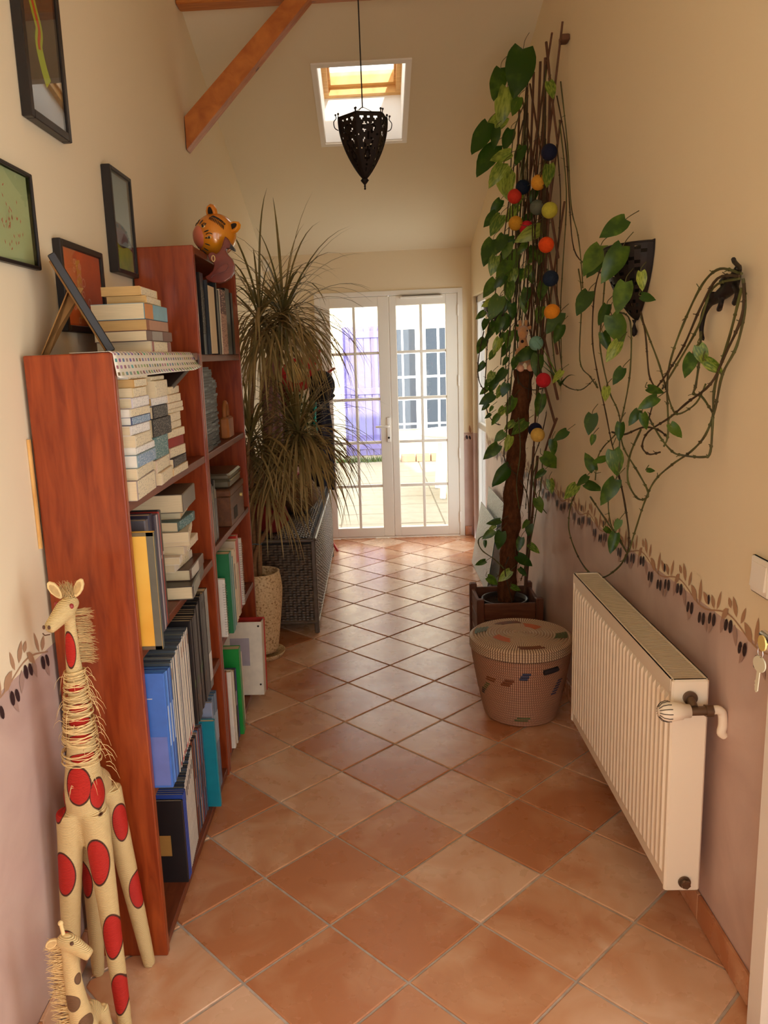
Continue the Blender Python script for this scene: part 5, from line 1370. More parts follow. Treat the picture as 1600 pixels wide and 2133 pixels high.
t = thing('folded_blanket', 'grey folded blanket heaped on the wicker chest by the wall', 'blanket', (-.70, 4.94, WH + .006)); soft_lump('lower_fold', M['bag_grey'], t, (0, 0, 0), (.12, .16, .17), 8.0); soft_lump('upper_fold', M['bag_grey'], t, (.0, .0, .22), (.11, .14, .10), 9.0)

# ------------------------------------------------------------------ red coat stand with hats and coats
mat('coat_red', srgb(186, 38, 34), .3, .5, coat=.3); mat('coat_tip', srgb(226, 214, 200), .35)
CS_ = Vector((-.50, 6.58, 0))
cs = thing('coat_stand', 'red metal coat stand in the far left corner by the glazed door', 'coat stand', CS_)
MB().tube([(0, 0, .10), (0, 0, 1.62)], .014, 10).build('pole', M['coat_red'], cs)
for a in (-35, 85, 205):
    d = Vector((cos(radians(a)), sin(radians(a)), 0))
    MB().tube(smooth_path([(0, 0, .30), d * .05 + Vector((0, 0, .2)), d * .20 + Vector((0, 0, .0))]), .010, 8).build('leg', M['coat_red'], cs)
arms = {}
for k, (a, up, ln) in enumerate(((-20, .08, .21), (-70, .16, .10), (-48, .16, .14), (60, .12, .16), (160, .1, .18), (230, .1, .18))):
    d = Vector((cos(radians(a)), sin(radians(a)), 0)); z = 1.42 + .04 * (k % 3)
    pts = smooth_path([(0, 0, z), d * ln * .5 + Vector((0, 0, z + up * .3)), d * ln + Vector((0, 0, z + up))])
    ar = MB().tube(pts, .010, 8).build('arm', M['coat_red'], cs)
    if k: b = MB(); b.sphere(tuple(pts[-1]), .013, 10, 7); b.build('tip', M['coat_tip'], ar)
mat('hat_black', srgb(26, 24, 26), .85, .1); mat('hat_cream', srgb(206, 178, 118), .8, .1, var=.15, vscale=40); mat('hat_red', srgb(170, 46, 50), .8, .1)
h1 = thing('black_cap', 'round black cap hanging from the red coat stand', 'hat', at(671, 802, Y=6.35))
h1.rotation_euler = (radians(72), 0, radians(20))
b = MB(); b.lathe([(.0, .075), (.05, .07), (.085, .05), (.102, .015), (.104, -.02), (.098, -.022)], 26, sy=1.14); b.build('crown', M['hat_black'], h1)
b = MB(); b.lathe([(.100, -.018), (.135, -.035), (.132, -.039), (.098, -.024)], 14, a0=-pi * .8, a1=-pi * .2); b.build('peak', M['hat_black'], h1)
h2 = thing('sun_hat', 'cream crowned hat with a red brim hanging on the coat stand', 'hat', at(620, 778, Y=6.40))
h2.rotation_euler = (radians(66), 0, radians(-8))
b = MB(); b.lathe([(0, .10), (.04, .098), (.065, .08), (.078, .03), (.085, 0)], 24); b.build('crown', M['hat_cream'], h2)
b = MB(); b.lathe([(.083, .004), (.11, -.006), (.145, -.016), (.146, -.02), (.11, -.011), (.083, -.001)], 28); b.build('brim', M['hat_red'], h2)
def hanging(name, label, cat, c, w, d, h, m, seed, folds=5, top=.35, group=None):
    """garment hanging from a hook: narrow at the top, folded below"""
    t = thing(name, label, cat, c, 0, group); b = MB(); n, mz = 40, 16; vs = []; fs = []
    for j in range(mz + 1):
        tt = j / mz; z = -h * tt; s = top + (1 - top) * min(1, tt * 1.9) ** .7
        for i in range(n):
            a = 2 * pi * i / n; f = 1 + .16 * sin(folds * a + seed + tt * 1.5) * min(1, tt * 2 + .2) + .05 * noise.noise(Vector((cos(a) * 2, sin(a) * 2, tt * 5 + seed)))
            vs.append((w * s * f * cos(a), d * s * f * sin(a), z))
    for j in range(mz):
        for i in range(n): fs.append((j * n + i, j * n + (i + 1) % n, (j + 1) * n + (i + 1) % n, (j + 1) * n + i))
    fs.append(tuple(range(n))); fs.append(tuple(range((mz + 1) * n - 1, mz * n - 1, -1)))
    b.add(vs, fs, True); b.build('draped_cloth', m, t)
    MB().tube([(0, 0, -.005), (0, .0, .035)], .004, 6).build('hanging_loop', m, t)
    return t
def hound_mat():
    m = bpy.data.materials.new('houndstooth'); m.use_nodes = True; nt = m.node_tree; b = nt.nodes['Principled BSDF']; b.inputs['Roughness'].default_value = .9
    tc = nd(nt, 'ShaderNodeTexCoord'); mp = nd(nt, 'ShaderNodeMapping'); mp.inputs['Scale'].default_value = (26, 26, 26); mp.inputs['Rotation'].default_value = (0, radians(40), 0)
    nt.links.new(tc.outputs['Object'], mp.inputs[0]); ck = nd(nt, 'ShaderNodeTexChecker'); ck.inputs['Scale'].default_value = 1; nt.links.new(mp.outputs[0], ck.inputs['Vector'])
    ck.inputs['Color1'].default_value = (*srgb(206, 206, 168), 1); ck.inputs['Color2'].default_value = (*srgb(24, 60, 36), 1); nt.links.new(ck.outputs['Color'], b.inputs['Base Color'])
    M['houndstooth'] = m
hound_mat()
mat('coat_dark', srgb(34, 32, 42), .85, .1, var=.3, vscale=12); mat('coat_maroon', srgb(112, 34, 40), .85, .1, var=.25, vscale=12); mat('coat_teal', srgb(40, 150, 130), .6); mat('coat_mauve', srgb(120, 86, 84), .85, .1, var=.2, vscale=14)
hanging('checked_scarf', 'green and cream houndstooth scarf hanging on the coat stand', 'scarf', at(620, 812, Y=6.46), .105, .045, .60, M['houndstooth'], .5, 4, .35)
hanging('dark_coat', 'dark coat hanging behind the black cap on the coat stand', 'coat', at(662, 800, Y=6.50), .10, .07, .86, M['coat_dark'], 2.0, 5, .6)
hanging('maroon_coat', 'maroon jacket hanging on the coat stand behind the dracaena leaves', 'coat', at(592, 768, Y=6.62), .10, .08, .80, M['coat_maroon'], 3.3, 5, .5)
hanging('mauve_cardigan', 'dusky mauve cardigan hanging nearest the left wall on the coat stand', 'coat', at(560, 745, Y=6.34), .075, .07, .78, M['coat_mauve'], 4.1, 6, .5)
t = thing('teal_strap', 'teal strap dangling beside the houndstooth scarf', 'strap', at(655, 800, Y=6.40))
b = MB(); b.tube(smooth_path([(0, 0, 0), (.008, 0, -.12), (-.004, 0, -.26), (.006, 0, -.40)]), .008, 6, flat=.3); b.tube(smooth_path([(0, 0, 0), (-.016, .0, -.10), (-.010, 0, -.22), (-.02, 0, -.34)]), .007, 6, flat=.3); b.build('webbing', M['coat_teal'], t)

# ------------------------------------------------------------------ dracaena in its speckled pot
def speckle_mat():
    m = bpy.data.materials.new('speckled_stone'); m.use_nodes = True; nt = m.node_tree; b = nt.nodes['Principled BSDF']; b.inputs['Roughness'].default_value = .7
    tc = nd(nt, 'ShaderNodeTexCoord'); n1 = nd(nt, 'ShaderNodeTexNoise'); n1.inputs['Scale'].default_value = 95; n1.inputs['Detail'].default_value = 2; nt.links.new(tc.outputs['Object'], n1.inputs['Vector'])
    rp = nd(nt, 'ShaderNodeValToRGB'); e = rp.color_ramp.elements; e[0].position = .32; e[0].color = (*srgb(150, 112, 70), 1); e[1].position = .44; e[1].color = (*srgb(218, 188, 140), 1); k = e.new(.72); k.color = (*srgb(232, 208, 164), 1)
    nt.links.new(n1.outputs['Fac'], rp.inputs[0]); nt.links.new(rp.outputs[0], b.inputs['Base Color'])
    bp = nd(nt, 'ShaderNodeBump'); bp.inputs['Strength'].default_value = .3; bp.inputs['Distance'].default_value = .003; nt.links.new(n1.outputs['Fac'], bp.inputs['Height']); nt.links.new(bp.outputs[0], b.inputs['Normal'])
    M['speckled_stone'] = m
speckle_mat()
mat('soil', srgb(52, 38, 28), .95, .05, var=.4, vscale=40, bump=.6, bscale=60); mat('cane_bark', srgb(150, 112, 78), .8, .1, var=.3, vscale=40, stretch=(1, 1, 6)); mat('cord_blue', srgb(96, 120, 130), .7)
PB = Vector((-.652, 4.15, 0))
dr = thing('dracaena', 'dragon tree with drooping narrow leaves in a tall speckled stone pot', 'plant', PB)
b = MB(); b.lathe([(.0, .03), (.082, .03), (.09, .05), (.105, .16), (.122, .30), (.128, .38), (.122, .44), (.116, .468), (.118, .474), (.106, .476), (.102, .465), (.108, .42), (0, .42)], 36); b.build('pot', M['speckled_stone'], dr)
b = MB(); b.lathe([(0, .0), (.112, .0), (.124, .022), (.126, .028), (.12, .028), (.108, .01), (0, .01)], 36); b.build('saucer', M['speckled_stone'], dr)
MB().lathe([(.107, .425), (.06, .432), (0, .434)], 24).build('soil', M['soil'], dr)
leaf_mat('dracaena_leaf', srgb(112, 102, 58), srgb(172, 150, 100), 6, .34, (1, 1, 1))
rd = random.Random(31)
def blade(par, base, dirv, L, droop, w, mbx=None):
    """one narrow arching leaf: rises along dirv, then hangs"""
    P_ = []; p = Vector(base); d = dirv.normalized(); n = 9; seg = L / n
    for i in range(n + 1):
        P_.append(p.copy()); p = p + d * seg
        d = (d + Vector((0, 0, -1)) * droop * (.35 + .9 * i / n)).normalized()
    vs = []
    for i, q in enumerate(P_):
        t_ = (P_[min(i + 1, n)] - P_[max(i - 1, 0)]).normalized(); s = t_.cross(Vector((0, 0, 1)))
        if s.length < .05: s = t_.cross(Vector((.3, .9, 0)))
        s.normalize(); u = s.cross(t_); tt = i / n
        ww = w * (0.55 + .45 * min(1, tt * 4)) * (1 - tt ** 3) + .0003
        vs += [q - s * ww + u * ww * .35, q, q + s * ww + u * ww * .35]
    fs = []
    for i in range(n): fs += [(3 * i, 3 * i + 1, 3 * i + 4, 3 * i + 3), (3 * i + 1, 3 * i + 2, 3 * i + 5, 3 * i + 4)]
    if mbx is not None: mbx.add(vs, fs, True)
    else: b = MB(); b.add(vs, fs, True); b.build('leaf', M['dracaena_leaf'], par, world=True)
heads = [(at(541, 645, Y=4.18), 52, .50, 110), (at(590, 640, Y=4.28), 60, .52, 110), (at(622, 890, Y=4.25), 100, .46, 190), (at(520, 895, Y=4.10), 46, .42, 50), (at(556, 985, Y=4.22), 36, .40, 60)]
canes = [[(-.66, 4.17, .43), (-.665, 4.18, .8), (-.64, 4.18, 1.3), heads[0][0]], [(-.64, 4.14, .43), (-.62, 4.18, .85), (-.52, 4.26, 1.4), heads[1][0]], [(-.665, 4.12, .43), (-.655, 4.14, .58), (-.58, 4.20, .72), (-.47, 4.25, .95), heads[2][0]], [(-.67, 4.14, .43), (-.69, 4.12, .8), heads[3][0]], [(-.648, 4.17, .43), (-.65, 4.2, .7), heads[4][0]]]
for c in canes:
    b = MB(); P_ = smooth_path(c, 5); n = len(P_)
    b.tube(P_, [.0125 - .005 * i / n + .0008 * (i % 3) for i in range(n)], 9); b.build('cane', M['cane_bark'], dr, world=True)
under = MB()
for hp_, n, L, more in heads:
    for k in range(n + more):
        inner = k >= n
        a = 2.39996 * k; e = rd.uniform(-.7, .5) if inner else rd.uniform(-.2, 1.25) if k > n * .3 else rd.uniform(.6, 1.45)
        d = Vector((cos(a) * cos(e), sin(a) * cos(e), sin(e)))
        base = Vector(hp_) + Vector((0, 0, rd.uniform(-.16, -.02) if inner else rd.uniform(-.09, .01)))
        ll = L * rd.uniform(.75, 1.2)
        # leaves stop short of the wall and of the bookcase
        if base.x + d.x * ll * .7 < WL(4.2) + .02: d.x = abs(d.x) * .6
        if base.y + d.y * ll * .8 < 3.84 and base.x < -.56: d.y = abs(d.y)
        blade(dr, base, d, ll, rd.uniform(.28, .5) if inner else rd.uniform(.16, .34), rd.uniform(.0050, .0072), under if inner else None)
under.build('hanging_leaves', M['dracaena_leaf'], dr, world=True)['kind'] = 'stuff'
b = MB(); b.tube([Vector((-.655, 4.155, .63)) + Vector((.035 * cos(a), .035 * sin(a), .004 * sin(3 * a))) for a in [2 * pi * k / 16 for k in range(16)]], .0025, 5, closed=True); b.build('tie', M['cord_blue'], dr, world=True)
# ------------------------------------------------------------------ radiator
mat('rad_white', srgb(240, 226, 202), .38, .4); mat('rad_grille', srgb(214, 196, 168), .5, .3); mat('valve_metal', srgb(120, 98, 78), .35, .5, metal=.8); mat('valve_white', srgb(242, 228, 204), .4, .4)
RXF, RXB, RY0, RY1, RZ0, RZT = .738, .832, 1.952, 2.982, .15, .752
ra = thing('radiator', 'white ribbed panel radiator hung low on the right wall', 'radiator', ((RXF + RXB) / 2, (RY0 + RY1) / 2, RZ0))
b = MB(); b.cbox((RXF + .004, RY0 + .014, RZ0), (RXF + .016, RY1 - .014, RZT - .01), .004); b.build('front_panel', M['rad_white'], ra, world=True)
b = MB(); b.cbox((RXB - .016, RY0 + .014, RZ0), (RXB - .004, RY1 - .014, RZT - .01), .004); b.build('back_panel', M['rad_white'], ra, world=True)
n = 30; pit = (RY1 - RY0 - .05) / n
rbm = MB()
w2_ = pit * .33
za, zb = RZ0 + .035, RZT - .05
rbm.add([(0, -w2_, za), (0, w2_, za), (0, w2_, zb), (0, -w2_, zb), (-.0065, -w2_ * .62, za + .014), (-.0065, w2_ * .62, za + .014), (-.0065, w2_ * .62, zb - .014), (-.0065, -w2_ * .62, zb - .014)], [(4, 5, 6, 7), (0, 1, 5, 4), (1, 2, 6, 5), (2, 3, 7, 6), (3, 0, 4, 7)])
rme = rbm.mesh('rib', M['rad_white'])
for k in range(n):
    o = link('rib', rme, ra); o.location = (RXF + .0045 - ra.location.x, RY0 + .025 + pit * (k + .5) - ra.location.y, -ra.location.z); 
for y0, y1, nm in ((RY0, RY0 + .0145, 'near'), (RY1 - .0145, RY1, 'far')):
    b = MB(); b.cbox((RXF, y0, RZ0 - .002), (RXB, y1, RZT), .005); b.build('side_panel', M['rad_white'], ra, world=True)
b = MB(); b.box((RXF, RY0 + .0145, RZT - .035), (RXF + .003, RY1 - .0145, RZT)); b.box((RXB - .003, RY0 + .0145, RZT - .03), (RXB, RY1 - .0145, RZT)); b.box((RXF, RY0 + .0145, RZT - .002), (RXF + .008, RY1 - .0145, RZT)); b.box((RXB - .008, RY0 + .0145, RZT - .002), (RXB, RY1 - .0145, RZT)); b.build('top_rim', M['rad_white'], ra, world=True)
b = MB(); k = RY0 + .02
while k < RY1 - .02:
    b.box((RXF + .006, k, RZT - .008), (RXB - .006, k + .0062, RZT - .002)); k += .0118
o = b.build('top_grille', M['rad_grille'], ra, world=True); o['kind'] = 'stuff'
MB().box((RXF + .017, RY0 + .016, RZ0 + .05), (RXB - .017, RY1 - .016, RZT - .05)).build('convector_core', M['dark_gap'], ra, world=True)
for y in (2.15, 2.80):
    MB().box((RXB - .003, y - .02, .3), (WR(y) - .001, y + .02, .66)).build('wall_bracket', M['rad_white'], ra, world=True)
b = MB(); b.tube([(.79, RY0 - .001, .178), (.79, RY0 - .006, .178)], .0165, 18); b.tube([(.79, RY0 - .006, .178), (.79, RY0 - .017, .178)], .0125, 6); b.build('blanking_plug', M['valve_metal'], ra, world=True)
VC = Vector((.783, RY0 - .03, .682))
b = MB(); b.tube([(.783, RY0, .705), (.783, RY0 - .008, .705)], .018, 18); b.tube([(.783, RY0 - .006, .703), VC + Vector((.0, .0, .008))], .011, 10); b.tube([VC + Vector((-.012, 0, 0)), VC + Vector((.03, 0, 0))], .0125, 8); b.tube([VC + Vector((.028, 0, 0)), VC + Vector((.046, 0, 0))], .0165, 6)
vb = b.build('valve_body', M['valve_metal'], ra, world=True)
b = MB(); b.T = Matrix.Translation(VC + Vector((-.010, 0, 0))) @ Matrix.Rotation(radians(-90), 4, 'Y')
b.lathe([(.0, 0), (.017, .0), (.018, .018), (.0215, .02), (.0225, .034), (.0235, .036), (.0255, .046), (.026, .058), (.022, .070), (.012, .078), (0, .080)], 26); th = b.build('thermostat_head', M['valve_white'], vb, world=True)
for k in range(13):
    a = 2 * pi * k / 13; c_, s_ = cos(a), sin(a); T_ = Matrix.Translation(VC + Vector((-.010, 0, 0))) @ Matrix.Rotation(radians(-90), 4, 'Y')
    b = MB(); b.T = T_; b.tube([(.0262 * c_, .0262 * s_, .050), (.0264 * c_, .0264 * s_, .058), (.0225 * c_, .0225 * s_, .0702), (.0125 * c_, .0125 * s_, .0783)], .0011, 5); b.build('grip_slot', M['dark_gap'], th, world=True)
pp = smooth_path([VC + Vector((.044, 0, 0)), VC + Vector((.060, .004, .0)), VC + Vector((.074, .008, -.012)), VC + Vector((.078, .01, -.045)), VC + Vector((.076, .012, -.066)), VC + Vector((.085, .014, -.075))])
b = MB(); b.tube(pp, .0115, 10); b.build('supply_pipe', M['rad_white'], ra, world=True)

# ------------------------------------------------------------------ coiled grass basket with lid
def coil_mat(name, tan, straw, n, ang=True):
    m = bpy.data.materials.new(name); m.use_nodes = True; nt = m.node_tree; b = nt.nodes['Principled BSDF']; b.inputs['Roughness'].default_value = .6
    tc = nd(nt, 'ShaderNodeTexCoord'); gr = nd(nt, 'ShaderNodeTexGradient', gradient_type='RADIAL'); nt.links.new(tc.outputs['Object'], gr.inputs['Vector'])
    sp = nd(nt, 'ShaderNodeSeparateXYZ'); nt.links.new(tc.outputs['Object'], sp.inputs[0])
    # every second coil row is shifted half a stitch
    mu = nd(nt, 'ShaderNodeMath', operation='MULTIPLY'); mu.inputs[1].default_value = n; nt.links.new(gr.outputs['Fac'], mu.inputs[0])
    fr = nd(nt, 'ShaderNodeMath', operation='FRACT'); nt.links.new(mu.outputs[0], fr.inputs[0])
    rp = nd(nt, 'ShaderNodeValToRGB'); e = rp.color_ramp.elements; e[0].position = .30; e[0].color = (*tan, 1); e[1].position = .5; e[1].color = (*straw, 1); k = e.new(.92); k.color = (*straw, 1); k = e.new(1.0); k.color = (*tan, 1)
    nt.links.new(fr.outputs[0], rp.inputs[0]); nt.links.new(rp.outputs[0], b.inputs['Base Color'])
    M[name] = m
coil_mat('coil_body', srgb(112, 66, 44), srgb(196, 146, 112), 150); coil_mat('coil_lid', srgb(120, 84, 58), srgb(214, 184, 148), 120)
BK = Vector((.612, 3.375, 0))
bk = thing('lidded_basket', 'round coiled straw basket with lid in front of the plant box', 'basket', BK)
def brad(z):   # radius of the basket body at height z
    t = z / .315; return .150 + .066 * (t ** .75) - .010 * max(0, t - .85) * 4 * .3
prof = [(0, .0), (.145, 0)]
N = 27
for i in range(N):
    z0 = .004 + i * .0115; r_ = brad(z0 + .006)
    prof += [(r_ - .006, z0), (r_ + .0005, z0 + .0026), (r_ + .0026, z0 + .0057), (r_ + .0005, z0 + .0088)]
prof += [(.2, .315), (.0, .315)]
b = MB(); b.lathe(prof, 72); b.build('basket_body', M['coil_body'], bk)
prof = [(0, .318), (.2185, .318)]
for i in range(4):
    z0 = .318 + i * .011; prof += [(.2175 + .0, z0), (.2225, z0 + .003), (.2225, z0 + .008), (.218, z0 + .011)]
K = 17
for i in range(K):
    r1 = .215 - i * .0126; zt = .364 + .010 * (1 - (r1 / .215) ** 2); prof += [(r1, zt - .002), (r1 - .0035, zt + .0042), (r1 - .009, zt + .0042), (r1 - .0125, zt - .002)]
prof += [(0, .375)]
b = MB(); b.lathe(prof, 72); b.build('lid', M['coil_lid'], bk)
mat('weave_blue', srgb(54, 58, 84), .6); mat('weave_orange', srgb(196, 96, 46), .6); mat('weave_brown', srgb(120, 66, 34), .6); mat('weave_green', srgb(86, 92, 50), .6); mat('weave_black', srgb(46, 38, 40), .6)
def body_patch(a0, a1, z0, z1, m, skew=.0):
    b = MB(); vs = []; nr = max(2, int((z1 - z0) / .0115)); na = 6
    for j in range(nr):
        za_, zb_ = z0 + j * .0115, z0 + (j + 1) * .0115 - .001
        sh = skew * j
        ring = []
        for zz, lift in ((za_, .001), ((za_ + zb_) / 2, .0034), (zb_, .001)):
            ring.append([((brad(zz) + lift) * cos(a0 + sh + (a1 - a0) * i / na), (brad(zz) + lift) * sin(a0 + sh + (a1 - a0) * i / na), zz) for i in range(na + 1)])
        for q in range(2):
            b.add(ring[q] + ring[q + 1], [(i, i + 1, i + na + 2, i + na + 1) for i in range(na)], True)
    b.build('woven_patch', m, bk)
cam_a = math.atan2(-BK.y, -BK.x)
for da, wd, z0, z1, m, sk in ((.06, .17, .235, .275, 'weave_blue', .03), (-.32, .20, .20, .235, 'weave_brown', .05), (-.68, .24, .205, .232, 'weave_brown', .03), (-.92, .12, .15, .20, 'weave_green', .05), (-1.02, .12, .125, .165, 'weave_black', .03), (.02, .34, .03, .062, 'weave_green', .06), (.80, .16, .15, .23, 'weave_blue', .03)):
    body_patch(cam_a + da - wd / 2, cam_a + da + wd / 2, z0, z1, M[m], sk)
def lid_patch(r0, r1, a0, a1, m):
    b = MB(); na = 8; nr = max(1, round((r1 - r0) / .0126))
    for j in range(nr):
        ra_, rb_ = r0 + j * (r1 - r0) / nr, r0 + (j + 1) * (r1 - r0) / nr - .001; sh = .05 * j
        zt = lambda r_: .3695 + .010 * (1 - (r_ / .215) ** 2)
        v1 = [(ra_ * cos(a0 + sh + (a1 - a0) * i / na), ra_ * sin(a0 + sh + (a1 - a0) * i / na), zt(ra_)) for i in range(na + 1)]
        v2 = [(rb_ * cos(a0 + sh + (a1 - a0) * i / na), rb_ * sin(a0 + sh + (a1 - a0) * i / na), zt(rb_)) for i in range(na + 1)]
        b.add(v1 + v2, [(i, i + 1, i + na + 2, i + na + 1) for i in range(na)], True)
    b.build('woven_patch', m, bk)
for r0, r1, a, wd, m in ((.12, .16, 1.75, .75, 'weave_brown'), (.07, .12, .75, .8, 'weave_orange'), (.10, .14, 3.75, .7, 'weave_orange'), (.17, .20, 4.75, .55, 'weave_brown'), (.15, .20, 5.95, .4, 'weave_green'), (.15, .20, 2.75, .4, 'weave_green')):
    lid_patch(r0, r1, a - wd / 2, a + wd / 2, M[m])
b = MB(); a_ = cam_a + .62; rr_ = brad(.27) + .006
b.tube(smooth_path([(rr_ * cos(a_ + t), rr_ * sin(a_ + t), .272 + .02 * t) for t in (-.16, -.08, 0, .08, .16)]), .011, 8); b.build('handle', M['weave_black'], bk)

# ------------------------------------------------------------------ wooden planter
wood('planter_wood', srgb(112, 68, 46), srgb(84, 46, 30), (8, 8, 1.4), .6, knots=False)
wood('planter_board', srgb(116, 72, 48), srgb(88, 50, 32), (1.4, 1.4, 10), .6, knots=False)
PX0, PX1, PY0, PY1 = .498, .838, 3.975, 4.315
pl = thing('plant_box', 'dark wooden square plant box against the right wall', 'planter', ((PX0 + PX1) / 2, (PY0 + PY1) / 2, 0))
for x in (PX0, PX1 - .038):
    for y in (PY0, PY1 - .038):
        MB().cbox((x, y, 0), (x + .038, y + .038, .335), .004).build('corner_post', M['planter_wood'], pl, world=True)
for z in (.04, .132, .224):
    zz = z + .086
    MB().cbox((PX0 + .038, PY0 + .008, z), (PX1 - .038, PY0 + .026, zz), .003).build('board', M['planter_board'], pl, world=True)
    MB().cbox((PX0 + .038, PY1 - .026, z), (PX1 - .038, PY1 - .008, zz), .003).build('board', M['planter_board'], pl, world=True)
    MB().cbox((PX0 + .008, PY0 + .038, z), (PX0 + .026, PY1 - .038, zz), .003).build('board', M['planter_board'], pl, world=True)
    MB().cbox((PX1 - .026, PY0 + .038, z), (PX1 - .008, PY1 - .038, zz), .003).build('board', M['planter_board'], pl, world=True)
mat('black_plastic', srgb(38, 34, 32), .45, .4)
b = MB(); b.lathe([(.10, .03), (.118, .28), (.124, .284), (.124, .292), (.114, .292), (.112, .27), (0, .27)], 30, ((PX0 + PX1) / 2, (PY0 + PY1) / 2, 0)); ip = b.build('inner_pot', M['black_plastic'], pl, world=True)
b = MB(); b.lathe([(.112, .272), (.06, .278), (0, .276)], 24, ((PX0 + PX1) / 2, (PY0 + PY1) / 2, 0)); b.build('soil', M['soil'], pl, world=True)

# ------------------------------------------------------------------ panes of obscured glass leaning on the wall
def obscured():
    m = bpy.data.materials.new('obscured_glass'); m.use_nodes = True; nt = m.node_tree; b = nt.nodes['Principled BSDF']
    b.inputs['Base Color'].default_value = (*srgb(196, 212, 206), 1); b.inputs['Roughness'].default_value = .25; b.inputs['Transmission Weight'].default_value = .55; b.inputs['IOR'].default_value = 1.3
    tc = nd(nt, 'ShaderNodeTexCoord'); vo = nd(nt, 'ShaderNodeTexVoronoi'); vo.inputs['Scale'].default_value = 75; nt.links.new(tc.outputs['Object'], vo.inputs['Vector'])
    bp = nd(nt, 'ShaderNodeBump'); bp.inputs['Strength'].default_value = .7; bp.inputs['Distance'].default_value = .004; nt.links.new(vo.outputs['Distance'], bp.inputs['Height']); nt.links.new(bp.outputs[0], b.inputs['Normal'])
    M['obscured_glass'] = m
obscured()
mat('glass_edge', srgb(70, 100, 96), .2, .5)
def leaning(x0, x1, h, y0, y1, label):
    t = thing('glass_pane', label, 'glass pane', (x0, (y0 + y1) / 2, .001)); L = sqrt((x1 - x0) ** 2 + h * h); a = math.atan2(x1 - x0, h)
    b = MB(); b.T = Matrix.Rotation(a, 4, 'Y'); b.box((-.004, -(y1 - y0) / 2, .002), (0, (y1 - y0) / 2, L)); b.build('sheet', M['obscured_glass'], t)
    b = MB(); b.T = Matrix.Rotation(a, 4, 'Y'); b.box((-.0045, -(y1 - y0) / 2 - .001, .002), (.0005, -(y1 - y0) / 2 + .001, L)); b.build('cut_edge', M['glass_edge'], t)
    b = MB(); b.T = Matrix.Rotation(a, 4, 'Y'); b.box((-.0045, -(y1 - y0) / 2, L - .002), (.0005, (y1 - y0) / 2, L + .001)); b.build('cut_edge', M['glass_edge'], t)
leaning(.715, .79, .47, 5.18, 5.98, 'shorter pane of bubbly obscured glass leaning in front, by the plant box')
leaning(.775, .826, .61, 4.96, 5.84, 'taller pane of obscured glass leaning against the right wall behind the other')

# ------------------------------------------------------------------ pierced metal lantern under the skylight
mat('dark_iron', srgb(40, 32, 28), .55, .4, metal=.5, var=.2, vscale=30)
LP = Vector((-.008, 4.0, 2.36)); LH = .315; LR = .118
ln_ = thing('pierced_lantern', 'dark pierced metal lantern hanging from a thin cord under the skylight', 'lantern', LP)
def lr(t):    # radius of the six-sided body at height fraction t (0 = point, 1 = rim)
    return LR * (.02 + .98 * sin(min(1, t * 1.02) * pi / 2) ** .82)
NS = 6
def panel(i):
    """one curved shield-shaped panel with pierced holes"""
    a0, a1 = 2 * pi * i / NS + .26, 2 * pi * (i + 1) / NS + .26
    nu, nv = 20, 34; holes = []
    for (cu_, cv_, r_) in ((.22, .92, .06), (.5, .93, .05), (.78, .92, .06)): holes.append((cu_, cv_, r_, .028))
    for ring, cv_ in ((0, .76), (1, .55), (2, .36)):
        for k in range(8):
            a = 2 * pi * k / 8; rr_ = (.24, .21, .16)[ring]; holes.append((.5 + rr_ * cos(a), cv_ + .075 * sin(a), .065, .026))
    for k in range(3): holes.append((.5, .22 - .05 * k, .09, .014))
    holes += [(.12, .66, .05, .02), (.88, .66, .05, .02), (.14, .46, .05, .02), (.86, .46, .05, .02)]
    def p(u, v):
        t = v; R_ = lr(t); pa, pb = Vector((R_ * cos(a0), R_ * sin(a0), 0)), Vector((R_ * cos(a1), R_ * sin(a1), 0)); q = pa.lerp(pb, u); q.z = .045 + (LH - .045) * t
        return q
    b = MB(); vs = [p(u / nu, v / nv) for v in range(nv + 1) for u in range(nu + 1)]; fs = []
    for v in range(nv):
        for u in range(nu):
            cu_, cv_ = (u + .5) / nu, (v + .5) / nv
            if any(((cu_ - h[0]) / h[2]) ** 2 + ((cv_ - h[1]) / h[3]) ** 2 < 1 for h in holes): continue
            k = v * (nu + 1) + u; fs.append((k, k + 1, k + nu + 2, k + nu + 1))
    b.add(vs, fs); o = b.build('pierced_panel', M['dark_iron'], ln_); sm = o.modifiers.new('thickness', 'SOLIDIFY'); sm.thickness = .0015
for i in range(NS): panel(i)
for i in range(NS):
    a = 2 * pi * i / NS + .26; b = MB()
    b.tube([Vector((lr(t) * cos(a), lr(t) * sin(a), .045 + (LH - .045) * t)) for t in [k / 14 for k in range(15)]], .003, 6); b.build('edge_rib', M['dark_iron'], ln_)
    c_ = Vector((cos(a), sin(a), 0))
    b = MB(); b.tube(smooth_path([c_ * LR * 1.0 + Vector((0, 0, LH - .055)), c_ * LR * 1.14 + Vector((0, 0, LH - .045)), c_ * LR * 1.18 + Vector((0, 0, LH - .02)), c_ * LR * 1.08 + Vector((0, 0, LH - .004)), c_ * LR * 1.10 + Vector((0, 0, LH + .008))]), .0022, 6); hk = b.build('scroll', M['dark_iron'], ln_)
    b = MB(); b.sphere(tuple(c_ * LR * 1.10 + Vector((0, 0, LH + .011))), .005, 8, 6); b.build('ball', M['dark_iron'], hk)
    b = MB(); b.tube([c_ * LR * .99 + Vector((0, 0, LH)), c_ * LR * .99 + Vector((0, 0, LH + .014))], .0025, 6); b.sphere(tuple(c_ * LR * .99 + Vector((0, 0, LH + .016))), .0055, 8, 6); b.build('finial', M['dark_iron'], ln_)
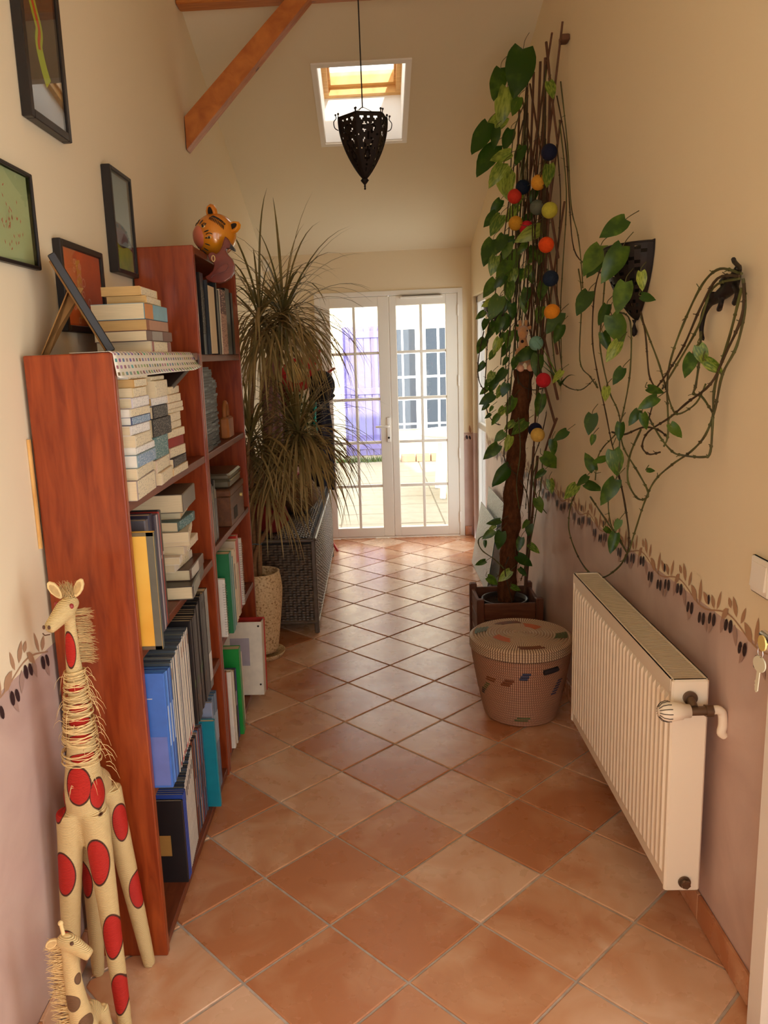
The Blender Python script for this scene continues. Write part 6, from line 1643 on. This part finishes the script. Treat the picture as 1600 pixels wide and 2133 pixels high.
b = MB(); b.lathe([(0, 0), (.004, .002), (.005, .008), (.003, .012), (.0055, .018), (.003, .022), (.010, .03), (.020, .042), (.012, .052), (.004, .056)], 14); b.build('drop_finial', M['dark_iron'], ln_)
b = MB()
for i in range(NS):
    a, a2 = 2 * pi * i / NS + .26, 2 * pi * (i + 1) / NS + .26; b.tube([(LR * cos(a), LR * sin(a), LH), (LR * cos(a2), LR * sin(a2), LH)], .0032, 6)
b.build('rim', M['dark_iron'], ln_)
b = MB()
for i in (0, 2, 4):
    a = 2 * pi * i / NS + .26; b.tube([(LR * .98 * cos(a), LR * .98 * sin(a), LH), (0, 0, LH + .05)], .0016, 5)
b.build('hanger', M['dark_iron'], ln_)
zt = CZ(4.0) - LP.z - .002
b = MB(); b.tube([(0, 0, LH + .045), (-.004, 0, zt)], .0032, 6); b.build('cord', M['black_plastic'], ln_)
b = MB(); b.lathe([(0, zt - .03), (.03, zt - .028), (.045, zt - .005), (.045, zt), (0, zt)], 20); b.build('ceiling_rose', M['dark_iron'], ln_)

# ------------------------------------------------------------------ wall lanterns and lizard hook on the right wall
def wall_sconce(name, label, y, z0, h, hw, dep):
    """half-round pierced metal wall pocket, pointed below"""
    t = thing(name, label, 'wall lamp', (WR(y) - .001, y, z0)); n, nv = 18, 22; rr_ = random.Random(int(y * 100))
    def p(u, v, k=1):
        w = hw * (.06 + .94 * sin(min(1, v) * pi / 2) ** .8); d = dep * (.05 + .95 * sin(min(1, v) * pi / 2) ** .8); a = pi * u
        return Vector((-d * sin(a) * k - .003, -w * cos(a), .04 + (h - .04) * v))
    vs = [p(u / n, v / nv) for v in range(nv + 1) for u in range(n + 1)]; fs = []
    for v in range(nv):
        for u in range(n):
            if 2 <= v < nv - 1 and 1 <= u < n - 1 and ((u * 7 + v * 5) % 6 in (0, 4)) and v % 3: continue
            k = v * (n + 1) + u; fs.append((k, k + 1, k + n + 2, k + n + 1))
    b = MB(); b.add(vs, fs); o = b.build('pierced_body', M['dark_iron'], t); s = o.modifiers.new('thickness', 'SOLIDIFY'); s.thickness = .0015
    b = MB(); b.prism([(-hw * 1.02 * sin(min(1, v) * pi / 2) ** .8, .04 + (h - .035) * v) for v in [k / 10 for k in range(11)]] + [(hw * 1.02 * sin(min(1, v) * pi / 2) ** .8, .04 + (h - .035) * v) for v in [k / 10 for k in range(10, 0, -1)]], -.003, 0, 'x'); b.build('back_plate', M['dark_iron'], t)
    b = MB(); b.lathe([(0, -.012), (.008, -.006), (.011, .006), (.006, .018), (.003, .03), (.008, .042)], 12, (-.012, 0, 0)); b.build('drop_finial', M['dark_iron'], t)
    b = MB(); b.tube([p(k / 16, 1) for k in range(17)], .003, 6); b.build('rim', M['dark_iron'], t)
    return t
wall_sconce('wall_pocket', 'dark pierced metal wall pocket holding trailing pothos on the right wall', 2.70, 1.632, .27, .135, .105)
wall_sconce('wall_pocket', 'dark pierced metal wall lamp half hidden behind the tall pothos', 5.36, 1.68, .22, .13, .12)
lz = thing('lizard_hook', 'dark cast metal lizard hook carrying looped pothos stems', 'hook', (WR(1.96) - .012, 1.96, 1.70))
XL_ = WR(1.96) - .02
def lz_p(x, y, dx=0): return at(x, y, X=XL_ - dx)
b = MB()
limb(b, [lz_p(1540, 552), lz_p(1532, 575), lz_p(1522, 598), lz_p(1505, 612), lz_p(1492, 622), lz_p(1478, 632), lz_p(1466, 655), lz_p(1461, 690), lz_p(1466, 708)], [.006, .013, .017, .016, .013, .010, .0075, .006, .004])
for pts in ([(1530, 590), (1536, 612), (1530, 632)], [(1505, 612), (1502, 632), (1498, 645)], [(1525, 580), (1512, 578), (1503, 588)], [(1495, 618), (1486, 612), (1480, 618)]):
    limb(b, [lz_p(*pts[0]), lz_p(*pts[1], .012), lz_p(*pts[2], .004)], [.008, .006, .007], 3)
lb = b.build('lizard_body', M['dark_iron'], lz, world=True)
rm = lb.modifiers.new('union', 'REMESH'); rm.mode = 'VOXEL'; rm.voxel_size = .0035; rm.use_smooth_shade = True
b = MB(); b.tube(smooth_path([lz_p(1538, 560), lz_p(1540, 556, .03), lz_p(1530, 545, .06), lz_p(1528, 540, .068)]), .005, 7); b.build('peg', M['dark_iron'], lz, world=True)
# ------------------------------------------------------------------ pothos on its coir pole and trellis
leaf_mat('pothos_leaf', srgb(50, 82, 22), srgb(96, 126, 38), 3, .38, rough=.32)
leaf_mat('pothos_pale', srgb(80, 112, 32), srgb(168, 184, 76), 5, .42, (3, 1, .8), rough=.32)
mat('vine_stem', srgb(92, 96, 48), .6, .3, vcol=srgb(70, 62, 36), vscale=9); mat('vine_brown', srgb(74, 58, 38), .7, .2, var=.3, vscale=12); mat('willow', srgb(112, 78, 58), .75, .2, var=.3, vscale=14)
mat('coir', srgb(108, 66, 40), .95, .05, var=.45, vscale=50, bump=1.0, bscale=90, stretch=(1, 1, .5))
po = thing('pothos', 'tall trailing pothos on a coir pole in the plant box, climbing the right wall', 'plant', (.672, 4.15, .272))
# coir pole
pole = [(.668, 4.15, .20), (.69, 4.155, .50), (.715, 4.165, .85), (.745, 4.175, 1.2), (.772, 4.185, 1.49)]
b = MB(); PP = smooth_path(pole, 12); rp_ = random.Random(2)
b.tube(PP, [.047 + .004 * sin(i * 1.1) for i in range(len(PP))], 22)
b.v = [p + Vector((noise.noise(p * 40), noise.noise(p * 40 + Vector((9, 0, 0))), 0)) * .006 for p in b.v]
b.build('coir_pole', M['coir'], po, world=True)
b = MB()
for k in range(150):
    i = rp_.randrange(1, len(PP) - 1); a = rp_.uniform(0, 2 * pi); p = PP[i] + Vector((cos(a), sin(a), 0)) * .047
    b.tube([p, p + Vector((cos(a) * .008, sin(a) * .008, rp_.uniform(-.015, .01))), p + Vector((cos(a) * .012, sin(a) * .012, rp_.uniform(-.03, .012)))], .0009, 4, caps=False)
b.build('coir_fibres', M['coir'], po, world=True)['kind'] = 'stuff'
# willow trellis
tr = thing('willow_trellis', 'trellis of crossed willow sticks standing against the right wall', 'trellis', (.83, 4.2, .3))
STK = [((1092, 730), (1172, 45), .826), ((1078, 560), (1150, 68), .826), ((1105, 760), (1168, 250), .83), ((1118, 830), (1176, 420), .83), ((1163, 537), (1104, 175), .818), ((1163, 640), (1088, 205), .818), ((1161, 737), (1082, 330), .818), ((1162, 832), (1088, 480), .818), ((1156, 880), (1092, 640), .82), ((1138, 88), (1162, 300), .82), ((1098, 182), (1090, 430), .815), ((1112, 150), (1098, 640), .815), ((1126, 128), (1106, 680), .822), ((1136, 120), (1118, 720), .815), ((1146, 190), (1130, 740), .822), ((1082, 228), (1074, 520), .81), ((1152, 320), (1126, 780), .815), ((1160, 872), (1130, 960), .82), ((1130, 700), (1112, 930), .82)]
for a_, c_, X_ in STK:
    p, q = at(*a_, X=X_), at(*c_, X=X_); m_ = p.lerp(q, .5) + Vector((rp_.uniform(-.006, .002), rp_.uniform(-.01, .01), 0))
    b = MB(); b.tube(smooth_path([p, m_, q], 4), [.0062, .006, .0058, .0056, .0054, .0052, .005, .0048, .0046], 7); b.build('stick', M['willow'], tr, world=True)
for (x, y) in ((1120, 290), (1112, 480), (1125, 640), (1120, 820)):
    p = at(x, y, X=.82); b = MB(); b.tube([p + Vector((0, .10, .012)), p + Vector((-.012, .03, 0)), p + Vector((-.012, -.03, 0)), p + Vector((0, -.10, -.012))], .0012, 4); b.build('wire_tie', M['vine_stem'], tr, world=True)
p = at(1172, 82, X=.835); b = MB(); b.cbox((p.x - .01, p.y - .03, p.z - .012), (WR(p.y) - .001, p.y + .03, p.z + .012), .003); b.build('wall_bracket', M['willow'], tr, world=True)
b = MB(); p0_ = at(1120, 950, X=.82); b.tube([p0_, Vector((.80, 4.27, .28))], .007, 7); b.build('stick', M['willow'], tr, world=True)
b = MB(); b.tube([at(1112, 930, X=.82), Vector((.79, 4.24, .28))], .007, 7); b.build('stick', M['willow'], tr, world=True)

def vine(par, pts, X=None, Y=None, r=.0032, m='vine_stem', seed=0, knots=True):
    rr_ = random.Random(seed * 7 + len(pts)); P_ = [at(x, y, X=X + rr_.uniform(-.008, .008) if X else None, Y=Y + rr_.uniform(-.02, .02) if Y else None) for x, y in pts]
    P_ = smooth_path(P_, 5); n = len(P_); b = MB(); b.tube(P_, [r * (1 + .12 * sin(i * 1.3)) * (1 - .25 * i / n) for i in range(n)], 7)
    if knots:
        for i in range(3, n - 1, 4):
            b.sphere(tuple(P_[i]), r * 1.35, 7, 5)
            d = Vector((rr_.uniform(-1, .0), rr_.uniform(-1, 1), rr_.uniform(-.3, .8))).normalized(); b.tube([P_[i], P_[i] + d * rr_.uniform(.006, .016)], r * .35, 4)
    return b.build('vine', M[m], par, world=True)
for k in range(22):          # old bare stems wound through the trellis
    x = 1086 + (k * 37 % 74); y0_ = 130 + (k * 53 % 260); y1_ = 560 + (k * 71 % 330); sw = 14 * sin(k)
    vine(po, [(x + 14, y0_), (x + 6 + sw * .5, y0_ + (y1_ - y0_) * .3), (x + sw, y0_ + (y1_ - y0_) * .6), (x - 4 - sw * .4, y1_)], X=.805 - .02 * (k % 3), r=.0027, m='vine_brown' if k % 3 else 'vine_stem', seed=200 + k)
LEAF = {}
def leaf_mesh(kind, m):
    """heart-shaped blade, unit length along -z from the stalk, bent and cupped"""
    k = (kind, m)
    if k in LEAF: return LEAF[k]
    rr_ = random.Random(kind * 11 + 3); wm = (.255, .29, .23, .25)[kind % 4]; cup = (.10, .04, .18, .12)[kind % 4]; bend = (.10, .22, .05, .30)[kind % 4]
    n = 12; vs = []; fs = []
    for i in range(n + 1):
        t = (i / n) ** 1.25
        w = wm * 1.12 * (t ** .42) * (1 - t) ** .82 / .43 * (1 - .22 * t * t)
        w = max(w, .004)
        z = -t
        for s_ in (-1, -.5, 0, .5, 1):
            lob = .17 * (abs(s_) ** 1.1) * max(0, 1 - t / .3) * min(1, t / .03)       # lobes of the heart rise past the stalk
            vs.append((w * s_, cup * (abs(s_) ** 1.6) * w * 2.2 + bend * (t * t) - .02 * abs(s_), z + lob + (.02 * rr_.uniform(-1, 1) if abs(s_) == 1 else 0)))
    for i in range(n):
        for j in range(4): fs.append((5 * i + j, 5 * i + j + 1, 5 * i + j + 6, 5 * i + j + 5))
    b = MB(); b.add(vs, fs, True); LEAF[k] = b.mesh('leaf', M[m]); return LEAF[k]
LN = [0]
def leaf(par, bx, by, tx, ty, X=None, Y=None, m=None, stalk=True):
    """leaf from stalk point (bx, by) to tip (tx, ty), hanging in front of the wall / at depth"""
    LN[0] += 1; rr_ = random.Random(LN[0] * 17)
    p = at(bx, by, X=X, Y=Y); dist = (p - CAM).length
    v = (cr * (tx - bx) - cu * (ty - by)) / FPX * dist       # displacement seen from the hall
    away = Vector((-.35, -.9, .15)) if X is not None else Vector((0, -1, .1))
    L = v.length / rr_.uniform(.86, .98); zax = -v.normalized()
    # the blade faces the hall, turned a little at random
    nrm = (CAM - p).normalized() + Vector((rr_.uniform(-.45, .3), rr_.uniform(-.25, .25), rr_.uniform(-.05, .5)))
    if X is not None and p.x + L * .3 > WR(p.y): nrm.x -= .3
    y_ = -(nrm - zax * nrm.dot(zax)).normalized(); x_ = y_.cross(zax)
    mm = m or ('pothos_pale' if rr_.random() < .30 else 'pothos_leaf')
    o = link('leaf', leaf_mesh(LN[0] % 4, mm), par)
    R_ = Matrix((x_, y_, zax)).transposed(); inv = pm(par).inverted()
    o.matrix_local = inv @ (Matrix.Translation(p) @ R_.to_4x4() @ Matrix.Scale(L, 4))
    if stalk:
        q = p + zax * L * .35 + Vector((.02, .02, .01)); b = MB(); b.tube(smooth_path([p, p + zax * L * .18 - y_ * L * .05, q], 3), .0014, 5); b.build('stalk', M['vine_stem'], par, world=True)
YP = 4.12
TALL = [(1090, 103, 1078, 177), (1043, 143, 1031, 196), (1057, 183, 1044, 238), (1081, 203, 1070, 234), (1050, 243, 1017, 268), (1017, 257, 990, 307), (1034, 268, 1027, 301), (1064, 270, 1052, 305), (1031, 305, 996, 354), (1064, 318, 1027, 332), (1048, 341, 1024, 377), (1088, 304, 1076, 336), (1050, 355, 1055, 403), (1064, 362, 1055, 400), (1043, 417, 1027, 442), (1034, 442, 1010, 469), (1043, 449, 1024, 484), (1076, 428, 1057, 458), (1116, 393, 1108, 418), (1144, 343, 1139, 381), (1144, 170, 1152, 195), (1104, 449, 1085, 470), (1125, 475, 1083, 496), (1050, 489, 1034, 525), (1027, 500, 1009, 543), (1109, 512, 1104, 534), (1071, 498, 1043, 508), (1067, 520, 1045, 585), (1034, 534, 1024, 569), (1057, 543, 1038, 588), (1052, 574, 1032, 597), (1031, 582, 1009, 615), (1062, 588, 1059, 621), (1120, 522, 1102, 546), (1104, 553, 1090, 578), (1132, 588, 1125, 623), (1041, 618, 1024, 656), (1031, 623, 1006, 637), (1057, 625, 1043, 653), (1010, 649, 993, 663), (1013, 665, 1006, 684), (1029, 670, 1017, 703), (1090, 618, 1095, 649), (1067, 632, 1069, 660), (1010, 705, 996, 730), (1050, 693, 1043, 717), (1041, 705, 1031, 735), (1078, 677, 1078, 707), (1167, 652, 1142, 687), (1170, 677, 1156, 712), (1113, 728, 1071, 747), (1120, 738, 1118, 781), (1029, 731, 1020, 747), (1057, 744, 1048, 761), (1009, 755, 996, 773), (1052, 769, 1034, 794), (1027, 775, 1017, 794), (1017, 807, 1002, 820), (1034, 782, 1020, 813), (1029, 822, 1003, 839), (1055, 799, 1048, 822), (1071, 829, 1057, 860), (1017, 841, 1006, 853), (1026, 846, 1020, 857), (1050, 848, 1038, 867), (1022, 862, 1011, 871), (1038, 864, 1024, 883), (1071, 878, 1052, 893), (1095, 878, 1069, 900), (1128, 822, 1120, 862), (1170, 772, 1151, 792), (1181, 897, 1158, 914), (1050, 900, 1032, 918), (1064, 909, 1055, 937), (1151, 916, 1156, 946), (1038, 927, 1010, 953), (1132, 949, 1165, 972), (1061, 972, 1029, 1010), (1134, 979, 1116, 993), (1145, 999, 1150, 1027), (1119, 1038, 1126, 1065), (1042, 1083, 1016, 1090), (1032, 1095, 1019, 1103), (1029, 1105, 1007, 1121), (1045, 1108, 1037, 1140), (1011, 1126, 1011, 1140), (1011, 1168, 993, 1174), (1100, 1084, 1088, 1100), (1104, 1092, 1100, 1115), (1103, 1134, 1121, 1150), (1079, 1158, 1108, 1181), (1063, 1189, 1042, 1208), (1016, 1202, 1037, 1216), (1082, 1184, 1097, 1200), (1066, 1221, 1084, 1229), (1086, 1120, 1080, 1145), (1060, 505, 1050, 535), (1085, 560, 1078, 590), (1110, 470, 1100, 495), (1098, 600, 1092, 630), (1075, 745, 1068, 768), (1062, 690, 1056, 720), (1070, 560, 1062, 592), (1130, 520, 1122, 548), (1082, 400, 1074, 428), (1120, 425, 1108, 448), (1096, 505, 1080, 525), (1060, 655, 1052, 685), (1128, 640, 1120, 668), (1022, 690, 1012, 708), (1045, 660, 1034, 690), (1058, 715, 1046, 740), (1020, 790, 1010, 806), (1045, 805, 1036, 828), (1100, 560, 1108, 588)]
for k, (bx, by, tx, ty) in enumerate(TALL):
    dx = bx + (tx - bx) * .5
    if by > 1070: Yd = 4.02 if bx > 1050 else 3.99
    else: Yd = (3.98 if bx > 1130 else 4.04) + .10 * ((k * 37) % 10) / 10
    p = at(bx, by, Y=Yd)
    if p.x > .80: leaf(po, bx, by, tx, ty, X=.795)
    else: leaf(po, bx, by, tx, ty, Y=Yd)
for k, pts in enumerate([[(1100, 200), (1075, 260), (1065, 330), (1062, 450), (1055, 560), (1050, 640), (1047, 700), (1043, 760)], [(1090, 250), (1070, 350), (1068, 480), (1065, 600), (1062, 720), (1058, 800), (1055, 900), (1050, 950), (1062, 975), (1078, 990)], [(1105, 300), (1080, 420), (1075, 560), (1072, 700), (1065, 800), (1062, 860)], [(1060, 420), (1052, 480), (1040, 560), (1030, 620), (1018, 680), (1013, 760), (1010, 820), (1016, 860), (1030, 880), (1042, 885)], [(1110, 400), (1095, 560), (1085, 700), (1078, 760), (1080, 800)], [(1120, 500), (1110, 650), (1105, 760), (1100, 830)], [(1088, 330), (1078, 450), (1082, 600), (1090, 720)], [(1095, 420), (1085, 520), (1068, 640), (1055, 740), (1052, 800)], [(1075, 700), (1066, 780), (1058, 850), (1056, 920)], [(1080, 560), (1074, 680), (1076, 760), (1085, 800), (1110, 812), (1135, 808)], [(1120, 960), (1110, 1000), (1125, 1050), (1150, 1078), (1163, 1060), (1165, 1040)], [(1085, 1000), (1100, 1040), (1100, 1110), (1095, 1170), (1085, 1210)], [(1130, 960), (1128, 1000), (1118, 1060), (1105, 1130), (1090, 1200)], [(1150, 800), (1130, 900), (1110, 960), (1100, 1000), (1095, 1060)], [(1080, 870), (1084, 940), (1076, 1010), (1082, 1060)], [(1008, 690), (998, 740), (996, 780), (1003, 805), (1016, 815)], [(1030, 1110), (998, 1122), (1003, 1145), (1030, 1165), (1050, 1185)], [(1060, 1160), (1052, 1190), (1066, 1250), (1068, 1278)]]):
    vine(po, pts, Y=4.10 if k < 10 or k == 15 else 4.03, r=.0030, m='vine_brown' if k % 2 else 'vine_stem', seed=k)
WALLV = [[(1160, 200), (1178, 300), (1186, 420), (1196, 520), (1228, 556), (1262, 572)], [(1168, 170), (1182, 300), (1190, 430), (1204, 490), (1212, 560), (1214, 600)], [(1165, 250), (1180, 400), (1172, 560), (1168, 640), (1170, 760)], [(1160, 300), (1168, 420), (1160, 560), (1164, 700), (1172, 780)], [(1140, 560), (1150, 700), (1160, 780), (1180, 805), (1210, 812), (1238, 790)], [(1205, 560), (1212, 620), (1208, 750), (1230, 785), (1245, 808), (1240, 795)], [(1262, 530), (1240, 600), (1234, 700), (1243, 770), (1262, 860), (1275, 925), (1288, 965)], [(1262, 560), (1255, 650), (1250, 720), (1268, 810), (1285, 850), (1292, 880), (1290, 940), (1288, 985), (1268, 1035), (1272, 1090), (1290, 1120), (1305, 1150)], [(1290, 650), (1313, 670), (1313, 770), (1300, 850), (1285, 900), (1258, 930), (1245, 955), (1240, 1000)], [(1335, 650), (1345, 700), (1352, 780), (1365, 815), (1352, 870)], [(1335, 660), (1370, 750), (1385, 800), (1400, 850), (1415, 862), (1450, 840), (1470, 800)], [(1545, 570), (1500, 560), (1465, 590), (1430, 660), (1400, 740), (1390, 800), (1392, 900), (1383, 930)], [(1540, 575), (1495, 580), (1460, 640), (1425, 720), (1395, 770), (1370, 805)], [(1540, 580), (1485, 600), (1455, 680), (1410, 760), (1380, 810)], [(1548, 580), (1552, 640), (1535, 720), (1505, 780), (1490, 850), (1470, 905), (1440, 940), (1400, 968), (1365, 1000), (1345, 1040), (1325, 1100), (1310, 1150)], [(1550, 590), (1545, 660), (1510, 740), (1480, 800), (1430, 840), (1395, 870), (1350, 900), (1338, 930), (1352, 946), (1375, 942)], [(1545, 600), (1520, 700), (1490, 800), (1485, 870), (1480, 940), (1465, 952), (1420, 948), (1400, 940), (1375, 910), (1352, 870)], [(1308, 1150), (1290, 1180), (1255, 1203), (1225, 1190), (1200, 1150), (1185, 1100), (1190, 1050), (1207, 1015)], [(1288, 985), (1300, 1040), (1310, 1110), (1308, 1150)], [(1230, 1035), (1250, 1065), (1280, 1110), (1305, 1150)], [(1335, 895), (1312, 950), (1308, 1000), (1325, 1035), (1342, 1040), (1350, 1025), (1330, 985), (1300, 935), (1292, 900)], [(1275, 900), (1300, 905), (1340, 890), (1370, 895), (1388, 908)], [(1460, 690), (1458, 740), (1450, 800), (1445, 820), (1462, 826), (1485, 860)]]
for k, pts in enumerate(WALLV): vine(po, pts, X=.832 if k > 4 else .822, r=.0034 if k > 10 else .0028, m='vine_stem' if k % 3 else 'vine_brown', seed=50 + k)
WLEAF = [(1303, 457, 1259, 487), (1251, 513, 1220, 560), (1251, 536, 1226, 572), (1297, 514, 1267, 572), (1303, 588, 1288, 641), (1226, 608, 1203, 649), (1264, 635, 1249, 672), (1336, 566, 1336, 597), (1336, 616, 1363, 624), (1275, 657, 1295, 707), (1256, 693, 1270, 729), (1289, 712, 1269, 745), (1297, 767, 1281, 795), (1264, 806, 1259, 833), (1350, 808, 1380, 817), (1369, 828, 1336, 847), (1443, 737, 1428, 778), (1456, 720, 1467, 753), (1471, 751, 1501, 773), (1330, 855, 1314, 880), (1339, 861, 1347, 891), (1234, 863, 1226, 900), (1293, 881, 1291, 917), (1397, 884, 1417, 910), (1237, 906, 1232, 925), (1278, 938, 1286, 982), (1262, 954, 1237, 962), (1237, 979, 1220, 946), (1223, 991, 1203, 1010), (1201, 1010, 1178, 1034), (1220, 1007, 1251, 1019), (1282, 1000, 1253, 1044), (1348, 979, 1364, 981), (1291, 1083, 1282, 1103), (1282, 1111, 1272, 1150), (1260, 1100, 1276, 1112)]
for bx, by, tx, ty in WLEAF: leaf(po, bx, by, tx, ty, X=.805 if by > 600 else .775)

# cotton ball garland
bg_ = thing('ball_garland', 'garland of coloured cotton balls strung over the pothos', 'garland', at(1130, 900, X=.80))
BALLS = [(1144, 317, (30, 34, 56)), (1089, 390, (26, 36, 52)), (1072, 409, (206, 60, 40)), (1122, 380, (226, 158, 52)), (1119, 432, (104, 108, 90)), (1145, 438, (186, 180, 64)), (1074, 465, (206, 148, 44)), (1097, 475, (206, 44, 54)), (1138, 510, (236, 84, 30)), (1147, 580, (32, 44, 62)), (1150, 650, (232, 146, 40)), (1117, 715, (126, 172, 150)), (1132, 792, (196, 40, 46)), (1115, 895, (36, 36, 58)), (1120, 906, (222, 178, 84))]
bm_ = {}
prev = None; cordp = []
for x, y, c in BALLS:
    if c not in bm_:
        bm_[c] = mat('ball_%02x%02x%02x' % c, srgb(*c), .8, .15, var=.15, vscale=60, bump=.25, bscale=120)
    p = at(x, y, X=.765) if x > 1100 else at(x, y, Y=3.99)
    b = MB(); b.sphere(tuple(p), .0335, 18, 12); b.build('ball', bm_[c], bg_, world=True); cordp.append(p)
b = MB(); q = []
for i, p in enumerate(cordp):
    q.append(p + Vector((.01, .034, .0)))
    if i < len(cordp) - 1: q.append((p + cordp[i + 1]) / 2 + Vector((.01, .045, -.03)))
b.tube(smooth_path(q, 4), .0015, 5); b.build('cord', M['vine_stem'], bg_, world=True)
# soft toy on top of the pole
mat('plush_tan', srgb(206, 150, 96), .95, .05, sheen=.5, bump=.3, bscale=150); mat('plush_pink', srgb(226, 170, 140), .95, .05); mat('plush_dark', srgb(50, 34, 32), .8)
tp = thing('plush_giraffe', 'small tan plush giraffe sitting on the coir pole among the leaves', 'soft toy', (.765, 4.10, 1.485))
b = MB(); c0_ = Vector((.752, 4.085, 0))
def Q(x, y, z): return c0_ + Vector((x, y, z))
limb(b, [Q(.01, .03, 1.53), Q(.005, .025, 1.58), Q(0, .015, 1.63), Q(-.005, .01, 1.665)], [.036, .030, .020, .017]); limb(b, [Q(.0, .015, 1.685), Q(-.006, -.015, 1.675), Q(-.016, -.045, 1.658)], [.024, .027, .018])
for s_ in (-1, 1): limb(b, [Q(.018 * s_ + .01, .02, 1.53), Q(.026 * s_, -.02, 1.515), Q(.024 * s_, -.045, 1.50)], [.016, .014, .019], 3); limb(b, [Q(.025 * s_, .02, 1.59), Q(.036 * s_, -.01, 1.57)], [.012, .011], 3); limb(b, [Q(.012 * s_, .02, 1.70), Q(.016 * s_, .02, 1.735)], [.007, .010], 3); limb(b, [Q(.02 * s_, .02, 1.69), Q(.042 * s_, .02, 1.70)], [.008, .010], 3)
o = b.build('body', M['plush_tan'], tp, world=True); rm = o.modifiers.new('union', 'REMESH'); rm.mode = 'VOXEL'; rm.voxel_size = .004; rm.use_smooth_shade = True; s2 = o.modifiers.new('soft', 'SMOOTH'); s2.iterations = 4
for (x, y, z, r_) in ((-.024, -.034, 1.678, .004), (.010, -.036, 1.680, .004)): b = MB(); b.sphere(tuple(Q(x, y, z)), r_, 8, 6); b.build('eye', M['plush_dark'], tp, world=True)
for s_ in (-1, 1): b = MB(); b.sphere(tuple(Q(.024 * s_, -.056, 1.50)), .017, 10, 7, (1, .8, 1)); b.build('paw', M['plush_pink'], tp, world=True)
for (x, y, z) in ((.012, -.005, 1.60), (-.012, -.01, 1.57), (.02, .0, 1.55), (-.008, -.008, 1.63)): b = MB(); b.sphere(tuple(Q(x, y, z)), .008, 8, 6, (1, .6, 1)); b.build('patch', M['plush_dark'], tp, world=True)

# air plant tucked in beside the lowest red ball
ap = thing('air_plant', 'small spiky air plant tucked beside the lowest red cotton ball', 'plant', at(1168, 803, X=.81))
ra_ = random.Random(77)
for k in range(16):
    a = ra_.uniform(-.9, .9)
    d = Vector((ra_.uniform(-.35, .05), -1, ra_.uniform(-.1, .75))) if k % 4 else Vector((ra_.uniform(-.6, -.2), .2, .8))
    base = Vector(ap.location) + Vector((0, 0, 0)); P_ = []; p = base.copy(); d.normalize(); n = 7; L = ra_.uniform(.10, .24)
    vs = []
    for i in range(n + 1):
        t_ = i / n; s_ = Vector((-.25, 0, 1)) if abs(d.z) < .8 else Vector((1, 0, 0)); s_ = (s_ - d * s_.dot(d)).normalized(); w_ = .0042 * (1 - t_) + .0002
        vs += [p - s_ * w_, p + s_ * w_ ]; p = p + d * (L / n); d = (d + Vector((0, 0, -.10))).normalized()
    b = MB(); b.add(vs, [(2 * i, 2 * i + 1, 2 * i + 3, 2 * i + 2) for i in range(n)], True); b.build('leaf', M['pothos_leaf'], ap, world=True)
